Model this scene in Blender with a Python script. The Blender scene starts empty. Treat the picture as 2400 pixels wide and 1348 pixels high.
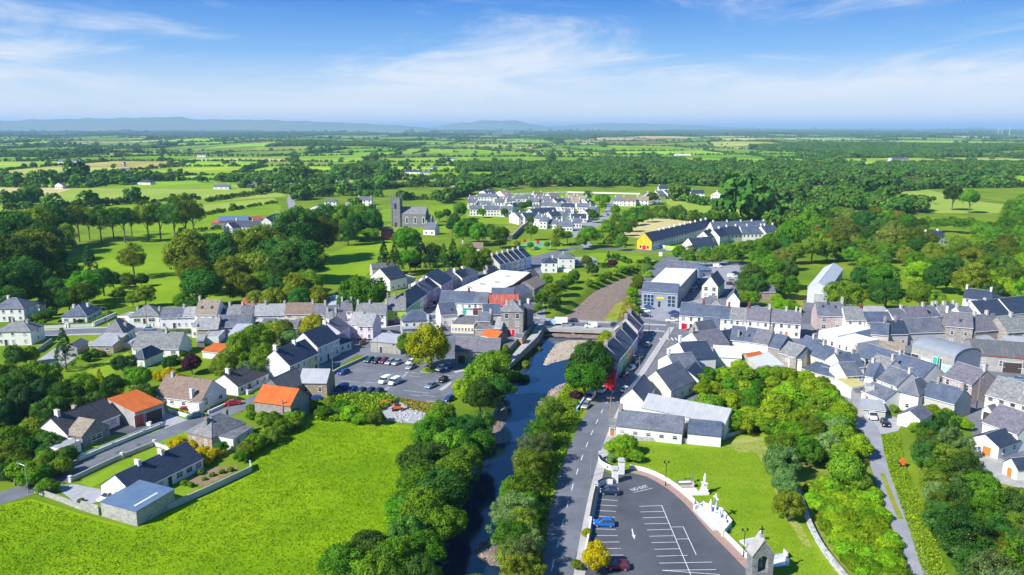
import bpy, bmesh, math, random
import numpy as np
from mathutils import Vector, Matrix
from mathutils.geometry import tessellate_polygon
random.seed(7); rng = np.random.default_rng(7)
scene = bpy.context.scene
col = scene.collection
R = math.radians
# ---------------------------------------------------------------- camera
F, HC, HY = 1850.0, 72.0, 302.0            # focal length in photo pixels, flying height, horizon row
PITCH = math.atan((674 - HY) / F)
cam = bpy.data.cameras.new('camera'); cam.sensor_width = 36; cam.lens = 36 * F / 2400
cam.clip_start = 1; cam.clip_end = 120000
co = bpy.data.objects.new('camera', cam); col.objects.link(co)
co.location = (0, 0, HC); co.rotation_euler = (math.pi / 2 - PITCH, 0, 0)
scene.camera = co
# ---------------------------------------------------------------- sky, sun, exposure
SUN_AZ, SUN_EL = R(214), R(40)             # direction towards the sun, from +X anticlockwise
sv = Vector((math.cos(SUN_EL) * math.cos(SUN_AZ), math.cos(SUN_EL) * math.sin(SUN_AZ), math.sin(SUN_EL)))
w = bpy.data.worlds.new('World'); scene.world = w; w.use_nodes = True
nt = w.node_tree; nt.nodes.clear()
def wn(t, **k):
    n = nt.nodes.new(t)
    for a, b in k.items(): setattr(n, a, b)
    return n
out = wn('ShaderNodeOutputWorld'); bg = wn('ShaderNodeBackground'); bg.inputs[1].default_value = 0.088
sky = wn('ShaderNodeTexSky', sky_type='NISHITA', sun_disc=False, sun_elevation=SUN_EL, sun_rotation=math.atan2(sv.x, sv.y), altitude=0, air_density=1.0, dust_density=0.3, ozone_density=3.0)
hs = wn('ShaderNodeHueSaturation'); hs.inputs['Saturation'].default_value = 1.35; hs.inputs['Value'].default_value = 1.0
nt.links.new(sky.outputs[0], hs.inputs['Color'])
tc = wn('ShaderNodeTexCoord'); sep = wn('ShaderNodeSeparateXYZ'); nt.links.new(tc.outputs['Generated'], sep.inputs[0])
def wm(op, a, b=None, c=None, clamp=False):
    n = wn('ShaderNodeMath', operation=op, use_clamp=clamp)
    for i, v in enumerate((a, b, c)):
        if v is None: continue
        if isinstance(v, (int, float)): n.inputs[i].default_value = v
        else: nt.links.new(v, n.inputs[i])
    return n.outputs[0]
def wmix(f, a, b):
    n = wn('ShaderNodeMix', data_type='RGBA')
    for s, v in ((n.inputs[0], f), (n.inputs[6], a), (n.inputs[7], b)):
        if isinstance(v, tuple): s.default_value = v
        elif isinstance(v, (int, float)): s.default_value = v
        else: nt.links.new(v, s)
    return n.outputs[2]
zz = wm('MAXIMUM', sep.outputs[2], 0.0)
# deep blue overhead fading to a pale horizon (whole dome)
el = wm('POWER', zz, 0.75)
ramp = wn('ShaderNodeValToRGB'); nt.links.new(zz, ramp.inputs[0])
e = ramp.color_ramp.elements; e[0].position = 0.0; e[0].color = (7.0, 7.0, 7.2, 1); e[1].position = 1.0; e[1].color = (0.28, 1.35, 3.5, 1)
for pos, c in ((0.04, (5.0, 5.9, 7.0, 1)), (0.09, (1.6, 3.5, 6.6, 1)), (0.15, (0.36, 1.75, 5.5, 1)), (0.4, (0.30, 1.45, 4.4, 1))):
    k = e.new(pos); k.color = c
skyc = wmix(0.88, hs.outputs[0], ramp.outputs[0])
# high thin cloud: noises on the plane of the cloud layer, warped and streaked
den = wm('ADD', zz, 0.05)
cmb = wn('ShaderNodeCombineXYZ'); nt.links.new(wm('DIVIDE', sep.outputs[0], den), cmb.inputs[0]); nt.links.new(wm('DIVIDE', sep.outputs[1], den), cmb.inputs[1])
def wnoise(scl, rot, off, scale, det, rough, dist):
    mp = wn('ShaderNodeMapping'); mp.inputs['Location'].default_value = off; mp.inputs['Scale'].default_value = scl; mp.inputs['Rotation'].default_value = (0, 0, rot); nt.links.new(cmb.outputs[0], mp.inputs[0])
    n = wn('ShaderNodeTexNoise'); nt.links.new(mp.outputs[0], n.inputs['Vector'])
    n.inputs['Scale'].default_value = scale; n.inputs['Detail'].default_value = det; n.inputs['Roughness'].default_value = rough; n.inputs['Distortion'].default_value = dist
    return n.outputs[0]
def wrange(v, a0, a1):
    n = wn('ShaderNodeMapRange'); n.interpolation_type = 'SMOOTHSTEP'; nt.links.new(v, n.inputs[0]); n.inputs[1].default_value = a0; n.inputs[2].default_value = a1; return n.outputs[0]
wisp = wnoise((0.55, 0.30, 1), 0.25, (2.3, 0.9, 0), 1.0, 12, 0.68, 1.6)
mass = wnoise((0.30, 0.26, 1), -0.15, (7.75, 3.1, 0), 1.0, 4, 0.5, 0.7)
cl = wm('ADD', wm('MULTIPLY', wisp, 0.62), wm('MULTIPLY', mass, 0.62))
low = wm('MULTIPLY', wm('SUBTRACT', 0.075, zz), 1.3)
cover = wm('MULTIPLY', wrange(wm('ADD', cl, low), 0.535, 0.80), 0.9, clamp=True)
skyc = wmix(cover, skyc, (6.2, 6.5, 7.0, 1))
nt.links.new(skyc, bg.inputs[0]); nt.links.new(bg.outputs[0], out.inputs[0])
sun = bpy.data.lights.new('sun', 'SUN'); sun.energy = 5.0; sun.angle = R(0.53); sun.color = (1.0, 0.97, 0.91)
so = bpy.data.objects.new('sun', sun); col.objects.link(so); so.rotation_euler = (-sv).to_track_quat('-Z', 'Y').to_euler(); so.location = (-200, -100, 300)
vs = scene.view_settings; vs.view_transform = 'Standard'; vs.look = 'None'; vs.gamma = 1; vs.exposure = 0.7; vs.use_curve_mapping = False
cy_ = scene.cycles; cy_.max_bounces = 6; cy_.diffuse_bounces = 3; cy_.glossy_bounces = 2; cy_.transmission_bounces = 3; cy_.transparent_max_bounces = 4; cy_.volume_bounces = 0
cy_.use_denoising = True; cy_.caustics_reflective = False; cy_.caustics_refractive = False

# ---------------------------------------------------------------- photo pixel -> place on the ground (or on a level plane at height z)
def P(x, y, z=0.0):
    cx = (x - 1200) / F; c = (674 - y) / F
    d = (cx, math.cos(PITCH) + c * math.sin(PITCH), -math.sin(PITCH) + c * math.cos(PITCH))
    t = (z - HC) / d[2]
    return Vector((d[0] * t, d[1] * t, z))
def ppm(p):                                  # photo pixels per metre at a place
    return F / (p[1] * math.cos(PITCH) + (HC - p[2]) * math.sin(PITCH))
def G(pts, z=0.0): return [P(x, y, z) for x, y in pts]

# ---------------------------------------------------------------- materials
MATS = {}
def mat(name, c1, c2=None, sc=0.5, rough=0.85, bump=0.0, bsc=6.0, spec=0.3, kind='noise', metal=0.0, c3=None, lo=0.35, hi=0.65, emit=None, det=5):
    if name in MATS: return MATS[name]
    m = bpy.data.materials.new(name); m.use_nodes = True; t = m.node_tree; t.nodes.clear()
    N = lambda ty, **k: [n := t.nodes.new(ty), [setattr(n, a, b) for a, b in k.items()]][0]
    L = t.links.new
    o = N('ShaderNodeOutputMaterial'); b = N('ShaderNodeBsdfPrincipled'); L(b.outputs[0], o.inputs[0])
    b.inputs['Roughness'].default_value = rough; b.inputs['Metallic'].default_value = metal; b.inputs['Specular IOR Level'].default_value = spec
    b.inputs['Base Color'].default_value = (*c1, 1)
    if emit: b.inputs['Emission Color'].default_value = (*c1, 1); b.inputs['Emission Strength'].default_value = emit
    geo = N('ShaderNodeNewGeometry'); pos = geo.outputs['Position']
    def noise(scale, det=5, ro=0.6, vec=None):
        n = N('ShaderNodeTexNoise'); n.inputs['Scale'].default_value = scale; n.inputs['Detail'].default_value = det; n.inputs['Roughness'].default_value = ro
        L(vec or pos, n.inputs['Vector']); return n.outputs[0]
    def rng_(v, a, c):
        n = N('ShaderNodeMapRange'); L(v, n.inputs[0]); n.inputs[1].default_value = a; n.inputs[2].default_value = c; return n.outputs[0]
    def mix(f, a, c, bl='MIX'):
        n = N('ShaderNodeMix', data_type='RGBA', blend_type=bl)
        for s, v in ((n.inputs[0], f), (n.inputs[6], a), (n.inputs[7], c)):
            if isinstance(v, tuple): s.default_value = (*v, 1)
            elif isinstance(v, (int, float)): s.default_value = v
            else: L(v, s)
        return n.outputs[2]
    cc = None
    if c2 is not None: cc = mix(rng_(noise(sc, det), lo, hi), c1, c2)
    hgt = None
    if kind in ('slate', 'corr', 'block', 'stone', 'plank'):
        uv = N('ShaderNodeUVMap'); uv.uv_map = 'UVMap'
        if kind == 'corr':
            wv = N('ShaderNodeTexWave', wave_type='BANDS', bands_direction='X'); wv.inputs['Scale'].default_value = 1.05; L(uv.outputs[0], wv.inputs['Vector']); hgt = wv.outputs[1]
            cc = mix(rng_(wv.outputs[1], 0.0, 1.6), cc if cc else c1, tuple(v * 0.62 for v in c1))
            st = N('ShaderNodeMapping'); st.inputs['Scale'].default_value = (2.2, 0.12, 1); L(uv.outputs[0], st.inputs[0])
            if c3: cc = mix(rng_(noise(1.0, 4, 0.6, st.outputs[0]), 0.52, 0.66), cc, c3)
        else:
            bt = N('ShaderNodeTexBrick'); L(uv.outputs[0], bt.inputs['Vector'])
            bw, bh, ms = {'slate': (0.34, 0.26, 0.012), 'block': (0.45, 0.225, 0.014), 'stone': (0.5, 0.28, 0.03), 'plank': (3.0, 0.16, 0.012)}[kind]
            bt.inputs['Scale'].default_value = 1.0; bt.inputs['Brick Width'].default_value = bw; bt.inputs['Row Height'].default_value = bh; bt.inputs['Mortar Size'].default_value = ms
            bt.inputs['Color1'].default_value = (0.75, 0.75, 0.75, 1); bt.inputs['Color2'].default_value = (1.25, 1.25, 1.25, 1); bt.inputs['Mortar'].default_value = (0.55, 0.55, 0.55, 1); bt.inputs['Bias'].default_value = 0
            cc = mix(1.0, cc if cc else c1, bt.outputs[0], 'MULTIPLY')
            if c3: cc = mix(rng_(noise(0.9, 6, 0.7), 0.55, 0.75), cc, c3)
            hgt = bt.outputs[0]
    elif c3 is not None:
        cc = mix(rng_(noise(sc * 6.3, 4), 0.5, 0.75), cc if cc else c1, c3)
    if cc is not None: L(cc, b.inputs['Base Color'])
    if bump:
        bn = N('ShaderNodeBump'); bn.inputs['Distance'].default_value = bump; bn.inputs['Strength'].default_value = 1.0
        L(hgt if hgt is not None else noise(bsc, 4, 0.65), bn.inputs['Height']); L(bn.outputs[0], b.inputs['Normal'])
    MATS[name] = m; return m

def leafmat(name, dark, light, tr=0.28, vary=0.32):
    if name in MATS: return MATS[name]
    m = bpy.data.materials.new(name); m.use_nodes = True; t = m.node_tree; t.nodes.clear(); L = t.links.new; N = t.nodes.new
    o = N('ShaderNodeOutputMaterial'); ms = N('ShaderNodeMixShader'); d = N('ShaderNodeBsdfDiffuse'); tl = N('ShaderNodeBsdfTranslucent')
    a = N('ShaderNodeAttribute'); a.attribute_name = 'tint'
    mx = N('ShaderNodeMix'); mx.data_type = 'RGBA'; L(a.outputs['Fac'], mx.inputs[0]); mx.inputs[6].default_value = (*dark, 1); mx.inputs[7].default_value = (*light, 1)
    oi = N('ShaderNodeObjectInfo'); h = N('ShaderNodeHueSaturation'); L(mx.outputs[2], h.inputs['Color'])
    r1 = N('ShaderNodeMapRange'); L(oi.outputs['Random'], r1.inputs[0]); r1.inputs[3].default_value = 0.5 - 0.018 * vary * 4; r1.inputs[4].default_value = 0.5 + 0.02 * vary * 4; L(r1.outputs[0], h.inputs['Hue'])
    ml = N('ShaderNodeMath'); ml.operation = 'MULTIPLY'; L(oi.outputs['Random'], ml.inputs[0]); ml.inputs[1].default_value = 7.31
    fr = N('ShaderNodeMath'); fr.operation = 'FRACT'; L(ml.outputs[0], fr.inputs[0])
    r2 = N('ShaderNodeMapRange'); L(fr.outputs[0], r2.inputs[0]); r2.inputs[3].default_value = 1 - vary; r2.inputs[4].default_value = 1 + vary * 1.2; L(r2.outputs[0], h.inputs['Value'])
    L(h.outputs[0], d.inputs[0]); L(h.outputs[0], tl.inputs[0]); ms.inputs[0].default_value = tr; L(d.outputs[0], ms.inputs[1]); L(tl.outputs[0], ms.inputs[2]); L(ms.outputs[0], o.inputs[0])
    MATS[name] = m; return m

# surfaces
mat('grass', (0.09, 0.17, 0.008), (0.19, 0.26, 0.014), 0.03, 1, 0.10, 1.6, 0.1, c3=(0.13, 0.20, 0.012))
mat('meadow', (0.125, 0.25, 0.004), (0.235, 0.355, 0.006), 0.045, 1, 0.30, 1.3, 0.05, c3=(0.14, 0.25, 0.004))
mat('lawn', (0.14, 0.25, 0.006), (0.21, 0.31, 0.014), 0.14, 1, 0.06, 4, 0.1, c3=(0.25, 0.30, 0.04))
mat('field_green', (0.13, 0.24, 0.006), (0.22, 0.33, 0.010), 0.02, 1, 0.1, 1, 0.1, c3=(0.15, 0.25, 0.015))
mat('field_pale', (0.22, 0.33, 0.035), (0.30, 0.36, 0.06), 0.02, 1, 0, 1, 0.1, c3=(0.26, 0.33, 0.05))
mat('field_straw', (0.46, 0.40, 0.17), (0.52, 0.45, 0.22), 0.03, 1, 0, 1, 0.1, c3=(0.40, 0.37, 0.13))
mat('field_rough', (0.13, 0.20, 0.02), (0.26, 0.26, 0.05), 0.06, 1, 0.1, 1, 0.1, c3=(0.09, 0.15, 0.02))
mat('scrub', (0.12, 0.22, 0.010), (0.30, 0.28, 0.04), 0.15, 1, 0.3, 1.5, 0.1, c3=(0.36, 0.29, 0.10))
mat('asphalt', (0.115, 0.122, 0.143), (0.175, 0.182, 0.205), 0.09, 0.85, 0.006, 14, 0.25, c3=(0.110, 0.118, 0.14))
mat('asphalt_dark', (0.062, 0.066, 0.080), (0.098, 0.102, 0.115), 0.12, 0.8, 0.006, 14, 0.3, c3=(0.075, 0.08, 0.1))
mat('asphalt_patch', (0.085, 0.088, 0.098), (0.12, 0.122, 0.13), 0.5)
mat('asphalt_light', (0.24, 0.24, 0.27), (0.31, 0.31, 0.34), 0.2, 0.9, 0.006, 14, 0.2, c3=(0.22, 0.22, 0.25))
mat('pavement', (0.36, 0.34, 0.33), (0.43, 0.41, 0.40), 0.6, 0.9, 0.004, 10, 0.2)
mat('concrete', (0.30, 0.30, 0.29), (0.40, 0.39, 0.37), 0.5, 0.9, 0.01, 8, 0.2, c3=(0.22, 0.22, 0.21))
mat('gravel', (0.19, 0.14, 0.115), (0.26, 0.20, 0.165), 0.5, 0.95, 0.15, 3.5, 0.2, c3=(0.12, 0.10, 0.10))
mat('gravel_sand', (0.36, 0.29, 0.21), (0.50, 0.41, 0.31), 0.9, 0.95, 0.12, 4, 0.2, c3=(0.24, 0.19, 0.15))
mat('gravel_grey', (0.30, 0.30, 0.32), (0.42, 0.42, 0.44), 0.8, 0.95, 0.06, 5, 0.2, c3=(0.24, 0.24, 0.25))
mat('earth', (0.20, 0.14, 0.08), (0.28, 0.20, 0.12), 0.6, 1, 0.1, 3, 0.1)
mat('paving_red', (0.30, 0.19, 0.16), (0.36, 0.24, 0.20), 1.5, 0.9, 0.004, 8, 0.2)
mat('paint_white', (0.72, 0.72, 0.72), (0.58, 0.58, 0.60), 3, 0.7)
mat('paint_yellow', (0.75, 0.5, 0.03), rough=0.7)
water = mat('water', (0.004, 0.020, 0.062), (0.008, 0.020, 0.045), 0.12, 0.03, 0.016, 1.4, 0.75)
mat('dry_grass', (0.34, 0.33, 0.10), (0.22, 0.30, 0.03), 0.5, 1, 0.05, 4, 0.1, c3=(0.42, 0.36, 0.16)); mat('pebble', (0.30, 0.25, 0.22), (0.42, 0.36, 0.31), 1.5); mat('pebble_dark', (0.16, 0.12, 0.10), (0.22, 0.17, 0.14), 1.5)
mat('sheet_mid', (0.24, 0.27, 0.31), (0.30, 0.33, 0.36), 0.5, 0.6, 0.03, 6, 0.3, 'corr')
mat('turf_court', (0.10, 0.34, 0.13), (0.14, 0.38, 0.17), 0.3, 1)
# walls
WH = ((0.78, 0.77, 0.74), (0.68, 0.67, 0.64))
mat('white', *WH, 0.5, 0.85, 0.006, 9, 0.2, c3=(0.62, 0.60, 0.55)); mat('cream', (0.74, 0.68, 0.52), (0.66, 0.60, 0.46), 0.5); mat('grey_render', (0.42, 0.41, 0.39), (0.50, 0.49, 0.46), 0.4, c3=(0.34, 0.33, 0.31))
mat('stone', (0.30, 0.28, 0.26), (0.40, 0.37, 0.34), 0.8, 0.95, 0.03, 6, 0.2, 'stone', c3=(0.23, 0.22, 0.20)); mat('stone_pink', (0.48, 0.38, 0.36), (0.56, 0.46, 0.43), 0.8, 0.95, 0.03, 6, 0.2, 'stone')
mat('stone_brown', (0.34, 0.27, 0.20), (0.42, 0.34, 0.26), 0.8, 0.95, 0.03, 6, 0.2, 'stone'); mat('stone_dark', (0.20, 0.20, 0.21), (0.27, 0.27, 0.28), 0.8, 0.95, 0.03, 6, 0.2, 'stone')
mat('block', (0.33, 0.32, 0.30), (0.41, 0.40, 0.37), 0.6, 0.95, 0.012, 6, 0.2, 'block', c3=(0.27, 0.26, 0.24))
for n_, c_ in dict(lime=(0.42, 0.62, 0.05), green=(0.20, 0.50, 0.26), sky_blue=(0.40, 0.58, 0.80), pale_yellow=(0.72, 0.68, 0.36), pink=(0.72, 0.62, 0.68), lilac=(0.62, 0.58, 0.72), red=(0.62, 0.012, 0.03), magenta=(0.40, 0.05, 0.33), purple=(0.30, 0.05, 0.22), ochre=(0.66, 0.47, 0.16), blue_wall=(0.08, 0.25, 0.62), orange_wall=(0.78, 0.45, 0.02), maroon=(0.24, 0.05, 0.06), teal=(0.05, 0.42, 0.36), brown_wood=(0.33, 0.14, 0.05), wood=(0.42, 0.26, 0.12), black=(0.02, 0.02, 0.022), dark_green=(0.03, 0.14, 0.06), yellow_sign=(0.82, 0.58, 0.02)).items():
    mat(n_, c_, tuple(v * 0.85 for v in c_), 0.6, 0.75)
mat('clad_grey', (0.30, 0.34, 0.40), (0.26, 0.30, 0.36), 0.4, 0.6, 0.02, 6, 0.4, 'corr')
# roofs
mat('slate', (0.088, 0.10, 0.135), (0.145, 0.158, 0.195), 0.35, 0.7, 0.012, 6, 0.35, 'slate', c3=(0.17, 0.175, 0.185))
mat('slate_purple', (0.118, 0.112, 0.140), (0.165, 0.158, 0.188), 0.7, 0.7, 0.012, 6, 0.35, 'slate', c3=(0.21, 0.19, 0.21))
mat('slate_dark', (0.026, 0.042, 0.075), (0.038, 0.055, 0.09), 0.7, 0.65, 0.012, 6, 0.35, 'slate'); mat('slate_blue', (0.060, 0.082, 0.130), (0.095, 0.118, 0.17), 0.35, 0.6, 0.012, 6, 0.35, 'slate', c3=(0.13, 0.14, 0.16))
mat('slate_pale', (0.25, 0.255, 0.265), (0.34, 0.345, 0.345), 0.8, 0.85, 0.012, 6, 0.2, 'slate', c3=(0.22, 0.22, 0.20)); mat('slate_mottled', (0.15, 0.155, 0.165), (0.235, 0.24, 0.245), 1.2, 0.85, 0.012, 6, 0.2, 'slate', c3=(0.30, 0.29, 0.24))
mat('tile_brown', (0.20, 0.145, 0.115), (0.25, 0.185, 0.15), 0.9, 0.85, 0.03, 6, 0.2, 'slate'); mat('tile_tan', (0.24, 0.20, 0.16), (0.30, 0.25, 0.20), 0.9, 0.85, 0.03, 6, 0.2, 'slate'); mat('tile_black', (0.05, 0.05, 0.06), (0.075, 0.075, 0.085), 0.9, 0.8, 0.05, 6, 0.3, 'slate')
mat('rust', (0.50, 0.115, 0.022), (0.62, 0.17, 0.04), 0.8, 0.8, 0.03, 6, 0.2, 'corr', c3=(0.40, 0.075, 0.02)); mat('rust_red', (0.38, 0.075, 0.05), (0.46, 0.12, 0.08), 0.8, 0.8, 0.03, 6, 0.2, 'corr', c3=(0.44, 0.22, 0.18))
mat('red_sheet', (0.55, 0.10, 0.08), (0.60, 0.16, 0.14), 0.5, 0.7, 0.03, 6, 0.2, 'corr'); mat('sheet_grey', (0.40, 0.42, 0.45), (0.48, 0.50, 0.52), 0.5, 0.6, 0.03, 6, 0.3, 'corr', c3=(0.32, 0.32, 0.33)); mat('sheet_pale', (0.34, 0.36, 0.39), (0.42, 0.44, 0.46), 0.5, 0.6, 0.03, 6, 0.3, 'corr', c3=(0.44, 0.40, 0.38)); mat('sheet_blue', (0.10, 0.17, 0.28), (0.14, 0.21, 0.32), 0.5, 0.5, 0.03, 6, 0.4, 'corr'); mat('sheet_dark', (0.10, 0.11, 0.125), (0.14, 0.145, 0.155), 0.5, 0.7, 0.03, 6, 0.3, 'corr', c3=(0.19, 0.17, 0.16)); mat('sheet_white', (0.54, 0.57, 0.61), (0.62, 0.64, 0.67), 0.5, 0.6, 0.03, 6, 0.3, 'corr')
mat('membrane', (0.78, 0.77, 0.74), (0.70, 0.69, 0.66), 0.15, 0.8); mat('felt', (0.09, 0.09, 0.10), (0.17, 0.17, 0.18), 0.5, 0.9, c3=(0.24, 0.24, 0.25)); mat('felt_grey', (0.24, 0.25, 0.27), (0.33, 0.34, 0.36), 0.4, 0.9)
# small parts
mat('glass', (0.035, 0.045, 0.06), rough=0.08, spec=0.7); mat('glass_blind', (0.34, 0.34, 0.33), rough=0.15, spec=0.6); mat('glass_curtain', (0.12, 0.12, 0.13), rough=0.1, spec=0.7); mat('frame', (0.75, 0.75, 0.75), rough=0.6); mat('frame_dark', (0.10, 0.07, 0.05), rough=0.6); mat('sill', (0.55, 0.54, 0.52)); mat('door_red', (0.55, 0.015, 0.04), rough=0.5); mat('door_dark', (0.06, 0.045, 0.04), rough=0.6); mat('door_wood', (0.45, 0.19, 0.04), rough=0.6)
mat('metal_pole', (0.42, 0.44, 0.46), rough=0.45, metal=0.6); mat('black_metal', (0.018, 0.018, 0.02), rough=0.5); mat('wood_pole', (0.22, 0.17, 0.12), (0.30, 0.24, 0.18), 2.0); mat('wire', (0.05, 0.05, 0.05)); mat('rubber', (0.02, 0.02, 0.022), rough=0.8); mat('rim', (0.45, 0.46, 0.48), rough=0.35, metal=0.7)
mat('lamp_glass', (0.7, 0.7, 0.68), rough=0.2); mat('tail_red', (0.45, 0.01, 0.01), rough=0.3); mat('marble', (0.80, 0.80, 0.80), (0.70, 0.70, 0.72), 1.5, 0.45); mat('marble_grey', (0.50, 0.50, 0.52), (0.42, 0.42, 0.44), 1.5, 0.5); mat('bronze', (0.06, 0.13, 0.13), (0.10, 0.20, 0.19), 3, 0.5, metal=0.5); mat('statue_dark', (0.20, 0.19, 0.19), rough=0.6); mat('bark', (0.14, 0.105, 0.075), (0.20, 0.155, 0.115), 2.5, 0.95, 0.05, 5, 0.1); mat('bark_pale', (0.38, 0.36, 0.32), (0.48, 0.46, 0.42), 2.5, 0.9)
mat('pot', (0.50, 0.20, 0.10)); mat('digger_orange', (0.62, 0.14, 0.02), rough=0.5); mat('plastic_blue', (0.02, 0.10, 0.55), rough=0.4); mat('hill_a', (0.12, 0.16, 0.11), (0.16, 0.19, 0.12), 0.001, 1); mat('flowers', (0.6, 0.06, 0.10), (0.7, 0.25, 0.3), 8)
# leaves
leafmat('leaf_mid', (0.0405, 0.1242, 0.0108), (0.183, 0.3538, 0.0195)); leafmat('leaf_dark', (0.0216, 0.0783, 0.0162), (0.1037, 0.2318, 0.0293)); leafmat('leaf_lime', (0.0878, 0.2025, 0.0081), (0.305, 0.4758, 0.0171)); leafmat('leaf_olive', (0.0675, 0.1215, 0.0108), (0.2501, 0.3233, 0.0268)); leafmat('leaf_grey', (0.0743, 0.1485, 0.0378), (0.2318, 0.3538, 0.0976)); leafmat('leaf_gold', (0.30, 0.26, 0.004), (0.62, 0.50, 0.006), 0.15, 0.08); leafmat('leaf_yellow', (0.1755, 0.243, 0.0081), (0.4392, 0.4392, 0.0122), 0.25, 0.1); leafmat('leaf_copper', (0.045, 0.016, 0.028), (0.110, 0.035, 0.060), 0.2, 0.15); leafmat('leaf_conifer', (0.0243, 0.081, 0.027), (0.061, 0.1403, 0.0427)); leafmat('leaf_far', (0.0297, 0.1013, 0.0189), (0.1342, 0.2623, 0.0268), 0.2, 0.3); leafmat('leaf_russet', (0.0945, 0.1283, 0.0203), (0.2562, 0.2928, 0.0427)); leafmat('leaf_hedge', (0.0675, 0.162, 0.0108), (0.1708, 0.3172, 0.0171), 0.2, 0.15); leafmat('leaf_scrub', (0.0945, 0.1823, 0.0081), (0.3172, 0.427, 0.022), 0.25, 0.2); leafmat('reed', (0.20, 0.22, 0.02), (0.42, 0.36, 0.08), 0.25, 0.2); leafmat('grass_blade', (0.10, 0.195, 0.003), (0.24, 0.36, 0.006), 0.2, 0.05)

# ---------------------------------------------------------------- object helpers
def tag(o, label=None, cat=None, group=None, kind=None):
    if label: o['label'] = label
    if cat: o['category'] = cat
    if group: o['group'] = group
    if kind: o['kind'] = kind
    return o
class MB:
    """collects faces of one mesh; UVs in metres are laid out from each face's own plane"""
    def __init__(s): s.v = []; s.f = []; s.m = []; s.mats = []
    def slot(s, m):
        if m not in s.mats: s.mats.append(m)
        return s.mats.index(m)
    def poly(s, pts, m):
        i = len(s.v); s.v += [tuple(p) for p in pts]; s.f.append(tuple(range(i, i + len(pts)))); s.m.append(s.slot(m))
    def hull(s, bot, top, m, mtop=None, mbot=None):       # prism between two rings (counter-clockwise from above)
        n = len(bot); i = len(s.v); s.v += [tuple(p) for p in bot] + [tuple(p) for p in top]; k = s.slot(m)
        for j in range(n):
            q = (j + 1) % n; s.f.append((i + j, i + q, i + n + q, i + n + j)); s.m.append(k)
        s.f.append(tuple(i + n + j for j in range(n))); s.m.append(s.slot(mtop or m))
        s.f.append(tuple(i + j for j in reversed(range(n)))); s.m.append(s.slot(mbot or m))
    def box(s, x0, x1, y0, y1, z0, z1, m, mtop=None):
        r = [(x0, y0), (x1, y0), (x1, y1), (x0, y1)]
        s.hull([(x, y, z0) for x, y in r], [(x, y, z1) for x, y in r], m, mtop)
    def cyl(s, x, y, z0, z1, r0, r1, m, n=8):
        c = [(math.cos(2 * math.pi * k / n), math.sin(2 * math.pi * k / n)) for k in range(n)]
        s.hull([(x + a * r0, y + b * r0, z0) for a, b in c], [(x + a * r1, y + b * r1, z1) for a, b in c], m)
    def bar(s, a, b, r, m, n=4):
        a, b = Vector(a), Vector(b); d = (b - a).normalized(); u = d.orthogonal().normalized(); w_ = d.cross(u)
        ring = [u * math.cos(2 * math.pi * (k + .5) / n) * r + w_ * math.sin(2 * math.pi * (k + .5) / n) * r for k in range(n)]
        s.hull([a + q for q in ring], [b + q for q in ring], m)
    def lathe(s, prof, m, x=0, y=0, n=10):
        for (r0, z0), (r1, z1) in zip(prof, prof[1:]): s.cyl(x, y, z0, z1, r0, r1, m, n)
    def mesh(s, name):
        me = bpy.data.meshes.new(name); me.from_pydata(s.v, [], s.f)
        for m in s.mats: me.materials.append(MATS[m])
        me.polygons.foreach_set('material_index', s.m)
        uv = me.uv_layers.new(name='UVMap'); d = np.zeros((len(me.loops), 2), np.float32); vs_ = s.v
        for p in me.polygons:
            n = p.normal; u = Vector((-n.y, n.x, 0))
            u = u.normalized() if u.length > 1e-4 else Vector((1, 0, 0)); v = n.cross(u)
            for li, vi in zip(p.loop_indices, p.vertices):
                q = vs_[vi]; d[li] = (u.x * q[0] + u.y * q[1] + u.z * q[2], v.x * q[0] + v.y * q[1] + v.z * q[2])
        uv.data.foreach_set('uv', d.ravel()); return me
    def build(s, name, parent=None, loc=None, rz=None):
        return link(name, s.mesh(name), parent, loc, rz)
def link(name, me, parent=None, loc=None, rz=None):
    o = bpy.data.objects.new(name, me); col.objects.link(o)
    if parent: o.parent = parent
    if loc is not None: o.location = loc
    if rz is not None: o.rotation_euler = (0, 0, rz)
    return o
def empty(name, loc, rz=0.0):
    o = bpy.data.objects.new(name, None); col.objects.link(o); o.location = loc; o.rotation_euler = (0, 0, rz); o.empty_display_size = 1; return o
def copy_tree(o, parent=None):
    c = o.copy(); col.objects.link(c); c.parent = parent
    for ch in o.children: copy_tree(ch, c)
    return c
def sheet(name, pts, m, z, kind='structure', label=None):
    pts = [Vector((p[0], p[1], z)) for p in pts]; mb = MB()
    k = mb.slot(m); mb.v = [tuple(p) for p in pts]
    for t in tessellate_polygon([pts]):
        a, b, c = (pts[i] for i in t)
        if (b - a).cross(c - a).z < 0: t = (t[0], t[2], t[1])
        mb.f.append(tuple(t)); mb.m.append(k)
    o = mb.build(name); o['kind'] = kind
    if label: o['label'] = label
    return o
def smooth(pts, n=3):                         # Chaikin rounding of an open polyline
    for _ in range(n):
        q = [pts[0]]
        for a, b in zip(pts, pts[1:]): q += [a * 0.75 + b * 0.25, a * 0.25 + b * 0.75]
        pts = q + [pts[-1]]
    return pts
def offsets(pts, d):
    r = []
    for i, p in enumerate(pts):
        t = (pts[min(i + 1, len(pts) - 1)] - pts[max(i - 1, 0)]); t.z = 0; t.normalize(); r.append(p + Vector((-t.y, t.x, 0)) * d)
    return r
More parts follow.
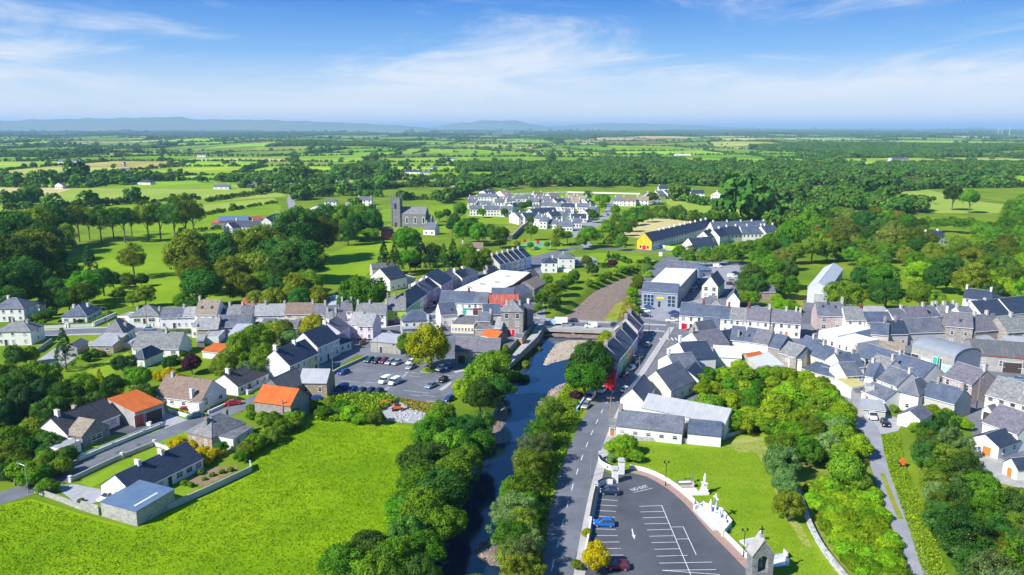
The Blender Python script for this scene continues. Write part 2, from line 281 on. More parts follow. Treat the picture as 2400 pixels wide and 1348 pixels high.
def ribbon(name, pts, d0, d1, m, z, h=0.0, kind='structure'):   # strip between two offsets (left positive); h > 0 gives it kerb height
    a, b = offsets(pts, d1), offsets(pts, d0); mb = MB()
    for i in range(len(pts) - 1):
        q = [Vector((p.x, p.y, z + h)) for p in (b[i], b[i + 1], a[i + 1], a[i])]; mb.poly(q, m)
        if h:
            for s0, s1 in ((b[i + 1], b[i]), (a[i], a[i + 1])):
                mb.poly([(s1.x, s1.y, z - .05), (s0.x, s0.y, z - .05), (s0.x, s0.y, z + h), (s1.x, s1.y, z + h)], m)
    o = mb.build(name)
    if kind: o['kind'] = kind
    return o
def along(pts, step, start=0.0):
    r = []; acc = start
    for a, b in zip(pts, pts[1:]):
        L = (b - a).length; d = (b - a) / max(L, 1e-6)
        while acc < L: r.append((a + d * acc, d)); acc += step
        acc -= L
    return r
# ================================================================ ground, river, fields
WZ = -2.0
RL = [(965, 1400), (985, 1348), (1060, 1250), (1088, 1180), (1105, 1080), (1138, 1000), (1165, 950), (1192, 900), (1225, 850), (1250, 815), (1275, 788), (1300, 765), (1330, 740), (1360, 715), (1395, 685), (1430, 665), (1475, 650), (1512, 636), (1545, 620)]
RR = [(1195, 1400), (1185, 1348), (1180, 1270), (1192, 1180), (1218, 1080), (1262, 990), (1302, 930), (1332, 890), (1352, 850), (1385, 820), (1412, 795), (1432, 768), (1445, 740), (1455, 712), (1470, 690), (1500, 665), (1520, 650), (1535, 636), (1556, 622)]
RPOLY = G(RL, WZ) + G(RR[::-1], WZ)
rp = np.array([(p.x, p.y) for p in RPOLY])
def pdist(X, Y, poly):
    """signed distance to a polygon, negative inside"""
    P_ = np.stack([X, Y], -1); d = np.full(X.shape, 1e9); ins = np.zeros(X.shape, bool); n = len(poly)
    for i in range(n):
        a, b = poly[i], poly[(i + 1) % n]; e_ = b - a
        t = np.clip(((P_ - a) @ e_) / max(e_ @ e_, 1e-9), 0, 1); q = P_ - a - t[..., None] * e_
        d = np.minimum(d, np.hypot(q[..., 0], q[..., 1]))
        c = (a[1] > Y) != (b[1] > Y)
        ins ^= c & (X < (b[0] - a[0]) * (Y - a[1]) / (b[1] - a[1] + 1e-12) + a[0])
    return np.where(ins, -d, d)
def sstep(a, b, x):
    t = np.clip((x - a) / (b - a), 0, 1); return t * t * (3 - 2 * t)
def far_z(X, Y):
    k = sstep(1500, 3200, Y)
    return k * (7 * np.sin(X / 310 + 1.3) * np.cos(Y / 420 + 0.4) + 5 * np.sin(X / 170 + Y / 260) + 4.0 * np.cos(Y / 610 + X / 900))
def ground_z(X, Y):
    X = np.asarray(X, float); Y = np.asarray(Y, float)
    d = pdist(X, Y, rp)
    return -2.7 * (1 - sstep(-1.5, 4.2, d)) + far_z(X, Y)
def gz(x, y): return float(ground_z(np.array([x]), np.array([y]))[0])
def axis(lo, hi, st, end0, end1, g=1.22):
    a = list(np.arange(lo, hi, st)); s = st
    while a[-1] < end1: s *= g; a.append(a[-1] + s)
    s = st
    while a[0] > end0: s *= g; a.insert(0, a[0] - s)
    return np.array(a)
xs = axis(-30, 85, 1.5, -45000, 45000); ys = axis(100, 420, 1.7, -400, 60000, 1.12)
XX, YY = np.meshgrid(xs, ys); ZZ = ground_z(XX, YY)
me = bpy.data.meshes.new('ground'); nx, ny = len(xs), len(ys)
V = np.stack([XX, YY, ZZ], -1).reshape(-1, 3); I = np.arange(nx * ny).reshape(ny, nx)
Q = np.stack([I[:-1, :-1], I[:-1, 1:], I[1:, 1:], I[1:, :-1]], -1).reshape(-1, 4)
me.vertices.add(len(V)); me.vertices.foreach_set('co', V.astype(np.float32).ravel())
me.loops.add(Q.size); me.loops.foreach_set('vertex_index', Q.ravel().astype(np.int32)); me.polygons.add(len(Q)); me.polygons.foreach_set('loop_start', np.arange(0, Q.size, 4, dtype=np.int32))
me.update(calc_edges=True); me.materials.append(MATS['grass']); me.polygons.foreach_set('use_smooth', np.ones(len(Q), bool))
tag(link('ground', me), 'green grassy ground under town and countryside', kind='structure')
sheet('river', RPOLY, 'water', WZ)

def mound(name, poly, m, z0, h, cell=0.8, edge=2.5, rough=0.12, kind='structure', label=None):
    """a low bank: a fine grid inside an outline, rising from its edge"""
    pp = np.array([(p[0], p[1]) for p in poly]); a, b = pp.min(0), pp.max(0)
    gx = np.arange(a[0] - cell, b[0] + cell, cell); gy = np.arange(a[1] - cell, b[1] + cell, cell); X, Y = np.meshgrid(gx, gy)
    X = X + rng.uniform(-.25, .25, X.shape) * cell; Y = Y + rng.uniform(-.25, .25, Y.shape) * cell
    d = -pdist(X, Y, pp); ok = d > -cell * 0.7
    Z = z0 + h * sstep(-0.3, edge, d) + np.where(d > 0.3, rng.normal(0, rough, X.shape) * h, -0.05)
    idx = -np.ones(X.shape, int); idx[ok] = np.arange(ok.sum()); v = np.stack([X[ok], Y[ok], Z[ok]], -1)
    f = [(idx[j, i], idx[j, i + 1], idx[j + 1, i + 1], idx[j + 1, i]) for j in range(X.shape[0] - 1) for i in range(X.shape[1] - 1) if ok[j, i] and ok[j, i + 1] and ok[j + 1, i + 1] and ok[j + 1, i]]
    mb = MB(); mb.v = [tuple(q) for q in v]; mb.f = f; mb.m = [0] * len(f); mb.mats = [m]; o = mb.build(name); o['kind'] = kind
    if label: o['label'] = label
    return o
# shingle: the dry bed above the bridge, the bars below it
mound('gravel_bed', G([(x - 4, y) for x, y in RL[10:18]], WZ) + G([(x + 4, y) for x, y in RR[17:9:-1]], WZ), 'gravel', WZ + .02, 0.4, 1.0, 3)
mound('gravel_bar', G([(1268, 856), (1282, 830), (1300, 806), (1330, 797), (1400, 797), (1380, 822), (1352, 838), (1318, 846), (1296, 852), (1283, 858)], WZ), 'gravel_sand', WZ - .1, 0.45, 0.6, 2)
mound('gravel_bar', G([(1252, 948), (1275, 925), (1300, 905), (1332, 892), (1318, 918), (1292, 945), (1272, 962), (1258, 962)], WZ), 'gravel_sand', WZ - .1, 0.4, 0.6, 2)
mound('gravel_bar', G([(1140, 1012), (1148, 985), (1175, 955), (1196, 950), (1192, 985), (1178, 1010), (1150, 1020)], WZ), 'gravel', WZ - .1, 0.4, 0.6, 2)
mound('gravel_bar', G([(1105, 1285), (1140, 1262), (1182, 1258), (1184, 1330), (1150, 1330), (1120, 1312)], WZ), 'gravel', WZ - .1, 0.45, 0.6, 2)

def stones(label, poly, n, r0, r1, m, z0, zg=WZ, name='river_stones'):
    pl = [(p.x, p.y) for p in G(poly, zg)]; q = np.array(pl); lo, hi = q.min(0), q.max(0); mb = MB(); k = 0
    while k < n:
        x, y = rng.uniform(lo, hi)
        r = False
        for (xa, ya), (xb, yb) in zip(pl, pl[1:] + pl[:1]):
            if (ya > y) != (yb > y) and x < (xb - xa) * (y - ya) / (yb - ya) + xa: r = not r
        if not r: continue
        k += 1; s = r0 + (r1 - r0) * random.random() ** 3; ang = random.uniform(0, 6.28); z_ = z0 + random.uniform(-.1, .05); n6 = [(math.cos(ang + t * 1.257) * s * random.uniform(.7, 1.2), math.sin(ang + t * 1.257) * s * random.uniform(.6, 1.0)) for t in range(5)]
        mb.hull([(x + u, y + v, z_ - .1) for u, v in n6], [(x + u * .6, y + v * .6, z_ + s * random.uniform(.4, .8)) for u, v in n6], random.choice(m))
    tag(mb.build(name), label, kind='stuff')
UP = [(x + 2, y) for x, y in RL[11:18]] + [(x - 2, y) for x, y in RR[17:10:-1]]
stones('dark cobbles of the dry river bed above the bridge', UP, 2200, .10, .55, ('pebble_dark', 'pebble_dark', 'gravel'), WZ + .32)
stones('pale stones on the shingle bar below the bridge', [(1283, 840), (1300, 812), (1330, 800), (1390, 800), (1370, 822), (1345, 836), (1300, 848)], 900, .08, .4, ('pebble', 'pebble', 'pebble_dark', 'concrete'), WZ + .3)
stones('brown stones on the right bank shingle', [(1256, 948), (1278, 926), (1300, 910), (1328, 898), (1314, 918), (1288, 945), (1268, 958)], 350, .08, .4, ('pebble', 'pebble_dark'), WZ + .25)
stones('stones on the shingle patch at the near end of the river', [(1110, 1285), (1140, 1266), (1180, 1262), (1182, 1325), (1150, 1325)], 300, .08, .35, ('pebble', 'pebble_dark'), WZ + .3)
stones('scattered rocks breaking the river surface', [(x + 6, y) for x, y in RL[2:11]] + [(x - 6, y) for x, y in RR[10:1:-1]], 60, .12, .45, ('pebble_dark', 'pebble_dark', 'gravel'), WZ - .1)
stones('broken stone and rubble on the patch by the excavator', [(905, 985), (930, 968), (960, 955), (990, 958), (985, 992), (940, 990)], 420, .1, .5, ('concrete', 'gravel_grey', 'marble_grey'), 0.02, 0.0, 'rubble')
# fields and plots (outlines on the ground)
LAY = [0.0]
def lay(): LAY[0] += 0.00006; return LAY[0]          # no two sheets on exactly one level
def plot(name, pts, m, z=0.012, label=None): return sheet(name, G(pts), m, z + lay(), label=label)
plot('meadow', [(-60, 1195), (75, 1170), (190, 1205), (315, 1240), (590, 1110), (590, 1075), (690, 1005), (740, 985), (830, 985), (965, 1000), (1000, 1020), (990, 1120), (960, 1220), (870, 1420), (-200, 1420)], 'meadow', label='bright green grazing field in the foreground')
plot('churchyard_lawn', [(1405, 1070), (1440, 1030), (1500, 1032), (1620, 1042), (1700, 1035), (1760, 1012), (1800, 1020), (1812, 1080), (1830, 1150), (1860, 1200), (1900, 1260), (1985, 1360), (1770, 1400), (1700, 1280), (1620, 1170), (1545, 1125), (1470, 1095)], 'lawn', 0.016)
plot('verge', [(2065, 1020), (2110, 1020), (2120, 1090), (2170, 1200), (2240, 1400), (2180, 1400), (2130, 1240), (2085, 1110)], 'scrub', 0.012)
plot('pasture', [(735, 640), (760, 600), (820, 575), (925, 560), (935, 590), (880, 620), (850, 655), (800, 665), (740, 668)], 'field_green')
plot('pasture', [(100, 690), (140, 610), (330, 545), (560, 540), (640, 548), (560, 640), (520, 700), (330, 720), (150, 712)], 'field_green')
plot('pasture', [(0, 515), (0, 498), (230, 483), (470, 470), (660, 480), (655, 500), (540, 512), (480, 540), (420, 545), (300, 540), (150, 520)], 'field_green')
plot('pasture', [(0, 470), (180, 440), (330, 432), (640, 432), (670, 460), (480, 474), (240, 482), (0, 496)], 'field_pale', 0.008)
plot('stubble_field', [(-80, 470), (-80, 430), (100, 430), (168, 443), (95, 464)], 'field_straw', 0.016)
plot('hay_field', [(455, 482), (640, 464), (652, 472), (560, 487), (458, 505)], 'field_pale', 0.016)
plot('hay_field', [(1450, 552), (1500, 520), (1545, 508), (1635, 520), (1560, 545), (1510, 560)], 'field_straw')
plot('pasture', [(1560, 468), (1640, 462), (1745, 478), (1740, 500), (1660, 502), (1600, 492), (1565, 480)], 'field_pale')
plot('pasture', [(1330, 610), (1400, 592), (1500, 600), (1540, 612), (1470, 622), (1400, 615)], 'field_green')
plot('pasture', [(820, 438), (860, 410), (930, 402), (1050, 408), (1070, 420), (980, 432), (880, 442)], 'field_green')
plot('pasture', [(390, 440), (440, 420), (520, 417), (530, 430), (470, 441)], 'field_green')
plot('pasture', [(870, 505), (900, 490), (1060, 480), (1070, 500), (1010, 515), (880, 520)], 'field_green')
plot('pasture', [(1890, 425), (2020, 420), (2160, 440), (2270, 470), (2360, 480), (2340, 500), (2200, 500), (2120, 485), (2080, 470), (1960, 440)], 'field_pale')
plot('pasture', [(1820, 495), (1900, 485), (1960, 488), (1930, 505), (1850, 512)], 'field_green')
plot('garden_lawn', [(2205, 720), (2215, 660), (2255, 655), (2258, 722)], 'field_green')
plot('paddock', [(1830, 720), (1850, 690), (1888, 685), (1885, 730)], 'scrub')
plot('churchyard', [(905, 545), (910, 525), (1000, 520), (1060, 530), (1050, 548)], 'lawn')
plot('green', [(1180, 580), (1240, 560), (1330, 568), (1350, 590), (1260, 600)], 'field_green')
plot('rough_ground', [(1415, 752), (1440, 715), (1470, 700), (1490, 720), (1495, 745), (1470, 757)], 'scrub', 0.02)
plot('graveyard', [(1150, 530), (1240, 527), (1205, 560), (1165, 562)], 'scrub')

plot('scrub_slope', [(1630, 920), (1660, 865), (1750, 850), (1950, 885), (1985, 960), (2030, 1050), (2080, 1210), (2140, 1400), (2020, 1400), (1905, 1230), (1865, 1150), (1830, 1060), (1790, 1010), (1700, 1000)], 'field_rough', 0.010)
plot('dry_grass', [(1700, 1040), (1745, 1022), (1800, 1030), (1808, 1075), (1815, 1120), (1790, 1090), (1770, 1060), (1730, 1062)], 'dry_grass', 0.019)
plot('dry_grass', [(1812, 1110), (1830, 1160), (1855, 1205), (1880, 1235), (1905, 1285), (1880, 1275), (1845, 1215), (1815, 1150)], 'dry_grass', 0.0192)
plot('quay_path', [(1187, 850), (1215, 815), (1245, 785), (1258, 762), (1272, 768), (1255, 796), (1222, 830), (1196, 858)], 'pavement', 0.03)
# sports court
plot('sports_court', [(1218, 578), (1235, 566), (1300, 566), (1290, 580)], 'turf_court', 0.02)
# building plots round the houses: hard standing
plot('town_ground', [(485, 770), (640, 760), (830, 745), (1010, 720), (1060, 660), (1180, 620), (1290, 590), (1330, 600), (1270, 640), (1260, 690), (1250, 770), (1180, 830), (1160, 845), (1060, 850), (905, 840), (820, 830), (700, 895), (640, 905), (630, 870), (700, 800), (500, 805)], 'asphalt', 0.006)
plot('town_ground', [(1500, 880), (1530, 800), (1495, 720), (1500, 650), (1560, 600), (1750, 615), (1730, 680), (1830, 740), (1900, 690), (1960, 700), (2060, 735), (2250, 720), (2420, 690), (2500, 1000), (2420, 1110), (2300, 1080), (2260, 960), (2100, 960), (2020, 1000), (1960, 930), (1940, 860), (1700, 830), (1640, 900), (1720, 1010), (1430, 1025), (1450, 950)], 'asphalt', 0.006)
plot('estate_ground', [(1090, 525), (1100, 470), (1150, 458), (1330, 455), (1430, 460), (1560, 450), (1590, 458), (1580, 475), (1440, 495), (1420, 545), (1380, 565), (1330, 550), (1240, 530), (1200, 525)], 'lawn', 0.006)
plot('yard', [(1330, 515), (1350, 505), (1400, 512), (1375, 540), (1340, 545)], 'asphalt_light', 0.024)
plot('yard', [(400, 1005), (340, 1000), (385, 965), (440, 985)], 'gravel_grey', 0.02)
plot('driveway', [(150, 1065), (215, 1035), (280, 990), (325, 975), (390, 985), (385, 1005), (215, 1060), (185, 1078)], 'asphalt_dark', 0.02)
plot('front_lawn', [(188, 1062), (205, 1040), (260, 1020), (318, 1015), (322, 1020), (255, 1044), (200, 1068)], 'lawn', 0.028)
plot('front_lawn', [(185, 1132), (260, 1095), (360, 1050), (395, 1055), (340, 1085), (250, 1125), (215, 1143)], 'lawn', 0.028)
plot('driveway', [(125, 1140), (175, 1135), (215, 1143), (250, 1150), (300, 1170), (230, 1175), (190, 1190), (160, 1165)], 'gravel_grey', 0.024)
plot('back_lawn', [(360, 1165), (420, 1135), (480, 1150), (400, 1190), (378, 1175)], 'lawn', 0.024)
plot('vegetable_bed', [(430, 1128), (500, 1095), (560, 1092), (545, 1110), (480, 1140)], 'earth', 0.028)
plot('garden', [(340, 1010), (445, 1000), (440, 1040), (400, 1048), (390, 1052)], 'lawn', 0.02)
plot('lawn', [(170, 890), (240, 850), (300, 825), (310, 840), (260, 880), (200, 905)], 'lawn', 0.02)
plot('yard', [(80, 850), (130, 815), (190, 800), (220, 800), (150, 860), (100, 865)], 'concrete', 0.024)
plot('building_site', [(880, 965), (915, 945), (985, 945), (1000, 960), (990, 995), (900, 985)], 'gravel_grey', 0.024)
plot('rough_grass', [(740, 980), (770, 945), (800, 925), (910, 925), (1000, 945), (980, 960), (900, 985)], 'scrub', 0.018)
plot('patio', [(2250, 1050), (2290, 1045), (2345, 1075), (2420, 1110), (2420, 1150), (2330, 1130)], 'concrete', 0.02)
plot('yard', [(2005, 1000), (2000, 940), (2040, 960), (2120, 985), (2105, 1010), (2060, 1020), (2045, 1030)], 'gravel_grey', 0.022)

# ================================================================ roads
def road(name, px, wd, m='asphalt', z=0.03, path=None, line=None, rnd=2, kerb='pavement'):
    z = z + lay(); c = smooth(G(px), rnd); ribbon(name, c, -wd / 2, wd / 2, m, z)
    if path:
        for d0, d1 in path: ribbon('footpath', c, d0, d1, kerb, 0.0, 0.13 + lay())
    if line:
        on, off, lw = line; mb = MB()
        for p, d in along(c, on + off, 1.0):
            n = Vector((-d.y, d.x, 0)) * lw / 2; q = p + d * on
            mb.poly([(p - n).to_tuple()[:2] + (z + .006,), (q - n).to_tuple()[:2] + (z + .006,), (q + n).to_tuple()[:2] + (z + .006,), (p + n).to_tuple()[:2] + (z + .006,)], 'paint_white')
        tag(mb.build('road_marking'), kind='structure')
    return c
MAIN = road('road', [(1262, 1480), (1290, 1348), (1325, 1200), (1352, 1105), (1380, 1030), (1412, 960), (1452, 895), (1492, 838), (1522, 797), (1545, 765)], 7.4, line=(3.0, 4.6, 0.16), path=((-5.6, -3.7),))
plot('street_square', [(1500, 815), (1540, 830), (1560, 800), (1600, 785), (1605, 765), (1600, 745), (1590, 715), (1500, 705), (1496, 745), (1470, 755), (1450, 768), (1490, 790)], 'asphalt', 0.034)
STREET = road('road', [(1560, 770), (1450, 764), (1300, 757), (1245, 752), (1180, 742), (1090, 738), (1020, 742), (960, 752), (905, 760), (800, 772), (600, 784), (480, 780), (350, 774), (200, 776), (90, 782), (-60, 790)], 8.0, z=0.026, path=((3.9, 5.6), (-5.6, -3.9)))
NSTREET = road('road', [(985, 748), (1008, 728), (1040, 700), (1075, 675), (1130, 650), (1190, 628), (1250, 606), (1300, 592), (1350, 580), (1420, 580), (1500, 590), (1560, 588), (1640, 580)], 7.5, z=0.022)
LANE = road('road', [(905, 762), (868, 790), (830, 822), (780, 852), (720, 885), (660, 910), (600, 940), (540, 962), (430, 1000), (300, 1050), (180, 1105), (60, 1150), (-40, 1180), (-160, 1230)], 6.2, z=0.024)
road('road', [(1380, 580), (1362, 560), (1345, 548), (1395, 530), (1420, 510), (1428, 488), (1440, 470)], 6.5, 'asphalt_light', 0.03)
road('road', [(700, 520), (690, 500), (684, 480), (680, 466), (690, 452)], 7, 'asphalt_light', 0.02)
road('road', [(1300, 592), (1240, 606), (1220, 640), (1262, 690), (1268, 745)], 3.5, 'asphalt_light', 0.018)
road('road', [(1905, 830), (1910, 790), (1905, 745), (1900, 706)], 6, 'asphalt', 0.034)
road('road', [(1600, 770), (1650, 785), (1760, 790), (1880, 800), (1960, 812), (2060, 860), (2200, 905), (2300, 960), (2420, 1010)], 6.5, 'asphalt', 0.026)
TRACK = road('lane', [(2185, 1460), (2155, 1348), (2128, 1270), (2098, 1190), (2070, 1120), (2052, 1065), (2048, 1030), (2040, 1000), (2015, 970), (2002, 935), (2004, 905)], 3.6, 'asphalt_light', 0.03)
ribbon('lane_grass_strip', smooth(G([(2112, 1217), (2090, 1168), (2068, 1110)]), 2), -0.5, 0.5, 'scrub', 0.036)
road('road', [(1095, 506), (1150, 503), (1220, 502), (1300, 500), (1360, 503), (1420, 500)], 5.5, 'asphalt_light', 0.02)
road('road', [(1120, 478), (1200, 480), (1300, 482), (1400, 480), (1430, 486)], 5, 'asphalt_light', 0.016)
# car park by the river
plot('car_park', [(745, 905), (790, 868), (840, 845), (868, 836), (905, 838), (1000, 848), (1080, 852), (1120, 862), (1105, 888), (1080, 905), (1058, 922), (1052, 946), (930, 938), (850, 928), (780, 925)], 'asphalt', 0.036)
plot('shop_car_park', [(1500, 705), (1592, 715), (1602, 712), (1640, 700), (1648, 640), (1635, 612), (1730, 615), (1738, 640), (1710, 680), (1680, 700), (1640, 720), (1600, 720), (1596, 760), (1500, 745)], 'asphalt_light', 0.04)
def stripe(mb, a, b, wd, z, m='paint_white'):
    a, b = Vector(a), Vector(b); d = (b - a); d.z = 0; n = Vector((-d.y, d.x, 0)).normalized() * wd / 2
    mb.poly([(p.x, p.y, z) for p in (a - n, b - n, b + n, a + n)], m)
def stripes(name, segs, wd, z, label=None):
    for i, (x0, y0, x1, y1) in enumerate(segs):
        mb = MB(); stripe(mb, P(x0, y0), P(x1, y1), wd, z + lay()); tag(mb.build('bay_line'), kind='structure')
stripes('bay', [(962, 873, 985, 876), (958, 881, 984, 884), (1021, 881, 1060, 887), (1040, 879, 1062, 882), (790, 902, 850, 912), (800, 893, 840, 896), (945, 915, 1005, 922), (990, 926, 1020, 930), (858, 896, 876, 897), (960, 925, 985, 929)], 0.13, 0.044)
stripes('give_way', [(940, 884, 947, 884.6), (944, 881, 951, 881.6), (947, 877, 954, 877.6), (950, 873, 957, 873.6), (902, 912, 909, 913), (906, 909, 913, 910)], 0.35, 0.044)
sheet('tree_island', G([(984, 872), (990, 866), (1000, 861), (1018, 862), (1020, 870), (1010, 874), (994, 875)]), 'lawn', 0.14); 
ribbon('kerb', smooth(G([(984, 872), (994, 875), (1010, 874), (1020, 870)]), 2), -0.1, 0.1, 'pavement', 0.0, 0.15)
sheet('kerb_island', G([(1028, 914), (1040, 905), (1056, 896), (1060, 898), (1048, 910), (1036, 917)]), 'pavement', 0.13)
sheet('kerb_island', G([(1062, 872), (1085, 866), (1090, 870), (1068, 876)]), 'pavement', 0.13)
# church car park
plot('church_car_park', [(1398, 1165), (1408, 1120), (1402, 1095), (1430, 1110), (1470, 1108), (1520, 1118), (1600, 1168), (1660, 1245), (1700, 1285), (1760, 1345), (1800, 1420), (1330, 1420), (1350, 1300), (1385, 1225)], 'asphalt_dark', 0.04)
CP = smooth(G([(1470, 1107), (1500, 1112), (1530, 1125), (1560, 1143), (1595, 1172), (1618, 1196), (1632, 1213), (1662, 1247), (1690, 1275), (1725, 1312), (1752, 1340), (1790, 1385)]), 2)
ribbon('paved_path', CP, 0.1, 1.7, 'paving_red', 0.0, 0.12)
z3 = lambda x, y: (1380 + x / 3.874, 1000 + y / 3.874)
seg = lambda *a: (*z3(a[0], a[1]), *z3(a[2], a[3]))
stripes('bay', [seg(90, 610, 270, 627), seg(85, 660, 262, 674), seg(72, 712, 255, 722), seg(55, 762, 247, 773), seg(50, 812, 238, 826), seg(45, 930, 245, 936), seg(50, 990, 260, 992), seg(100, 1052, 277, 1049), seg(130, 1110, 293, 1107), seg(165, 1170, 313, 1168),
    seg(457, 726, 665, 718), seg(470, 777, 682, 772), seg(490, 830, 703, 824), seg(508, 885, 728, 880), seg(528, 941, 748, 935), seg(550, 998, 772, 992), seg(570, 1056, 797, 1050), seg(594, 1116, 822, 1111), seg(615, 1179, 895, 1171), seg(640, 1242, 1122, 1232), seg(665, 1308, 1157, 1300), seg(665, 1308, 1190, 1345),
    seg(662, 718, 935, 1370), seg(752, 914, 860, 912), seg(857, 912, 975, 1165), seg(797, 1023, 905, 1021), seg(408, 600, 580, 560)], 0.12, 0.046)
mb = MB(); a, b = P(*z3(392, 930)), P(*z3(405, 990)); stripe(mb, a, b, 0.22, 0.046)
t_, l_, r_ = P(*z3(415, 1025)), P(*z3(390, 985)), P(*z3(424, 985)); mb.poly([(p.x, p.y, 0.0465) for p in (l_, t_, r_)], 'paint_white'); tag(mb.build('direction_arrow'), kind='structure')
def text_obj(name, body, size, m, loc, rz, rx=0.0, parent=None, depth=0.0, sx=1.0):
    cu = bpy.data.curves.new(name, 'FONT'); cu.body = body; cu.size = size; cu.extrude = depth; cu.align_x = 'LEFT'
    o = bpy.data.objects.new(name, cu); me = bpy.data.meshes.new_from_object(o); bpy.data.objects.remove(o); me.materials.clear(); me.materials.append(MATS[m])
    q = link(name, me, parent); q.location = loc; q.rotation_euler = (rx, 0, rz); q.scale = (sx, 1, 1); return q
ta, tb = P(*z3(398, 588)), P(*z3(545, 552)); tv = tb - ta
t = text_obj('no_exit_marking', 'NO EXIT', 1.5, 'paint_white', (ta.x, ta.y, 0.046), math.atan2(tv.y, tv.x)); t.scale = (tv.length / max(t.dimensions.x, .1), 1.1, 1); tag(t, kind='structure')
# pedestrian crossing near the square, cobble patches
stripes('crossing', [(1546 + 9 * i, 793 - 0.3 * i, 1551 + 9 * i, 799 - 0.3 * i) for i in range(6)], 0.5, 0.048)

# repairs and stains in the tarmac
for i in range(26):
    x, y = random.choice(((random.uniform(800, 1040), random.uniform(865, 925)), (random.uniform(1430, 1640), random.uniform(1150, 1330)), (random.uniform(1300, 1400), random.uniform(1000, 1300)), (random.uniform(250, 560), 0)))
    if y == 0: y = 1070 - (x - 250) * .36
    c_ = P(x, y); r_ = random.uniform(.5, 1.6); k_ = random.uniform(.5, 1.0); a_ = random.uniform(0, 3.1)
    if not ((800 < x < 1045) or (1430 < x < 1480 + (y - 1110) * .9) or (1310 + (1300 - y) * .26 < x < 1330 + (1300 - y) * .26) or x < 570): continue
    rr_ = [r_ * random.uniform(.75, 1.15) for _ in range(9)]
    sheet('tarmac_patch', [(c_.x + rr_[j] * math.cos(a_) * math.cos(j * .698) - rr_[j] * k_ * math.sin(a_) * math.sin(j * .698), c_.y + rr_[j] * math.sin(a_) * math.cos(j * .698) + rr_[j] * k_ * math.cos(a_) * math.sin(j * .698)) for j in range(9)], random.choice(('asphalt_dark', 'asphalt', 'asphalt_patch')), 0.0425 + i * .00005)
# ================================================================ buildings
WINC = {}
def win_mesh(wd, ht, fm, near, cross=True):
    k = (round(wd, 1), round(ht, 1), fm, near, cross)
    if k in WINC: return WINC[k]
    w2, h2 = k[0] / 2, k[1] / 2; t = 0.08; mb = MB()
    mb.box(-w2, -w2 + t, -.05, .06, -h2, h2, fm); mb.box(w2 - t, w2, -.05, .06, -h2, h2, fm); mb.box(-w2 + t, w2 - t, -.05, .06, h2 - t, h2, fm); mb.box(-w2 + t, w2 - t, -.05, .06, -h2, -h2 + t, fm)
    if cross: mb.box(-w2 + t, w2 - t, -.04, .05, .05, .11, fm)
    if k[0] > 1.3: mb.box(-.03, .03, -.04, .05, -h2 + t, h2 - t, fm)
    mb.box(-w2 - .08, w2 + .08, -.12, .06, -h2 - .09, -h2, 'sill')
    pane = MB(); pane.box(-w2 + t * .7, w2 - t * .7, -.02, .04, -h2 + t * .7, h2 - t * .7, 'glass')
    WINC[k] = (mb.mesh('window'), pane.mesh('pane')); return WINC[k]
DOORC = {}
def door_mesh(m, wd=1.0, ht=2.1):
    k = (m, wd, ht)
    if k not in DOORC:
        mb = MB(); mb.box(-wd / 2, wd / 2, -.05, .05, 0, ht, m); mb.box(-wd / 2 - .1, -wd / 2, -.08, .05, 0, ht + .1, 'frame'); mb.box(wd / 2, wd / 2 + .1, -.08, .05, 0, ht + .1, 'frame'); mb.box(-wd / 2, wd / 2, -.08, .05, ht, ht + .1, 'frame'); DOORC[k] = mb.mesh('door')
    return DOORC[k]
CHC = {}
def chim_mesh(m, h, wd, dp, pots):
    k = (m, h, wd, dp, pots)
    if k not in CHC:
        mb = MB(); mb.box(-wd / 2, wd / 2, -dp / 2, dp / 2, -1.2, h, m); mb.box(-wd / 2 - .07, wd / 2 + .07, -dp / 2 - .07, dp / 2 + .07, h, h + .14, m)
        for i in range(pots): mb.cyl(0, (i - (pots - 1) / 2) * .36, h + .14, h + .5, .12, .10, 'pot', 6)
        CHC[k] = mb.mesh('chimney')
    return CHC[k]
NB = [0]
ROOTS = {}
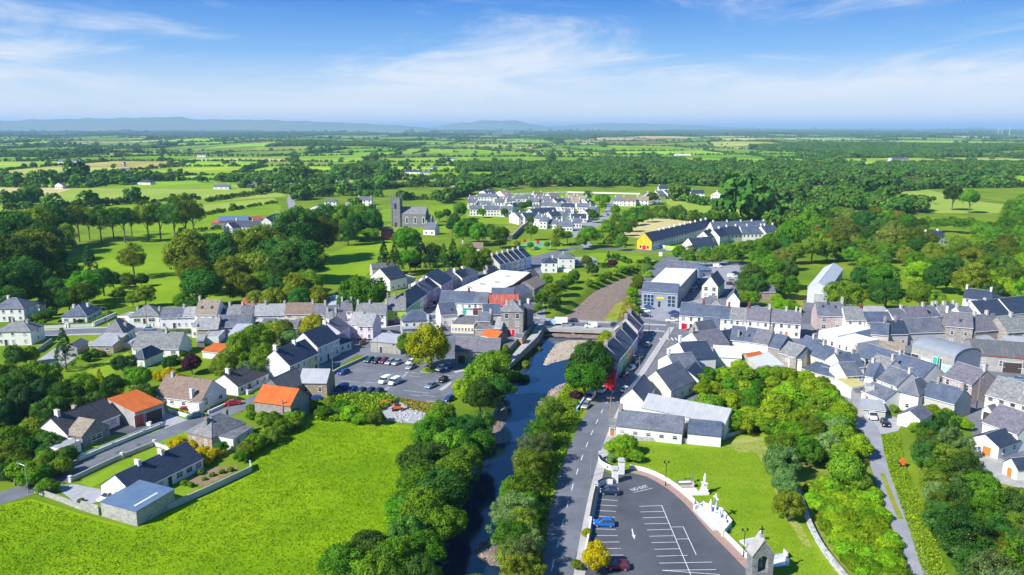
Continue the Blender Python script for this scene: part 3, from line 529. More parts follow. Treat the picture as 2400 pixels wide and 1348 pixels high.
def B(label, A, Bp, z, D, rise=None, kind='g', roof='slate', wall='white', win=(), ch=(), cat='house', name='house', door=(), chm='grey_render', sky=(), over=0.25, fm='frame', base=None, group=None, fascia='frame', ww=1.0, wh=1.25, band=None, st=2.6, loc=None, off=0.0, rz=None, zb=0.0, kid=None, gw=None):
    """A, Bp: photo pixels of the two ends of the front eaves, at eaves height z; the body lies to the left of A->B, D metres deep"""
    if loc is None: a, b = P(*A, z), P(*Bp, z)
    else: a, b = Vector((*loc[0], 0)), Vector((*loc[1], 0))
    a.z = b.z = 0; u = (b - a); L = u.length; u.normalize(); v = Vector((-u.y, u.x, 0)); ang = math.atan2(u.y, u.x)
    root = kid or empty(name, (a + b) / 2 + v * (D / 2), ang); ox = 0.0
    if not kid: tag(root, label, cat, group)
    dist = a.length; near = dist < 420
    if kid is None: parent = root
    hx, hy = L / 2, D / 2; x0, x1, y0, y1 = -hx, hx, -hy, hy
    if rise is None: rise = (D if kind in 'gh' else L) * 0.36
    W = MB(); RF = MB(); zb = -0.4; gw = gw or wall
    if kind in 'gf':
        ax = kind == 'g'
        W.poly([(x0, y0, zb), (x1, y0, zb), (x1, y0, z), (x0, y0, z)] if ax else [(x0, y0, zb), (x1, y0, zb), (x1, y0, z), (0, y0, z + rise), (x0, y0, z)], wall)
        W.poly([(x1, y1, zb), (x0, y1, zb), (x0, y1, z), (x1, y1, z)] if ax else [(x1, y1, zb), (x0, y1, zb), (x0, y1, z), (0, y1, z + rise), (x1, y1, z)], wall)
        W.poly([(x1, y0, zb), (x1, y1, zb), (x1, y1, z), (x1, 0, z + rise), (x1, y0, z)] if ax else [(x1, y0, zb), (x1, y1, zb), (x1, y1, z), (x1, y0, z)], gw)
        W.poly([(x0, y1, zb), (x0, y0, zb), (x0, y0, z), (x0, 0, z + rise), (x0, y1, z)] if ax else [(x0, y1, zb), (x0, y0, zb), (x0, y0, z), (x0, y1, z)], gw)
        half = hy if ax else hx; e = hx if ax else hy; g = 0.08 if over < .3 else over * .5; sl = rise / half; ze = z - over * sl; tk = 0.14
        for s in (-1, 1):
            def pt(along_, out, zz_): return (along_, s * out, zz_) if ax else (s * out, along_, zz_)
            lo = [pt(-e - g, half + over, ze), pt(e + g, half + over, ze), pt(e + g, 0, z + rise), pt(-e - g, 0, z + rise)]
            hi = [(p[0], p[1], p[2] + tk) for p in lo]
            if (s == 1) == ax: lo, hi = lo[::-1], hi[::-1]
            RF.hull(lo, hi, roof)
        r = ('bar', (-e - g, 0, z + rise + tk), (e + g, 0, z + rise + tk)) if ax else ('bar', (0, -e - g, z + rise + tk), (0, e + g, z + rise + tk))
        RF.bar(r[1], r[2], 0.09, 'felt_grey' if roof.startswith('slate') else roof)
        def top(x, y): return z + rise * (1 - abs(y if ax else x) / half)
    elif kind == 'h':
        W.hull([(x0, y0, zb), (x1, y0, zb), (x1, y1, zb), (x0, y1, zb)], [(x0, y0, z), (x1, y0, z), (x1, y1, z), (x0, y1, z)], wall)
        o = over; ax = L >= D; hr = max(0.0, (hx - hy) if ax else (hy - hx)) + 0.05
        c = [(x0 - o, y0 - o, z - .05), (x1 + o, y0 - o, z - .05), (x1 + o, y1 + o, z - .05), (x0 - o, y1 + o, z - .05)]; c2 = [(p[0], p[1], z + .1) for p in c]
        for j in range(4): RF.poly([c[j], c[(j + 1) % 4], c2[(j + 1) % 4], c2[j]], roof)
        r0, r1 = ((-hr, 0, z + rise), (hr, 0, z + rise)) if ax else ((0, -hr, z + rise), (0, hr, z + rise))
        if ax: fs = [[c2[0], c2[1], r1, r0], [c2[1], c2[2], r1], [c2[2], c2[3], r0, r1], [c2[3], c2[0], r0]]
        else: fs = [[c2[0], c2[1], r0], [c2[1], c2[2], r1, r0], [c2[2], c2[3], r1], [c2[3], c2[0], r0, r1]]
        for q in fs: RF.poly(q, roof)
        RF.poly([p for p in c[::-1]], roof)
        for q in ((c2[0], r0), (c2[1], r1 if ax else r0), (c2[2], r1), (c2[3], r0 if ax else r1), (r0, r1)): RF.bar(q[0], q[1], 0.08, 'felt_grey' if roof.startswith('slate') else roof)
        def top(x, y):
            m_ = min(hx - abs(x), hy - abs(y)) / min(hx, hy); return z + rise * m_
    elif kind == 'flat':
        W.hull([(x0, y0, zb), (x1, y0, zb), (x1, y1, zb), (x0, y1, zb)], [(x0, y0, z - .25), (x1, y0, z - .25), (x1, y1, z - .25), (x0, y1, z - .25)], wall)
        p_ = 0.22
        for q in ((x0, x1, y0, y0 + p_), (x0, x1, y1 - p_, y1), (x0, x0 + p_, y0 + p_, y1 - p_), (x1 - p_, x1, y0 + p_, y1 - p_)): W.box(*q, z - .25, z + .05, wall, 'sill')
        RF.box(x0 + p_, x1 - p_, y0 + p_, y1 - p_, z - .24, z - .12, roof)
        def top(x, y): return z - .1
    elif kind == 's':                                 # one slope, front at z, back at z + rise
        W.poly([(x0, y0, zb), (x1, y0, zb), (x1, y0, z), (x0, y0, z)], wall); W.poly([(x1, y1, zb), (x0, y1, zb), (x0, y1, z + rise), (x1, y1, z + rise)], wall)
        W.poly([(x1, y0, zb), (x1, y1, zb), (x1, y1, z + rise), (x1, y0, z)], wall); W.poly([(x0, y1, zb), (x0, y0, zb), (x0, y0, z), (x0, y1, z + rise)], wall)
        o = over; k = rise / D; lo = [(x0 - .1, y0 - o, z - o * k), (x1 + .1, y0 - o, z - o * k), (x1 + .1, y1 + o, z + rise + o * k), (x0 - .1, y1 + o, z + rise + o * k)]
        RF.hull(lo, [(p[0], p[1], p[2] + .1) for p in lo], roof)
        def top(x, y): return z + rise * (y - y0) / D
    elif kind == 'b':                                 # barrel, axis along the front
        n = 12; arc = [(hy * -math.cos(math.pi * k / n), z + rise * math.sin(math.pi * k / n)) for k in range(n + 1)]
        W.poly([(x0, y0, zb), (x1, y0, zb), (x1, y0, z), (x0, y0, z)], wall); W.poly([(x1, y1, zb), (x0, y1, zb), (x0, y1, z), (x1, y1, z)], wall)
        W.poly([(x1, y0, zb), (x1, y1, zb)] + [(x1, y, q) for y, q in arc[::-1]], base or wall); W.poly([(x0, y1, zb), (x0, y0, zb)] + [(x0, y, q) for y, q in arc], base or wall)
        for (ya, za), (yb, zb_) in zip(arc, arc[1:]): RF.hull([(x0 - .15, ya, za), (x1 + .15, ya, za), (x1 + .15, yb, zb_), (x0 - .15, yb, zb_)], [(x0 - .15, ya, za + .1), (x1 + .15, ya, za + .1), (x1 + .15, yb, zb_ + .1), (x0 - .15, yb, zb_ + .1)], roof)
        def top(x, y): return z + rise
    wo = W.build('wall', root); rf = RF.build('roof', root)
    if band:                                          # painted plinth band: (material, height)
        q = MB(); q.box(x0 - .02, x1 + .02, y0 - .03, y0 + .05, -.3, band[1], band[0]); q.build('plinth', root)
    if near and kind in 'gs' and fascia:
        q = MB(); q.box(x0 - .05, x1 + .05, y0 - over - .1, y0 - over + .02, z - .2 - over * .3, z - .06 - over * .3, fascia); q.build('gutter', root)
    for t, *rest in ch:                               # chimneys at t along the ridge
        hh = rest[0] if rest else 1.1; mm = rest[1] if len(rest) > 1 else chm; off_ = rest[2] if len(rest) > 2 else 0.0
        if kind == 'f': x, y = off_, y0 + D * t; k = chim_mesh(mm, hh, 1.0, .7, 0)
        else: x, y = x0 + L * t, off_; k = chim_mesh(mm, hh, .7, 1.1, 2 if near else 0)
        x = min(max(x, x0 + .4), x1 - .4) if kind != 'f' else x; y = min(max(y, y0 + .4), y1 - .4) if kind == 'f' else y
        link('chimney', k, rf, (x, y, top(x, y)))
    for t, s in sky:                                  # roof lights on the front slope
        x = x0 + L * t; y = y0 + hy * s; q = MB(); q.box(-.45, .45, -.6, .6, 0, .1, 'frame_dark'); q.box(-.36, .36, -.5, .5, .1, .13, 'glass'); o = q.build('roof_window', rf, (x, y, top(x, y) + .16)); o.rotation_euler = (math.atan2(rise, hy), 0, 0)
    wl = {'F': (L, lambda t: ((x0 + t, y0 - .012, 0), 0.0)), 'R': (D, lambda t: ((x1 + .012, y0 + t, 0), math.pi / 2)), 'K': (L, lambda t: ((x1 - t, y1 + .012, 0), math.pi)), 'L': (D, lambda t: ((x0 - .012, y1 - t, 0), -math.pi / 2))}
    dts = {}
    for side, t, m, *sz in door:
        ln, f = wl[side]; (px_, py_, _), r_ = f(ln * t); dts.setdefault(side, []).append((ln * t, (sz[0] if sz else 1.0)))
        link('door', door_mesh(m, *(sz if sz else ())), root, (px_, py_, 0), r_)
    for side, rows, cols, *sz in win:
        ln, f = wl[side]; ww_, wh_ = (sz + [ww, wh])[:2] if sz else (ww, wh); wm_, pm_ = win_mesh(ww_, wh_, fm, near); z0_ = sz[2] if len(sz) > 2 else None
        for r_i in range(rows):
            for c_i in range(cols):
                t = ln * (c_i + .5) / cols
                if r_i == 0 and z0_ is None and any(abs(t - d0) < (dw + ww_) / 2 + .1 for d0, dw in dts.get(side, [])): continue
                (px_, py_, _), r_ = f(t); zc = (z0_ if z0_ is not None else min(1.5, z * .55)) + st * r_i
                wo_ = link('window', wm_, root, (px_, py_, zc), r_); 
                if near:
                    q_ = link('pane', pm_, wo_); q_.material_slots[0].link = 'OBJECT'; q_.material_slots[0].material = MATS[random.choice(('glass', 'glass', 'glass_curtain', 'glass_blind'))]
                else: wo_.data = far_win(ww_, wh_)
    NB[0] += 1
    return root
FW = {}
def far_win(a, b):
    k = (round(a, 1), round(b, 1))
    if k not in FW:
        mb = MB(); mb.box(-a / 2, a / 2, -.03, .04, -b / 2, b / 2, 'glass'); mb.box(-a / 2 - .07, a / 2 + .07, -.06, .03, -b / 2 - .08, -b / 2, 'sill'); FW[k] = mb.mesh('window')
    return FW[k]
W2 = lambda n, m=None: (('F', 2, n),)
# ---- west end of the main street, left to right
B('two-storey white house with grey hipped roof at the far left edge', (-22, 725), (55, 724), 5.0, 10, 3.4, 'h', 'slate', win=(('F', 2, 4), ('R', 2, 2)), ch=((.35, 1.2, 'white'),), door=(('F', .55, 'door_dark'),))
B('white rear wing with small hipped slate roof behind the leftmost house', (60, 720), (92, 719), 3.0, 6, 1.8, 'h', 'slate', win=(('F', 1, 1),))
B('two-storey white house with mottled hipped roof below the road at the left edge', (-14, 779), (71, 777.5), 4.7, 9, 2.8, 'h', 'slate_mottled', win=(('F', 2, 3), ('R', 2, 1)), ch=((.35, 1.2), (.75, 1.2)), door=(('F', .3, 'door_dark'),))
B('white bungalow with blue-grey hipped roof and two white chimneys', (144, 742.5), (203, 741.5), 2.8, 13, 3.6, 'h', 'slate_blue', win=(('F', 1, 3, 1.5, 1.2), ('R', 1, 3)), ch=((.28, 1.4, 'white', -1.5), (.72, 1.4, 'white', 1)), door=(('F', .5, 'door_dark'),))
B('bay-windowed bungalow with pyramid grey roof beside the road', (303, 742.5), (372, 740.5), 2.9, 10, 3.4, 'h', 'slate_mottled', win=(('F', 1, 2, 2.4, 1.4),), ch=((.15, 1.5), (.9, 1.5)), door=(('F', .5, 'door_dark'),))
B('low white flat garage beside the bay-windowed bungalow', (275, 741), (302, 742), 2.6, 7, kind='flat', roof='felt_grey', door=(('F', .4, 'brown_wood', 2.2, 2.1),), cat='garage', name='garage')
B('white terraced house with smooth slate roof next to the bay-windowed bungalow', (374, 744.5), (427.5, 743.5), 4.2, 8, 2.8, roof='slate', win=W2(3), ch=((.97, 1.0),), door=(('F', .62, 'door_dark'),))
B('narrow white terraced house with mottled roof beside the brown-roofed house', (428, 743.5), (456, 743), 4.2, 8, 2.9, roof='slate_pale', win=W2(2), door=(('F', .8, 'door_dark'),))
B('tall house with tan tiled roof and two roof windows on the main street', (456.5, 737), (508, 737.5), 5.4, 9, 4.6, roof='tile_tan', win=(('F', 2, 3),), sky=((.25, .45), (.7, .45)), ch=((.02, 1.2),))
B('low white terrace house between tan roof and purple roof', (509, 743), (529, 742.5), 4.0, 7, 2.2, roof='slate_blue', win=W2(1), ch=((.95, .9),))
B('white terrace house with lichened grey roof, left of the purple-grey one', (529, 742), (564.5, 742), 4.2, 8, 3.4, roof='slate_mottled', win=W2(2), ch=((.03, 1.1), (.97, 1.1)))
B('terrace house with purple-grey slates between two pale roofs', (565, 741), (594, 739.5), 4.4, 8, 3.2, roof='slate_purple', win=W2(3), ch=((.97, 1.1),))
B('white terrace house with pale roof, narrowest in the middle of the row', (594.5, 739), (621, 738.5), 4.4, 8, 3.3, roof='slate_pale', win=W2(2), ch=((.97, 1.1),))
B('white terrace house with pale roof and blue windows beside the brown roof', (621.5, 738.5), (666.5, 737.5), 4.4, 8, 3.2, roof='slate_pale', win=W2(2, 1), ch=((.98, 1.0),), door=(('F', .5, 'frame'),))
B('long terrace house with brown tiled roof and dark windows', (667, 736.5), (731.5, 736), 4.6, 8, 3.4, roof='tile_brown', wall='cream', win=W2(3), ch=((.98, 1.1),), ww=1.6)
B('terrace house with purple slates at the east end of the row', (732, 738), (760, 738), 4.4, 8, 3.2, roof='slate_purple', win=W2(2), ch=((.95, 1.2),))
B('small slate-roofed house behind the street corner', (797, 730), (824, 729.5), 4.8, 8, 3.2, roof='slate_purple', win=W2(2), ch=((.04, 1.3), (.96, 1.3)))
B('low slate link building between the corner houses', (764, 733), (796, 731), 4.0, 6, 2.0, roof='slate')
# near side of the street (backs towards the camera)
B('low building with pale slate roof, its back to the gardens', (461, 771), (511, 769.5), 3.4, 9, 2.6, roof='slate_pale', wall='stone_brown', win=(('F', 1, 3),), ch=((.97, 1.0),))
B('long low building with two-tone grey roof behind the street', (512, 766.5), (588, 763), 3.2, 10, 3.0, roof='slate', wall='grey_render')
B('white rendered lean-to house with dark window beside the tan roof', (448, 762), (462, 762), 4.6, 7, 0.8, 's', 'slate_pale', win=(('F', 1, 1),))
B('long outhouse with patched grey sheet roof sloping to the gardens', (535, 784), (572, 784), 2.6, 9, 1.4, 's', 'sheet_grey', 'stone_dark', cat='outhouse', name='outhouse')
B('white flat-roofed back extension with white sheds', (476, 790), (512, 789), 2.6, 9, kind='flat', roof='felt_grey', wall='white', cat='outhouse', name='outhouse')
B('small grey lean-to shed behind the orange shed garden', (460, 798), (478, 797), 2.4, 5, .6, 's', 'slate_pale', 'stone', cat='shed', name='shed')
B('garden shed with bright orange sheet roof by a copper bush', (474, 822), (514, 826), 2.4, 6, 0.9, 's', 'rust', 'white', cat='shed', name='shed')
for i, (q, r) in enumerate((((612, 762), (640, 762)), ((641, 764), (668, 765)))): B(('low', 'narrow')[i] + ' pale-roofed outbuilding among ivy behind the street', q, r, 2.8, 7, 1.6, roof='slate', wall='stone', cat='outhouse', name='outhouse')
B('outbuilding with plain slate roof behind the brown-roofed house', (672, 768), (697, 768), 2.9, 7, 1.8, roof='slate_purple', wall='stone', cat='outhouse', name='outhouse')
B('brown-roofed outbuilding next to the yellowish garden tree', (698, 764), (716, 762), 2.9, 7, 1.6, roof='tile_brown', wall='stone', cat='outhouse', name='outhouse')
B('small house with mottled roof near the street corner, left of a pair', (760, 755), (785, 755), 4.4, 8, 3.0, roof='slate_mottled', win=W2(1), ch=((.02, 1.2), (.97, 1.2)))
B('small house with purple slate roof near the street corner, right of a pair', (785.5, 755), (815, 752), 4.4, 8, 3.0, roof='slate_purple', win=W2(1), ch=((.5, .9),))
# behind the row
B('shed with faded red sheet roof behind the terrace', (566, 716), (608, 715), 3.0, 9, 2.0, roof='rust_red', wall='block', cat='shed', name='shed')
B('barn with mossy ochre roof behind the terrace', (618, 716), (660, 712), 3.2, 9, 2.4, roof='tile_tan', wall='stone', cat='barn', name='barn')
B('shed with pinkish sheet roof behind the brown-roofed house', (636, 722), (664, 721), 2.6, 6, 1.0, roof='rust_red', wall='block', cat='shed', name='shed')
B('long low stone outbuilding behind the terrace', (664, 716), (712, 715), 2.6, 6, 1.6, roof='tile_tan', wall='stone', cat='outhouse', name='outhouse')
B('wide shed with light grey sheet roof behind the terrace', (716, 718), (787, 717), 3.2, 14, 2.6, roof='sheet_grey', wall='grey_render', cat='shed', name='shed')
# ---- around the pub corner
B('long grey slate roofed house left of the lime green house', (832, 736), (904, 736), 5.0, 9, 3.0, roof='slate_mottled', win=W2(4), ch=((.02, 1.2), (.42, 1.2), (.97, 1.5)))
B('pale pink corner house with half-hipped pale roof and dark painted band', (837.5, 763), (873.5, 764), 5.2, 10.5, 3.0, roof='slate_pale', wall='pink', win=(('F', 2, 2, .9, 1.4), ('R', 1, 1)), ch=((.1, .8),), cat='house', band=('black', .5))
B('set-back wing of the pink corner house with pale roof', (816, 758), (837, 759.5), 5.2, 9, 3.0, roof='slate_pale', wall='pink', win=(('F', 2, 1),))
B('lime green house with purple plinth on the street corner', (905.5, 726), (951, 725), 5.6, 8.5, 4.0, roof='slate_mottled', wall='lime', win=(('F', 2, 1, 1.2, 1.5),), band=('purple', 1.5), ch=((.0, 1.3, 'stone'), (.97, 1.3, 'stone')))
B('white two-storey house with blue-grey slates and dark windows', (944, 754), (1014, 750.5), 4.8, 7, 3.2, 'h', roof='slate_blue', win=(('F', 1, 4, .9, 1.4, 3.4),), ch=((.15, .6), (.85, 1.6, 'white', -3.2)))
B('lean-to with whitish roof at the back of the white two-storey house', (941, 770), (996, 767), 2.6, 5, 1.5, 's', 'felt_grey', 'grey_render', win=(('F', 1, 5),), cat='extension', name='extension')
B('white gabled shop house beside the satellite dish', (1033, 738), (1072, 735), 4.6, 8, 3.6, roof='slate_blue', win=(('F', 1, 2, 1.2, 1.5),), sky=((.72, .35),))
B('cream single-storey building with stained flat roof', (1057, 760), (1110.5, 762), 3.2, 15, kind='flat', roof='felt', wall='cream', win=(('F', 1, 7, .8, 1.1),))
B('small stone house with dark slate roof beside the tall stone house', (1119, 752), (1149, 753), 4.0, 7, 2.4, roof='slate', wall='stone', win=(('F', 1, 2, 1.2, 1.5),), ch=((.97, 1.2),))
B('dark flat-roofed annex below the small stone house', (1113, 770), (1141, 772), 2.6, 6, .6, 's', 'felt', 'stone', cat='extension', name='extension')
B('low slate-roofed range joining the tall stone house', (1133, 737), (1174, 736), 4.6, 8, 3.0, roof='slate_blue', wall='grey_render')
B('slanting grey annex against the tall stone house', (1158, 768), (1175, 769), 3.6, 5, 2.6, 's', 'slate_pale', 'grey_render', cat='extension', name='extension')
TALL = B('tall three-storey grey stone house with two red doors by the bridge', (1174.5, 731), (1225.5, 732), 8.7, 9.5, 3.4, 'h', 'slate_mottled', 'stone', win=(('F', 3, 2, 1.3, 1.8), ('R', 3, 1, .9, 1.2)), door=(('F', .36, 'door_red', 1.3, 2.4), ('F', .56, 'door_red', 1.1, 2.4)), ch=((.2, 1.6), (.8, 1.6)), st=2.9)
B('tall narrow rear stack building with white chimney behind the stone house', (1236, 724), (1250, 722), 8.2, 4, 1.4, 'g', 'slate', 'stone_dark', ch=((.7, 1.6, 'white'),))
B('small shed with orange sheet roof in front of the tall stone house', (1128, 786), (1165, 793), 2.4, 6, 1.6, 'g', 'rust', 'stone_dark', cat='shed', name='shed')
B('dark slate outhouse behind the orange-roofed shed', (1138, 775), (1170, 778), 2.6, 5, 1.2, 'g', 'slate', 'stone_dark', cat='outhouse', name='outhouse')
B('long stone barn with slate roof beside the riverside car park', (1066, 822), (1171, 825), 4.0, 7, 3.4, roof='slate_purple', wall='stone', win=(('F', 1, 4, .8, .9),), door=(('F', .15, 'door_dark', 2.4, 2.6), ('F', .5, 'door_dark', 1.2, 2.2)), cat='barn', name='barn', fascia=None)
B('wooden hut with dark roof by the river wall', (1206, 790), (1224, 792), 2.3, 3.5, .8, 'g', 'slate', 'wood', cat='hut', name='hut')
B('block-walled shed with low grey sheet roof at the car park', (868, 800), (938, 806), 3.6, 9, .5, 's', 'sheet_grey', 'block', cat='shed', name='shed', door=(('F', .35, 'door_dark', 1.0, 2.1),), fascia=None)
B('small dark-gabled shed with rusty end behind the block-walled shed', (905, 795), (938, 791), 2.4, 5, 1.5, 'f', 'slate', 'stone_dark', cat='shed', name='shed')
# ---- shops and supermarket north of the street
SHA = B('white shop terrace with teal shop front and red ridge tiles', (1029, 708), (1108, 710), 5.4, 9, 3.6, roof='slate_blue', win=(('F', 2, 5),), door=(('F', .88, 'frame', 1.2, 2.2),), ch=((.83, 1.0, 'maroon'),), cat='shop', name='shop')
SHB = B('white shop with dark brown shop front at the end of the terrace', (1108.5, 710), (1142, 711), 5.4, 9, 3.4, roof='slate', win=(('F', 1, 3, 1.0, 1.3, 4.2),), door=(('F', .5, 'maroon', 1.4, 2.3),), cat='shop', name='shop')
SUPER = [(1055, 686), (1146, 689), (1202, 668), (1242, 640), (1171, 634)]
def slab_building(label, name, cat, pts, z, wall, roof, over=0.0, para=0.3):
    q = G(pts, z); c = sum(q, Vector()) / len(q); c.z = 0; r = empty(name, c); tag(r, label, cat); q = [p - c for p in q]
    if sum(a.x * b.y - b.x * a.y for a, b in zip(q, q[1:] + q[:1])) < 0: q = q[::-1]
    m = MB(); m.hull([(p.x, p.y, -.4) for p in q], [(p.x, p.y, z - .02) for p in q], wall); m.build('wall', r)
    m = MB(); k = 1 + over; m.hull([(p.x * k, p.y * k, z) for p in q], [(p.x * k, p.y * k, z + .25) for p in q], roof); rf = m.build('roof', r)
    return r, rf
sb, sbr = slab_building('large supermarket with broad white membrane roof behind the shops', 'supermarket', 'supermarket', SUPER, 6.4, 'maroon', 'membrane', 0.01)
for x, y in ((1100, 676), (1165, 664), (1190, 650), (1130, 668)):
    m = MB(); m.box(-.9, .9, -.6, .6, 0, .8, 'sheet_grey'); p = P(x, y, 6.6); m.build('roof_vent', sbr, (p.x - sb.location.x, p.y - sb.location.y, 6.65))
B('barn with faded red striped sheet roof behind the tall stone house', (1147, 717), (1217, 716), 4.6, 9, 3.4, roof='rust_red', wall='grey_render', cat='barn', name='barn', fascia=None)
B('grey slate barn with pointed gable behind the red-roofed barn', (1150, 697), (1203, 698), 5.0, 9, 3.0, roof='slate_blue', wall='grey_render', cat='barn', name='barn')
B('slate shed right of the supermarket with pale gable', (1212, 694), (1248, 682), 4.0, 9, 2.6, roof='slate', wall='cream', cat='shed', name='shed')
B('low shed with white flat roof beside the supermarket', (1188, 698), (1218, 694), 3.0, 7, .5, 's', 'sheet_white', 'white', cat='shed', name='shed')
B('old brown-roofed barn at the riverside behind the supermarket', (1252, 676), (1279, 662), 3.6, 9, 2.8, roof='tile_tan', wall='stone_dark', cat='barn', name='barn')
B('stone gable-fronted outbuilding at the back corner of the supermarket', (1226, 650), (1250, 652), 4.2, 7, 2.8, 'f', 'tile_tan', 'stone', cat='outhouse', name='outhouse')
# north street, left side, near to far
for i, (p, q, wl_, rf_, lab) in enumerate([((952, 722), (985, 698.5), 'green', 'slate_dark', 'sea green terraced house round the corner from the lime house'), ((985, 698.5), (1001, 687.5), 'white', 'slate_dark', 'white terraced house next to the sea green one'), ((1001, 686), (1016, 677.5), 'grey_render', 'slate', 'grey terraced house with red shop door on the north street'), ((1016, 677), (1035, 667), 'white', 'slate_dark', 'white terraced house nearest the long white hall')]):
    B(lab, p, q, 5.6, 9, 3.6, roof=rf_, wall=wl_, win=(('F', 2, 3),), ch=((.02, 1.5, 'stone'),), door=(('F', .5, 'door_red' if i == 2 else 'door_dark'),))
B('white gable-ended house with dark roof and timbered dormer', (868, 650), (914, 657), 5.0, 11, 4.6, 'f', 'slate_dark', win=(('R', 1, 3),))
B('barrel-roofed dark shed behind the dormered white house', (873, 633), (926, 630), 4.0, 9, 2.4, 'b', 'sheet_dark', 'grey_render', cat='shed', name='shed')
B('low dark flat-roofed extension beside the dormered house', (938, 655), (975, 650), 3.2, 12, kind='flat', roof='felt', wall='grey_render', cat='extension', name='extension')
B('long white hall with dark blue-grey roof on the north street', (1034, 669), (1061, 652.5), 6.0, 14, 4.2, roof='slate_dark', win=(('F', 2, 3),), sky=((.8, .5),))
B('grey house with slate roof beside the white hall', (1062, 656), (1081, 646), 4.6, 9, 3.2, roof='slate', wall='grey_render', win=(('F', 1, 3),))
B('white cottage with slate roof and tall chimney on the north street', (1083, 652), (1100, 644), 4.2, 8, 2.8, roof='slate_dark', win=(('F', 1, 2),), ch=((.03, 1.4, 'white'),))
B('small white cottage at the far end of the cottage row', (1101, 645), (1121, 636), 3.8, 8, 2.4, roof='slate', win=(('F', 1, 3),), ch=((.03, 1.4, 'white'), (.97, 1.2, 'white')))
ta_, tb_ = Vector((1172, 620)), Vector((1245, 600))
tl = ['grey', 'pale blue', 'cream', 'white', 'grey-blue', 'pastel blue']
for i, wl_ in enumerate(('grey_render', 'sky_blue', 'cream', 'white', 'lilac', 'sky_blue')):
    p = ta_.lerp(tb_, i / 6); q = ta_.lerp(tb_, (i + .97) / 6)
    B(('%s terraced house in the far stepped terrace, ' % tl[i]) + ('nearest' if i == 0 else ['', 'second', 'third', 'fourth', 'fifth', 'farthest'][i]) + ' of six', p, q, 5.6 + .12 * i, 10, 4.0, roof='slate_dark', wall=wl_, win=(('F', 2, 2),), ch=((.03, 1.2),), group='stepped terrace')
B('hipped pale-roofed house behind the stepped terrace', (1190, 604), (1228, 602), 5.0, 9, 3.4, 'h', 'tile_tan', 'white')
B('white two-storey house with hipped dark roof north of the river', (1271, 616), (1306, 616), 5.2, 9, 2.6, 'h', 'slate_dark', win=(('F', 2, 2), ('R', 2, 2)), ch=((.7, 1.4, 'white'),))
B('white detached house with slate pyramid roof next to the river field', (1310, 606), (1347, 606), 5.4, 9, 2.8, 'h', 'slate', win=(('F', 2, 2), ('R', 2, 2)), ch=((.3, 1.2),))
B('white flat-roofed bungalow beside the small river field', (1347, 612), (1400, 609), 2.8, 8, .5, 's', 'felt_grey', win=(('F', 1, 5),))
B('brown-roofed bungalow among trees below the graveyard', (1081, 582), (1132, 582), 2.8, 9, 2.8, roof='tile_brown', win=(('F', 1, 4),), ch=((.05, 1.2, 'white'),))
# ---- diagonal lane, its left side from near to far
B('tall white house with dark roof and pale blue front on the lane', (678.7, 857), (718.6, 839.6), 5.4, 10, 4.0, roof='slate_dark', win=(('F', 2, 3, 1.0, 1.5),), ch=((.03, 1.4, 'white'),), door=(('F', .5, 'door_dark'),))
B('pale yellow house on the lane between white houses', (719, 839.2), (746, 827), 5.4, 9, 3.8, roof='slate_dark', wall='pale_yellow', win=(('F', 2, 2, 1.0, 1.5),), ch=((.05, 1.0, 'white'),), door=(('F', .75, 'door_dark'),))
B('large white house with big dark blue roof on the lane', (744, 814.5), (795, 792.5), 5.6, 10, 4.2, roof='slate_dark', win=(('F', 2, 4, .9, 1.4),), ch=((.97, 1.2, 'white'),), door=(('F', .45, 'door_dark'),))
B('low dark-roofed annex at the upper end of the large white house', (795.5, 807), (823, 799), 3.0, 7, 2.0, roof='slate_dark', win=(('F', 1, 2),))
B('lilac house with slate roof where the lane meets the street', (797, 778), (819, 763), 5.2, 9, 3.0, roof='slate_purple', wall='lilac', win=(('F', 2, 2),), ch=((.1, 1.0, 'white'),))
B('white bungalow with black tiled roof and white chimney on the lane', (557, 906), (628.6, 875), 2.7, 9, 2.8, roof='tile_black', win=(('F', 1, 4, 1.1, 1.2),), ch=((.12, 1.3, 'white'),), door=(('F', .36, 'brown_wood', 1.2, 2.1),))
B('brown-roofed dormer bungalow with tall white front chimney', (361.5, 927), (471, 941.5), 2.6, 10, 4.2, roof='tile_brown', win=(('F', 1, 4, 1.3, 1.0), ('R', 1, 2, 1.5, 1.1)), ch=((.15, 1.0), (.78, 2.2, 'white', -4.2)), sky=((.38, 1.3), (.58, 1.1)))
B('white flat garage at the corner of the brown-roofed bungalow', (438, 945), (466, 947), 2.6, 5, kind='flat', roof='felt_grey', door=(('F', .5, 'frame', 2.4, 2.1),), cat='garage', name='garage')
B('orange-red rusty sheet roofed barn beside the black-tiled house', (316, 967), (384, 944), 3.8, 10.5, 1.6, 's', 'rust', 'concrete', door=(('F', .15, 'rust_red', 3.0, 3.0), ('F', .6, 'door_dark', 5.0, 2.8)), cat='barn', name='barn', fascia=None)
BLK = B('long bungalow with ribbed black tile roof and stone front gable', (158, 1019), (279, 970), 2.9, 9.5, 3.4, roof='tile_black', win=(('F', 1, 4, 1.8, 1.3),), ch=((.12, 1.3, 'white'), (.5, 1.2, 'concrete', 1.2)), over=.4)
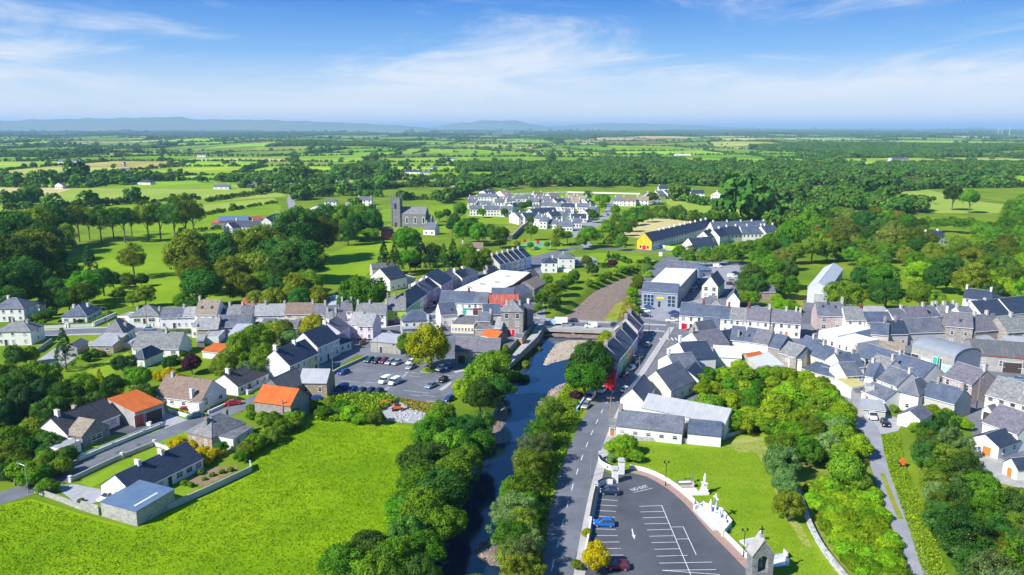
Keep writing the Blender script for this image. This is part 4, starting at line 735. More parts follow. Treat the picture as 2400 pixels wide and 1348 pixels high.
def wing(root, L, D, z, rise, x, y, rz, roof, wall, win=(), **k):
    """a gabled wing built as parts of an existing house, in its own frame"""
    c = empty('wing', (0, 0, 0)); a = Matrix.Rotation(rz, 3, 'Z') @ Vector((-L / 2, -D / 2, 0)); b = Matrix.Rotation(rz, 3, 'Z') @ Vector((L / 2, -D / 2, 0))
    B(None, None, None, z, D, rise, k.pop('kind', 'f'), roof, wall, win, loc=((a.x, a.y), (b.x, b.y)), kid=c, **k)
    for o in list(c.children): o.parent = root; o.matrix_basis = Matrix.Translation((x, y, 0)) @ Matrix.Rotation(rz, 4, 'Z') @ o.matrix_basis
    bpy.data.objects.remove(c)
wing(BLK, 7.5, 5, 2.9, 2.6, -3.2, -6.4, 0, 'tile_tan', 'stone_dark', (('F', 1, 1, 3.0, 1.3),))
wing(BLK, 5.5, 9, 2.7, .3, -11.0, -5.4, 0, 'felt_grey', 'white', kind='flat', door=(('F', .45, 'brown_wood', 2.6, 2.1),))
B('stone cottage with hipped slate roof and two dark chimneys', (496, 1027), (575, 992), 3.0, 7.6, 3.2, 'h', 'slate_mottled', 'stone_brown', win=(('F', 1, 3), ('L', 1, 2, 1.0, 1.5)), ch=((.22, 1.5, 'stone_dark'), (.78, 1.5, 'stone_dark')))
B('flat dark-roofed white extension behind the stone cottage', (546, 1029), (592, 1001), 2.7, 5.0, .3, 's', 'felt', 'white', win=(('F', 1, 2),), cat='extension', name='extension')
B('long white bungalow with dark blue slate roof beside the field', (310.4, 1155.4), (475, 1073), 2.5, 8.6, 2.9, roof='slate_dark', win=(('F', 1, 7, 1.7, 1.2), ('L', 1, 1, 1.0, 1.2)), ch=((.3, 1.0, 'white'), (.62, 1.0, 'white')), door=(('F', .07, 'brown_wood', 1.6, 2.1), ('F', .5, 'door_dark')))
SHED = B('grey block shed with blue sheet roof at the field corner', (235, 1176), (319, 1199.5), 3.0, 8.8, .55, 's', 'sheet_blue', 'block', cat='shed', name='shed', fascia=None, over=.15)
m = MB(); m.box(-.3, .3, -2.6, 2.6, 0, .06, 'sheet_white'); o = m.build('roof_light', SHED, (3.0, -.6, 3.36)); o.rotation_euler = (math.atan(.55 / 8.8), 0, 0)
IVY = B('old barn with bright orange rusty roof half covered in ivy', (596, 940), (681, 951), 4.6, 8, 3.0, roof='rust', wall='stone', cat='barn', name='barn', fascia=None)
B('stone barn with dark ribbed sheet roof behind the orange barn', (664, 921), (723, 892), 4.6, 7.5, 3.2, roof='sheet_dark', wall='stone_dark', cat='barn', name='barn', fascia=None, win=(('F', 1, 2, .8, 1.0),))
B('stone barn with pale sheet roof at the car park edge', (700, 897), (765.5, 898), 4.8, 8, 2.6, roof='sheet_pale', wall='stone_brown', cat='barn', name='barn', fascia=None, win=(('F', 1, 2, 1.0, 1.4, 3.0),))
B('grey-roofed bungalow with front wing in the gardens', (309, 816), (419, 817), 2.8, 9.5, 4.0, roof='slate_mottled', win=(('F', 1, 4, 1.6, 1.2),), ch=((.62, 1.4),))
B('small front wing with dark hipped roof on the grey-roofed bungalow', (308, 841), (338, 843), 2.7, 9, 2.6, 'h', 'slate_dark', 'white', win=(('F', 1, 2),))
B('white house with pyramid slate roof below the main street', (238, 785), (289, 784), 3.4, 10, 4.4, 'h', 'slate_mottled', win=(('R', 1, 4),), ch=((.12, 1.5), (.85, 1.5)))
B('stone extension with white-grey lean-to roof in front of pyramid roof', (209, 808), (265, 809), 2.8, 9, 1.5, 's', 'felt_grey', 'stone_brown', win=(('F', 1, 2, 1.0, 1.2),), ch=((.9, 1.0),), cat='extension', name='extension')
B('small grey shed beside the builder yard', (180, 815), (206, 800), 2.4, 4, 1.0, 'g', 'slate', 'block', cat='shed', name='shed')
B('small white garden shed with flat roof beside the pyramid-roofed house', (288, 802), (308, 802), 2.2, 4, .3, 's', 'felt_grey', 'grey_render', cat='shed', name='shed')
# ---- coloured terrace across the river, front towards the street
zt = lambda x, y: (1390 + x / 6.127, 690 + y / 6.127)
for p, q, wl_, rf_, lab, rs in [((345, 985), (378, 925), 'blue_wall', 'slate_dark', 'deep blue house at the near end of the colourful terrace', 3.4), ((380, 920), (485, 800), 'green', 'slate_dark', 'green house in the colourful terrace by the river', 3.6), ((487, 798), (575, 680), 'ochre', 'slate', 'ochre yellow house in the middle of the colourful terrace', 4.0), ((578, 668), (640, 585), 'sky_blue', 'slate_dark', 'sky blue house next to the magenta one', 4.2), ((645, 520), (690, 455), 'magenta', 'slate_purple', 'magenta house near the square', 4.0), ((695, 440), (728, 400), 'white', 'slate_dark', 'white house at the square end of the colourful terrace', 4.0)]:
    B(lab, zt(*p), zt(*q), 5.2, 8.5, rs, roof=rf_, wall=wl_, win=(('F', 2, 3, .9, 1.3),), ch=((.03, 1.3, 'stone'),), door=(('F', .5, 'door_dark'),), gw='grey_render')
RED = B('bright red lean-to gable with small white sign below the terrace', zt(300, 1225), zt(345, 1075), 3.0, 6.5, .4, 's', 'red', 'red', cat='building', name='shop', fascia=None, over=.05)
# ---- right side of the road, white houses
B('white gabled house on the road with blue slate roof', (1454, 934), (1508, 941), 4.6, 13, 2.9, 'f', 'slate_blue', win=(), sky=())
B('cream gabled house with long slate roof behind the white gable', (1500, 899), (1573, 917), 3.6, 12, 4.6, 'f', 'slate', 'cream', win=(('R', 1, 3),))
B('white bungalow gable with dark roof windows in a back yard', (1581.5, 883), (1637.5, 891), 3.2, 9, 2.4, 'f', 'slate_dark', win=(), sky=())
zu = lambda x, y: (1540 + x / 7.49, 760 + y / 7.49)
B('white house with tall chimney on the road, nearest slate one', zu(20, 620), zu(335, 800), 4.4, 8, 3.0, 'f', 'slate', win=(('F', 1, 1, 1.0, 1.2, 3.4),), ch=((.03, 1.6, 'white'),))
B('white house with broad white chimney stack facing the road', zu(210, 400), zu(545, 620), 4.6, 9, 3.4, 'f', 'slate_dark', win=(), ch=((.03, 2.0, 'white'),))
B('white house with purple slate roof at the square', zu(420, 260), zu(790, 400), 5.0, 11, 3.4, 'f', 'slate_purple', win=(('F', 1, 1, 1.0, 1.4, 3.4),), ch=((.02, 1.6, 'stone'),))
B('dark ridged slate house facing the square', zu(560, 110), zu(760, 170), 5.2, 8, 3.4, 'f', 'slate', 'stone')
B('grey stone outhouse behind the white road houses', zu(610, 690), zu(760, 710), 2.8, 5, .5, 's', 'tile_tan', 'stone', cat='outhouse', name='outhouse')
B('blue flat-roofed lean-to beside the white bungalow gable', zu(600, 790), zu(730, 860), 2.6, 5, .3, 's', 'sheet_blue', 'white', cat='extension', name='extension')
B('long hall with pale sheet roof beside the lawn', (1503.5, 955), (1700, 994), 4.0, 8.5, 2.3, roof='sheet_pale', win=(('F', 1, 8, .8, 1.0, 2.6),), cat='hall', name='hall', fascia=None)
B('long white hall with dark slate roof and stone wall in front', (1444, 997), (1598, 1014.5), 2.9, 7.5, 2.6, roof='slate', win=(('F', 1, 5, 1.2, 1.0),), ch=((.02, 1.2, 'stone'),), cat='hall', name='hall', fascia=None)
B('low white store with blue-grey roof next to the long halls', (1612, 1015), (1690, 1022.5), 2.7, 8, 2.0, roof='slate_blue', cat='store', name='store', fascia=None)
B('tiny porch with brown door on the end of the long hall', (1428, 1000), (1443, 1001), 2.4, 3, .8, 's', 'slate_mottled', 'white', door=(('F', .5, 'door_wood'),), cat='porch', name='porch')
# ---- market street
B('white pub with slate roof and maroon windows facing the square', (1592.5, 738.5), (1648, 742.5), 5.2, 9, 3.8, roof='slate_blue', win=(('F', 2, 3, .9, 1.5),), ch=((.98, 1.6, 'maroon'),), cat='pub', name='pub', fm='frame_dark')
B('long slate-roofed white house on the market street', (1648.5, 743.5), (1708, 748), 5.2, 9, 3.6, roof='slate_blue', win=(('F', 2, 4),), ch=((.97, 1.4, 'maroon'),))
B('white house with mossy mottled roof and brown shop front', (1708.5, 748), (1749, 751.5), 5.2, 9, 3.4, roof='slate_mottled', win=(('F', 2, 3),), door=(('F', .5, 'brown_wood', 2.4, 2.4),))
B('white shop house with purple slate roof on the market street', (1749.5, 750), (1804, 754), 5.4, 9, 3.8, roof='slate_purple', win=(('F', 2, 3, 1.0, 1.4),), ch=((.02, 1.4, 'maroon'), (.98, 1.4)), door=(('F', .5, 'maroon'),), cat='shop', name='shop')
B('white two-storey house with dark purple roof beside the alley', (1805, 754.5), (1877, 760), 5.2, 9, 3.6, roof='slate_purple', win=(('F', 2, 4, 1.1, 1.4),), ch=((.5, 1.2), (.82, 1.4), (.97, 1.2)), door=(('F', .55, 'door_wood'),))
B('pink stone house with slate roof and three roof windows', (1916, 739.5), (1981.5, 741.5), 5.6, 9, 4.0, roof='slate', wall='stone_pink', win=(('F', 2, 2, 1.5, 1.6),), sky=((.25, .65), (.46, .9), (.7, .65)), ch=((.97, 2.0),))
B('grey-roofed white house right of the pink stone house', (1982, 750), (2027, 751), 5.0, 9, 3.8, roof='slate_mottled', win=W2(2), ch=((.98, 1.0, 'maroon'),))
B('long slate-roofed house in the upper row behind the white block', (2032, 755), (2092, 755), 4.6, 8, 2.8, roof='slate_blue', win=W2(4))
B('white gabled house with slate roof in the upper row', (2098, 752), (2132, 750), 5.0, 9, 3.2, roof='slate', win=W2(2), ch=((.98, 1.2),))
B('purple slate house in the upper row', (2133, 750), (2183, 747), 5.0, 9, 3.6, roof='slate_purple', win=W2(3), ch=((.98, 1.3),))
for i, (p, q, rf_) in enumerate([((2178, 742), (2205, 740), 'slate'), ((2206, 739), (2229, 738), 'slate_mottled'), ((2230, 738), (2255, 736), 'slate_blue'), ((2258, 744), (2292, 742), 'slate')]):
    B(['small slate house just right of the purple slates in upper row', 'small mottled-roofed house in the upper row on the right', 'small blue-slated house in the upper row on the right', 'small slate house left of the big dark blue roofs'][i], p, q, 4.6, 8, 3.0, roof=rf_, win=W2(2), ch=((.02, 1.2), (.97, 1.2)))
B('house with large dark blue roof at the right edge, left of two', (2306, 743), (2372, 736), 5.0, 12, 4.6, roof='slate_dark', win=W2(4), ch=((.5, .6),))
B('house with large dark blue roof at the right edge, right of two', (2373, 736), (2440, 728), 5.2, 12, 4.6, roof='slate_dark', win=W2(4))
B('white house with dark blue roof and end chimneys above the village', (2257, 698), (2320, 705), 5.0, 9, 3.2, roof='slate_dark', win=W2(3), ch=((.05, 1.4, 'white'), (.97, 1.4, 'white')))
B('blue mono-pitch roof behind the big dark blue roofs', (2333, 707), (2370, 704), 4.0, 9, 1.5, 's', 'slate_dark', 'white')
B('slate house with roof light below the upper row', (2085, 783), (2129, 782), 4.2, 8, 3.6, roof='slate_dark', wall='grey_render', win=(('F', 1, 2),), ch=((.02, 1.2, 'stone'), (.6, 1.2, 'stone')), sky=((.35, .6),))
B('long slate-roofed house in the middle of the right cluster', (2130, 780), (2215, 777), 4.2, 9, 3.8, roof='slate', wall='grey_render', win=(('F', 1, 4),))
B('small blue-roofed house left of the long slate roof', (2040, 782), (2083, 786), 4.2, 8, 3.0, roof='slate_blue', wall='grey_render')
B('stone house with purple slate roof and white rear block', (2217, 763.5), (2281, 768.5), 6.4, 9, 4.0, roof='slate_purple', wall='stone', win=(('F', 2, 2, 1.0, 1.4),), ch=((.02, 1.8, 'white'),), sky=((.55, .4),))
B('house with purple slates and rusty eaves on the right', (2284, 777), (2355, 771), 5.0, 10, 4.2, roof='slate_purple', wall='stone', ch=((.35, 1.2), (.75, 1.2)))
B('grey-roofed house at the right edge beside the purple slates', (2362, 779), (2440, 774), 5.0, 10, 4.0, roof='slate_mottled', wall='stone', win=W2(3), ch=((.4, 1.4),))
B('small flat-topped grey store in the right cluster', (2303, 799), (2338, 800), 3.0, 6, .3, 's', 'felt_grey', 'stone', cat='store', name='store', door=(('F', .6, 'door_dark'),))
B('pale sheet-roofed store at the right edge', (2365, 808), (2430, 812), 3.0, 8, 1.0, 's', 'sheet_pale', 'grey_render', cat='store', name='store')
b1, _ = slab_building('taller white rendered block with flat white roof', 'flat_roofed_house', 'building', [(1919, 776), (1963, 789), (2041, 772), (2003, 760)], 7.2, 'white', 'membrane')
b2, _ = slab_building('lower white rendered block with flat white roof and windows', 'flat_roofed_house', 'building', [(1962, 793), (2009, 806), (2060, 797), (1998, 782)], 6.6, 'white', 'membrane')
def wall_windows(root, pts, z, rows, cols, ww, wh, z0, st=2.8, fm='frame'):
    a, b = P(*pts[0], z), P(*pts[1], z); d = (b - a); L = d.length; r = math.atan2(d.y, d.x); wm_, pm_ = win_mesh(ww, wh, fm, True)
    for i in range(rows):
        for j in range(cols):
            q = a + d * ((j + .5) / cols); q = q + Vector((math.sin(r), -math.cos(r), 0)) * .015; o = link('window', wm_, root, (q.x - root.location.x, q.y - root.location.y, z0 + st * i), r); link('pane', pm_, o)
wall_windows(b1, ((1919, 776), (1963, 789)), 7.2, 2, 2, 1.0, 1.6, 1.6); wall_windows(b2, ((1962, 793), (2009, 806)), 6.6, 2, 3, .8, 1.4, 1.4)
BARN = B('large barrel-roofed metal barn with concrete front', (2138, 813.5), (2237, 841.5), 5.0, 12, 2.6, 'b', 'sheet_mid', 'concrete', base='clad_grey', cat='barn', name='barn', door=(('F', .12, 'door_dark', 3.4, 3.0), ('F', .33, 'frame', 4.2, 2.6), ('F', .6, 'teal', 2.2, 4.0), ('F', .68, 'door_dark', 1.4, 4.0), ('F', .86, 'sky_blue', 3.2, 2.4)))
LONG = B('long grey shed with weathered sheet roof at the right edge', (2283, 829), (2420, 840), 5.0, 16, 2.6, roof='sheet_dark', wall='concrete', cat='shed', name='shed', win=(('F', 1, 3, 1.6, 2.0, 2.6),), door=(('F', .68, 'door_dark', 5.0, 3.2),), fascia='red_sheet')
B('small cream cottage with slab roof between white block and barn', (2060, 817), (2120, 823), 3.0, 6, 1.8, roof='tile_tan', wall='cream', win=(('F', 1, 3),), door=(('F', .85, 'brown_wood'),))
B('long terrace with dark blue slate roof running down to the right', (2008, 834), (2086, 860), 4.4, 8.5, 3.4, roof='slate_blue', win=(('F', 1, 7, 1.2, 1.2, 3.2),), ch=((.98, 1.0),))
B('lower half of the long blue-slated terrace with end gable', (2087, 860.5), (2163, 886), 4.4, 8.5, 3.4, roof='slate_blue', win=(('F', 1, 8, 1.2, 1.2, 3.2),), base=None)
B('cream terrace house with blue slates, left row, upper end', (1890, 828), (1935, 845), 4.2, 9, 3.0, roof='slate_blue', wall='cream', win=(('F', 1, 3, .9, 1.2, 2.8),), ch=((.3, 1.3),))
B('cream terrace house with blue slates, left row, lower end', (1935.5, 845), (1970, 858), 4.2, 9, 3.0, roof='slate_blue', wall='cream', win=(('F', 1, 2, .9, 1.2, 2.8),), ch=((.97, 1.3),))
B('slate house joining the left row to the white house', (1974, 862), (2026, 858), 4.6, 8, 3.2, roof='slate_blue', ch=((.1, 1.2), (.98, 1.6)))
B('white house with slate roof above the steep side lane', (1983, 881), (2023, 878.5), 4.8, 8, 2.6, roof='slate', win=(('F', 2, 3, .9, 1.4),))
B('white gable-ended house right of the one above the side lane', (2024, 879), (2047, 884), 4.6, 8, 3.2, roof='slate_blue', win=(('F', 1, 1),), ch=((.3, 1.0),))
B('grey mottled slate roof with dark gable behind the side lane houses', (2030, 858), (2072, 872), 4.4, 8, 3.0, roof='slate_mottled', ch=((.9, 1.5),))
B('white house with broad slate roof in the lower right cluster', (2055.5, 888), (2103, 906), 4.8, 9, 3.2, roof='slate', win=(('F', 2, 2, .9, 1.2),), ch=((.98, 1.3),))
B('slate house with hipped corner and white verge tiles', (2105, 918), (2153, 930), 4.6, 9, 3.4, 'h', 'slate', 'white', sky=(), win=(('F', 1, 1),))
B('slate-roofed house with ivy-clad end in the lower right cluster', (2158, 925), (2238, 947), 4.4, 8.5, 3.0, roof='slate_blue', wall='grey_render', ch=((.25, 1.4, 'stone'), (.97, 1.3, 'stone')))
B('pink stone house with purple slate roof and dark right gable', (2211.5, 880.5), (2279, 902.5), 5.4, 9.5, 3.4, roof='slate_purple', wall='stone_pink', win=(('F', 2, 3, 1.1, 1.5),), ch=((.97, 1.6),), door=(('F', .85, 'maroon'),))
B('white cottage with grey roof and arched porch on the right edge', (2310, 924), (2415, 953), 4.8, 10, 4.0, roof='slate_mottled', win=(('F', 2, 4, 1.1, 1.3),), ch=((.75, 1.4, 'white', -2.0),), fm='frame_dark')
B('cream arched porch in front of the white cottage', (2302, 959), (2325, 966), 2.6, 3, 1.2, 'f', 'slate', 'cream', cat='porch', name='porch', door=(('F', .5, 'door_dark', 1.6, 2.2),))
B('white house with purple slate roof in the right corner', (2304, 988), (2386, 1018), 4.4, 10, 3.6, roof='slate_purple', win=(('F', 1, 3, .9, 1.2),))
B('white bungalow with dark slate roof and wooden patio door', (2273, 1026), (2341.5, 1049), 2.8, 8.5, 1.9, 'f', 'slate_dark', win=(('R', 1, 2, 1.0, 1.2),), door=(('F', .62, 'door_wood', 1.8, 2.1),))
B('small white outbuilding with dark roof at the right edge', (2352, 1083), (2385, 1100), 2.5, 6, 1.6, 'f', 'slate_dark', door=(('F', .5, 'door_wood', 1.2, 2.0),), cat='outhouse', name='outhouse')
B('little slate-roofed white shed below the ivy-clad house', (2104, 972), (2158, 986), 2.6, 7, 1.7, 'f', 'slate', cat='shed', name='shed')
B('open shed with pale grey sheet roof in the side lane yard', (2022, 957), (2076, 962), 2.6, 6, .5, 's', 'sheet_pale', 'grey_render', cat='shed', name='shed')
B('white lean-to cottage with slate roof in the side lane', (2020, 915), (2076, 938), 3.0, 7, 2.0, roof='slate', win=(('F', 1, 2),))
B('yellowish sheet roofed lean-to by the steep side lane', (1996, 908), (2030, 902), 3.2, 5, .8, 's', 'field_straw', 'white', cat='lean-to', name='lean_to')
B('grey flat box room with blank wall by the side lane', (2029, 906), (2050, 908), 4.6, 4, kind='flat', roof='felt_grey', wall='grey_render', cat='extension', name='extension')
B('low blue-roofed outhouse at the top of the scrub slope', (1880, 862), (1910, 872), 2.8, 6, 1.0, 's', 'slate_blue', 'stone', cat='outhouse', name='outhouse')
B('dark-gabled blue-slated outhouse next to the scrub slope', (1911, 873), (1955, 884), 2.8, 6, 1.2, 'g', 'slate_blue', 'cream', cat='outhouse', name='outhouse')
# ---- behind the square: the jumble between market street and scrub slope
B('white house with slate roof and dark blue gable in the middle of the jumble', (1645, 768), (1683, 771), 4.6, 8, 3.0, roof='slate_blue', win=(('F', 2, 2),))
B('house with dark blue roof and stone gable behind the square', zu(870, 260), zu(1075, 330), 4.0, 9, 3.0, 'f', 'slate_dark', 'stone_brown')
B('long lean-to with mottled roof below the stone gable', zu(900, 430), zu(1290, 230), 3.4, 5, 1.6, 's', 'slate_mottled', 'stone_brown')
B('blue-slated row house left of the purple-slated one in the jumble', (1711, 796), (1741, 799), 4.4, 9, 3.6, roof='slate_blue', ch=((.6, 1.6, 'stone', -3),))
B('blue-slated row house with roof light in the jumble', (1741.5, 799), (1762, 802), 4.4, 9, 3.6, roof='slate_blue', sky=((.5, .4),))
B('purple-slated row house in the jumble', (1762.5, 802), (1800, 808), 4.4, 9, 3.6, roof='slate_purple', ch=((.97, 1.4, 'stone'),))
B('blue-slated house above the orange shed', (1801, 812), (1828, 818), 4.4, 9, 3.4, roof='slate_blue', wall='stone')
B('purple and white roofed house below the row', (1672, 836), (1738, 840), 3.2, 10, 2.2, roof='sheet_white', wall='white', fascia=None)
B('small shed with bright orange roof in the back gardens', (1762, 846), (1797, 840), 2.6, 6, 1.4, 'g', 'rust', 'stone', cat='shed', name='shed')
B('light blue-grey flat-roofed workshop beside the scrub', (1776, 858), (1838, 856), 2.8, 11, .7, 's', 'sheet_white', 'grey_render', cat='workshop', name='workshop')
B('grey house with dark end gable above the workshop', (1826, 826), (1866, 838), 4.2, 8, 2.8, roof='slate_mottled', wall='stone', win=(('F', 1, 1, 1.6, 1.0, 2.6),))
B('blue-slated house with dark gable right of the workshop', (1848, 836), (1880, 842), 3.8, 8, 2.4, roof='slate_blue', wall='cream', win=(('F', 1, 1),))
B('blue-slated link roof joining the jumble to the left row', (1866, 812), (1900, 822), 4.4, 8, 3.0, roof='slate_blue', ch=((.6, 1.2),))
B('slate house behind the pub with grey side wall', (1655, 722), (1697, 722), 4.4, 8, 3.4, 'f', 'slate', 'grey_render', ch=((.05, 1.2, 'stone'),))
B('white gabled shed in the trees behind the market street', (1703, 703), (1734, 705), 3.4, 9, 3.2, 'f', 'slate', cat='shed', name='shed')
B('ruined stone house with slate roof among the trees', (1782, 684), (1818, 684), 4.4, 7, 2.6, roof='slate_purple', wall='stone_brown', win=(('F', 1, 2, .8, .9, 3.4),))
B('dark-roofed outhouse behind the market street houses', (1765, 731), (1800, 731), 3.0, 7, 1.6, 'h', 'slate_dark', 'stone', cat='outhouse', name='outhouse')
# ---- supermarket on the square and its yard
SQ = B('modern supermarket with slate canopy roof and glass front', (1504, 682.5), (1588.5, 688), 6.2, 8, 3.2, roof='slate_blue', wall='clad_grey', win=(('F', 2, 1, .1, .1),), cat='supermarket', name='supermarket', ww=2.0)
sq2, _ = slab_building('large flat white-roofed warehouse behind the modern supermarket', 'warehouse', 'warehouse', [(1526, 661), (1594, 673), (1634, 629), (1562, 627)], 6.8, 'clad_grey', 'membrane')
B('slate-roofed rear block of the white warehouse', (1562, 627), (1635, 630), 7.2, 9, 2.6, roof='slate', wall='clad_grey', cat='warehouse', name='warehouse')
B('dark blue container-like store behind the warehouse', (1637, 632), (1668, 630), 3.4, 12, .3, 's', 'sheet_blue', 'clad_grey', cat='store', name='store')
CG = B('cream gabled building with brown bargeboards and large windows', (1645.6, 670), (1683, 673), 5.2, 16, 4.4, 'f', 'slate_blue', 'cream', win=(('F', 2, 2, 1.6, 1.8), ('R', 1, 2)), cat='community hall', name='hall', fascia=None)
LS = B('long white sheet-metal shed stretching back beside the trees', (1893, 674), (1942, 678.3), 6.4, 56, 2.4, 'f', 'sheet_white', 'sheet_white', cat='shed', name='shed', door=(('F', .6, 'sheet_pale', 4.5, 4.2),))
B('red-walled store with slate roof beside the long white shed', (1950, 662), (1974, 658), 4.0, 8, .6, 's', 'slate', 'red', cat='store', name='store')
B('small pale sheet-roofed shed below the round trees', (2037, 730), (2085, 731), 3.0, 7, .6, 's', 'sheet_pale', 'grey_render', cat='shed', name='shed')
# ---- yellow-gabled terrace
zy = lambda x, y: (1400 + x / 5.333, 400 + y / 5.333)
YG = B('shop with bright yellow gable at the terrace end', zy(680, 888), zy(793, 862), 5.2, 10, 4.8, 'g', 'slate_dark', 'white', win=(('L', 1, 2, 1.2, 1.6), ('F', 2, 3)), cat='shop', name='shop', door=(('L', .5, 'door_red', 2.6, 2.6),), gw='orange_wall')
ya, yb = Vector(zy(795, 860)), Vector(zy(1440, 700))
for i in range(5):
    p, q = ya.lerp(yb, i / 5), ya.lerp(yb, (i + .98) / 5)
    B('white terrace house with dark roof behind the yellow gable, ' + ['first', 'second', 'third', 'fourth', 'last'][i] + ' along', p, q, 5.2, 10, 4.6, roof='slate_dark', win=(('F', 2, 4),), ch=((.5, 1.2, 'white'), (.97, 1.2, 'white')), group='terrace behind the yellow gable')
for i, (p, q, k_) in enumerate([((1060, 920), (1205, 950), 'f'), ((1410, 850), (1490, 810), 'g'), ((1530, 830), (1640, 800), 'g')]):
    B(['white gable-ended terrace house facing the yellow shop', 'white terrace house with small dormers, front row', 'white gabled terrace house beside the dormered one'][i], zy(*p), zy(*q), 5.2, 16 if k_ == 'f' else 9, 4.2, k_, 'slate_dark', win=(('R', 2, 4),) if k_ == 'f' else (('F', 2, 3),), ch=((.6, 1.2, 'white'),))
for i, (p, q) in enumerate([((1620, 805), (1810, 790)), ((1815, 790), (2110, 785)), ((2115, 790), (2280, 770))]):
    B('white terrace with grey roof, front row on the right, ' + ['left', 'middle', 'right'][i] + ' part', zy(*p), zy(*q), 4.6, 10, 4.6, roof='slate_dark' if i == 0 else 'slate_blue', win=(('F', 1, 6 if i == 1 else 4, 1, 1.2, 3.2),), ch=((.3, 1.1, 'white'), (.9, 1.1, 'white')))
B('long grey-roofed white terrace at the back of the yellow-gabled group', zy(1450, 735), zy(2140, 720), 5.2, 11, 4.4, roof='slate_blue', win=(('F', 2, 8),), ch=((.05, 1.2, 'white'), (.3, 1.1, 'white'), (.55, 1.1, 'white'), (.75, 1.1, 'white'), (.97, 1.1, 'white')))
# ---- housing estate on the rise: white rows (region 1080..1420 x 425..580, 7.06 px per px)
ze_ = lambda x, y: (1080 + x / 7.06, 425 + y / 7.06)
EST = [(130, 300, 275, 300, 'slate_purple', 'g', 'white gabled'), (285, 258, 480, 258, 'slate', 'g', 'long white'), (485, 262, 600, 262, 'slate', 'g', 'plain white'), (300, 180, 445, 225, 'slate_dark', 'f', 'blue-roofed white'), (580, 190, 710, 225, 'tile_brown', 'f', 'brown-roofed'), (630, 310, 735, 310, 'tile_brown', 'g', 'small brown-roofed'), (735, 268, 860, 268, 'slate', 'g', 'white slate-roofed'), (865, 325, 975, 325, 'slate', 'g', 'low white'), (1015, 285, 1220, 285, 'slate', 'g', 'wide white'), (1235, 290, 1380, 290, 'slate_purple', 'g', 'white purple-roofed'), (1240, 245, 1390, 235, 'tile_brown', 'g', 'brick-brown roofed'), (1480, 260, 1640, 250, 'tile_brown', 'g', 'brown-roofed gabled'), (1720, 275, 1870, 280, 'tile_tan', 'g', 'tan-roofed'), (1875, 290, 2060, 300, 'tile_tan', 'g', 'long tan-roofed'), (1980, 375, 2140, 385, 'slate_dark', 'f', 'white dark-gabled'), (150, 462, 350, 462, 'slate', 'g', 'white front-row'), (390, 470, 640, 470, 'slate', 'g', 'long white front-row'), (645, 475, 850, 480, 'slate', 'g', 'white roadside'), (260, 385, 500, 390, 'slate', 'g', 'low second-row'), (730, 420, 880, 430, 'slate_dark', 'f', 'white sharp-gabled'), (800, 560, 960, 600, 'slate_blue', 'f', 'white end-gabled'), (1330, 405, 1530, 410, 'slate', 'g', 'white mid-row'), (1535, 415, 1650, 420, 'slate', 'g', 'pale mid-row'), (1655, 425, 1870, 430, 'slate_dark', 'g', 'blue-roofed mid-row'), (1920, 425, 2150, 430, 'slate', 'g', 'right mid-row'), (1960, 530, 2110, 540, 'slate_dark', 'f', 'white right-hand gabled'), (1070, 510, 1200, 530, 'slate_dark', 'f', 'shaded blue-roofed'), (1220, 490, 1330, 515, 'slate_dark', 'f', 'second shaded blue-roofed'), (1320, 490, 1420, 510, 'slate_dark', 'f', 'third shaded blue-roofed'), (1440, 705, 1580, 710, 'slate', 'g', 'lower white'), (1590, 745, 1850, 750, 'slate', 'g', 'lowest long white'), (1855, 690, 2000, 690, 'slate', 'g', 'lower right white'), (1830, 610, 2080, 610, 'slate_dark', 'g', 'low dark-roofed'), (1310, 340, 1480, 345, 'slate', 'g', 'half-hidden white'), (1480, 330, 1580, 350, 'slate_dark', 'f', 'small white gabled'), (1180, 450, 1310, 450, 'slate', 'g', 'low grey-roofed'), (560, 350, 720, 350, 'slate', 'g', 'bright white'), (900, 285, 1010, 285, 'slate_purple', 'g', 'slim white'), (1090, 340, 1290, 345, 'slate', 'g', 'broad bright white'), (1395, 300, 1475, 300, 'slate', 'g', 'narrow bright white'), (760, 335, 860, 335, 'slate', 'g', 'squat white'), (110, 350, 240, 350, 'slate', 'g', 'white corner'), (1640, 330, 1780, 335, 'slate', 'g', 'tidy white'), (1800, 350, 1960, 355, 'tile_tan', 'g', 'wide tan-roofed'), (1380, 560, 1500, 580, 'slate_dark', 'f', 'white angled'), (1560, 560, 1680, 570, 'slate', 'g', 'detached white'), (960, 580, 1060, 600, 'slate_dark', 'f', 'white half-shaded'), (1200, 610, 1330, 630, 'slate', 'g', 'white walled'), (1700, 520, 1820, 520, 'slate', 'g', 'slender white'), (2080, 480, 2200, 490, 'slate', 'g', 'white end-of-road'), (880, 390, 960, 395, 'slate', 'g', 'tiny white'), (1300, 660, 1420, 665, 'slate', 'g', 'pale lower')]
rowname = lambda y: 'top row' if y < 275 else 'upper row' if y < 350 else 'middle row' if y < 480 else 'lower row' if y < 640 else 'bottom row'
ordn = ['far left', 'left', 'left of centre', 'centre', 'right of centre', 'right', 'far right']
for i, (x0, y0, x1, y1, rf_, k_, d_) in enumerate(EST):
    two = d_.startswith('low') is False
    B('%s estate house, %s, %s' % (d_, rowname(y0), ordn[min(6, int((x0 + x1) / 2 / 315))]), ze_(x0, y0), ze_(x1, y1), 5.6 if two else 3.4, 9 if k_ == 'g' else 10, 3.0, k_, rf_, win=(('F', 2 if two else 1, max(2, int((x1 - x0) / 45)), 1.1, 1.3),) if k_ == 'g' else (('R', 2, 2), ('F', 1, 1)), ch=((.1, 1.2, 'white'), (.9, 1.2, 'white')) if k_ == 'g' else ((.5, 1.1, 'white'),), group='white estate houses')
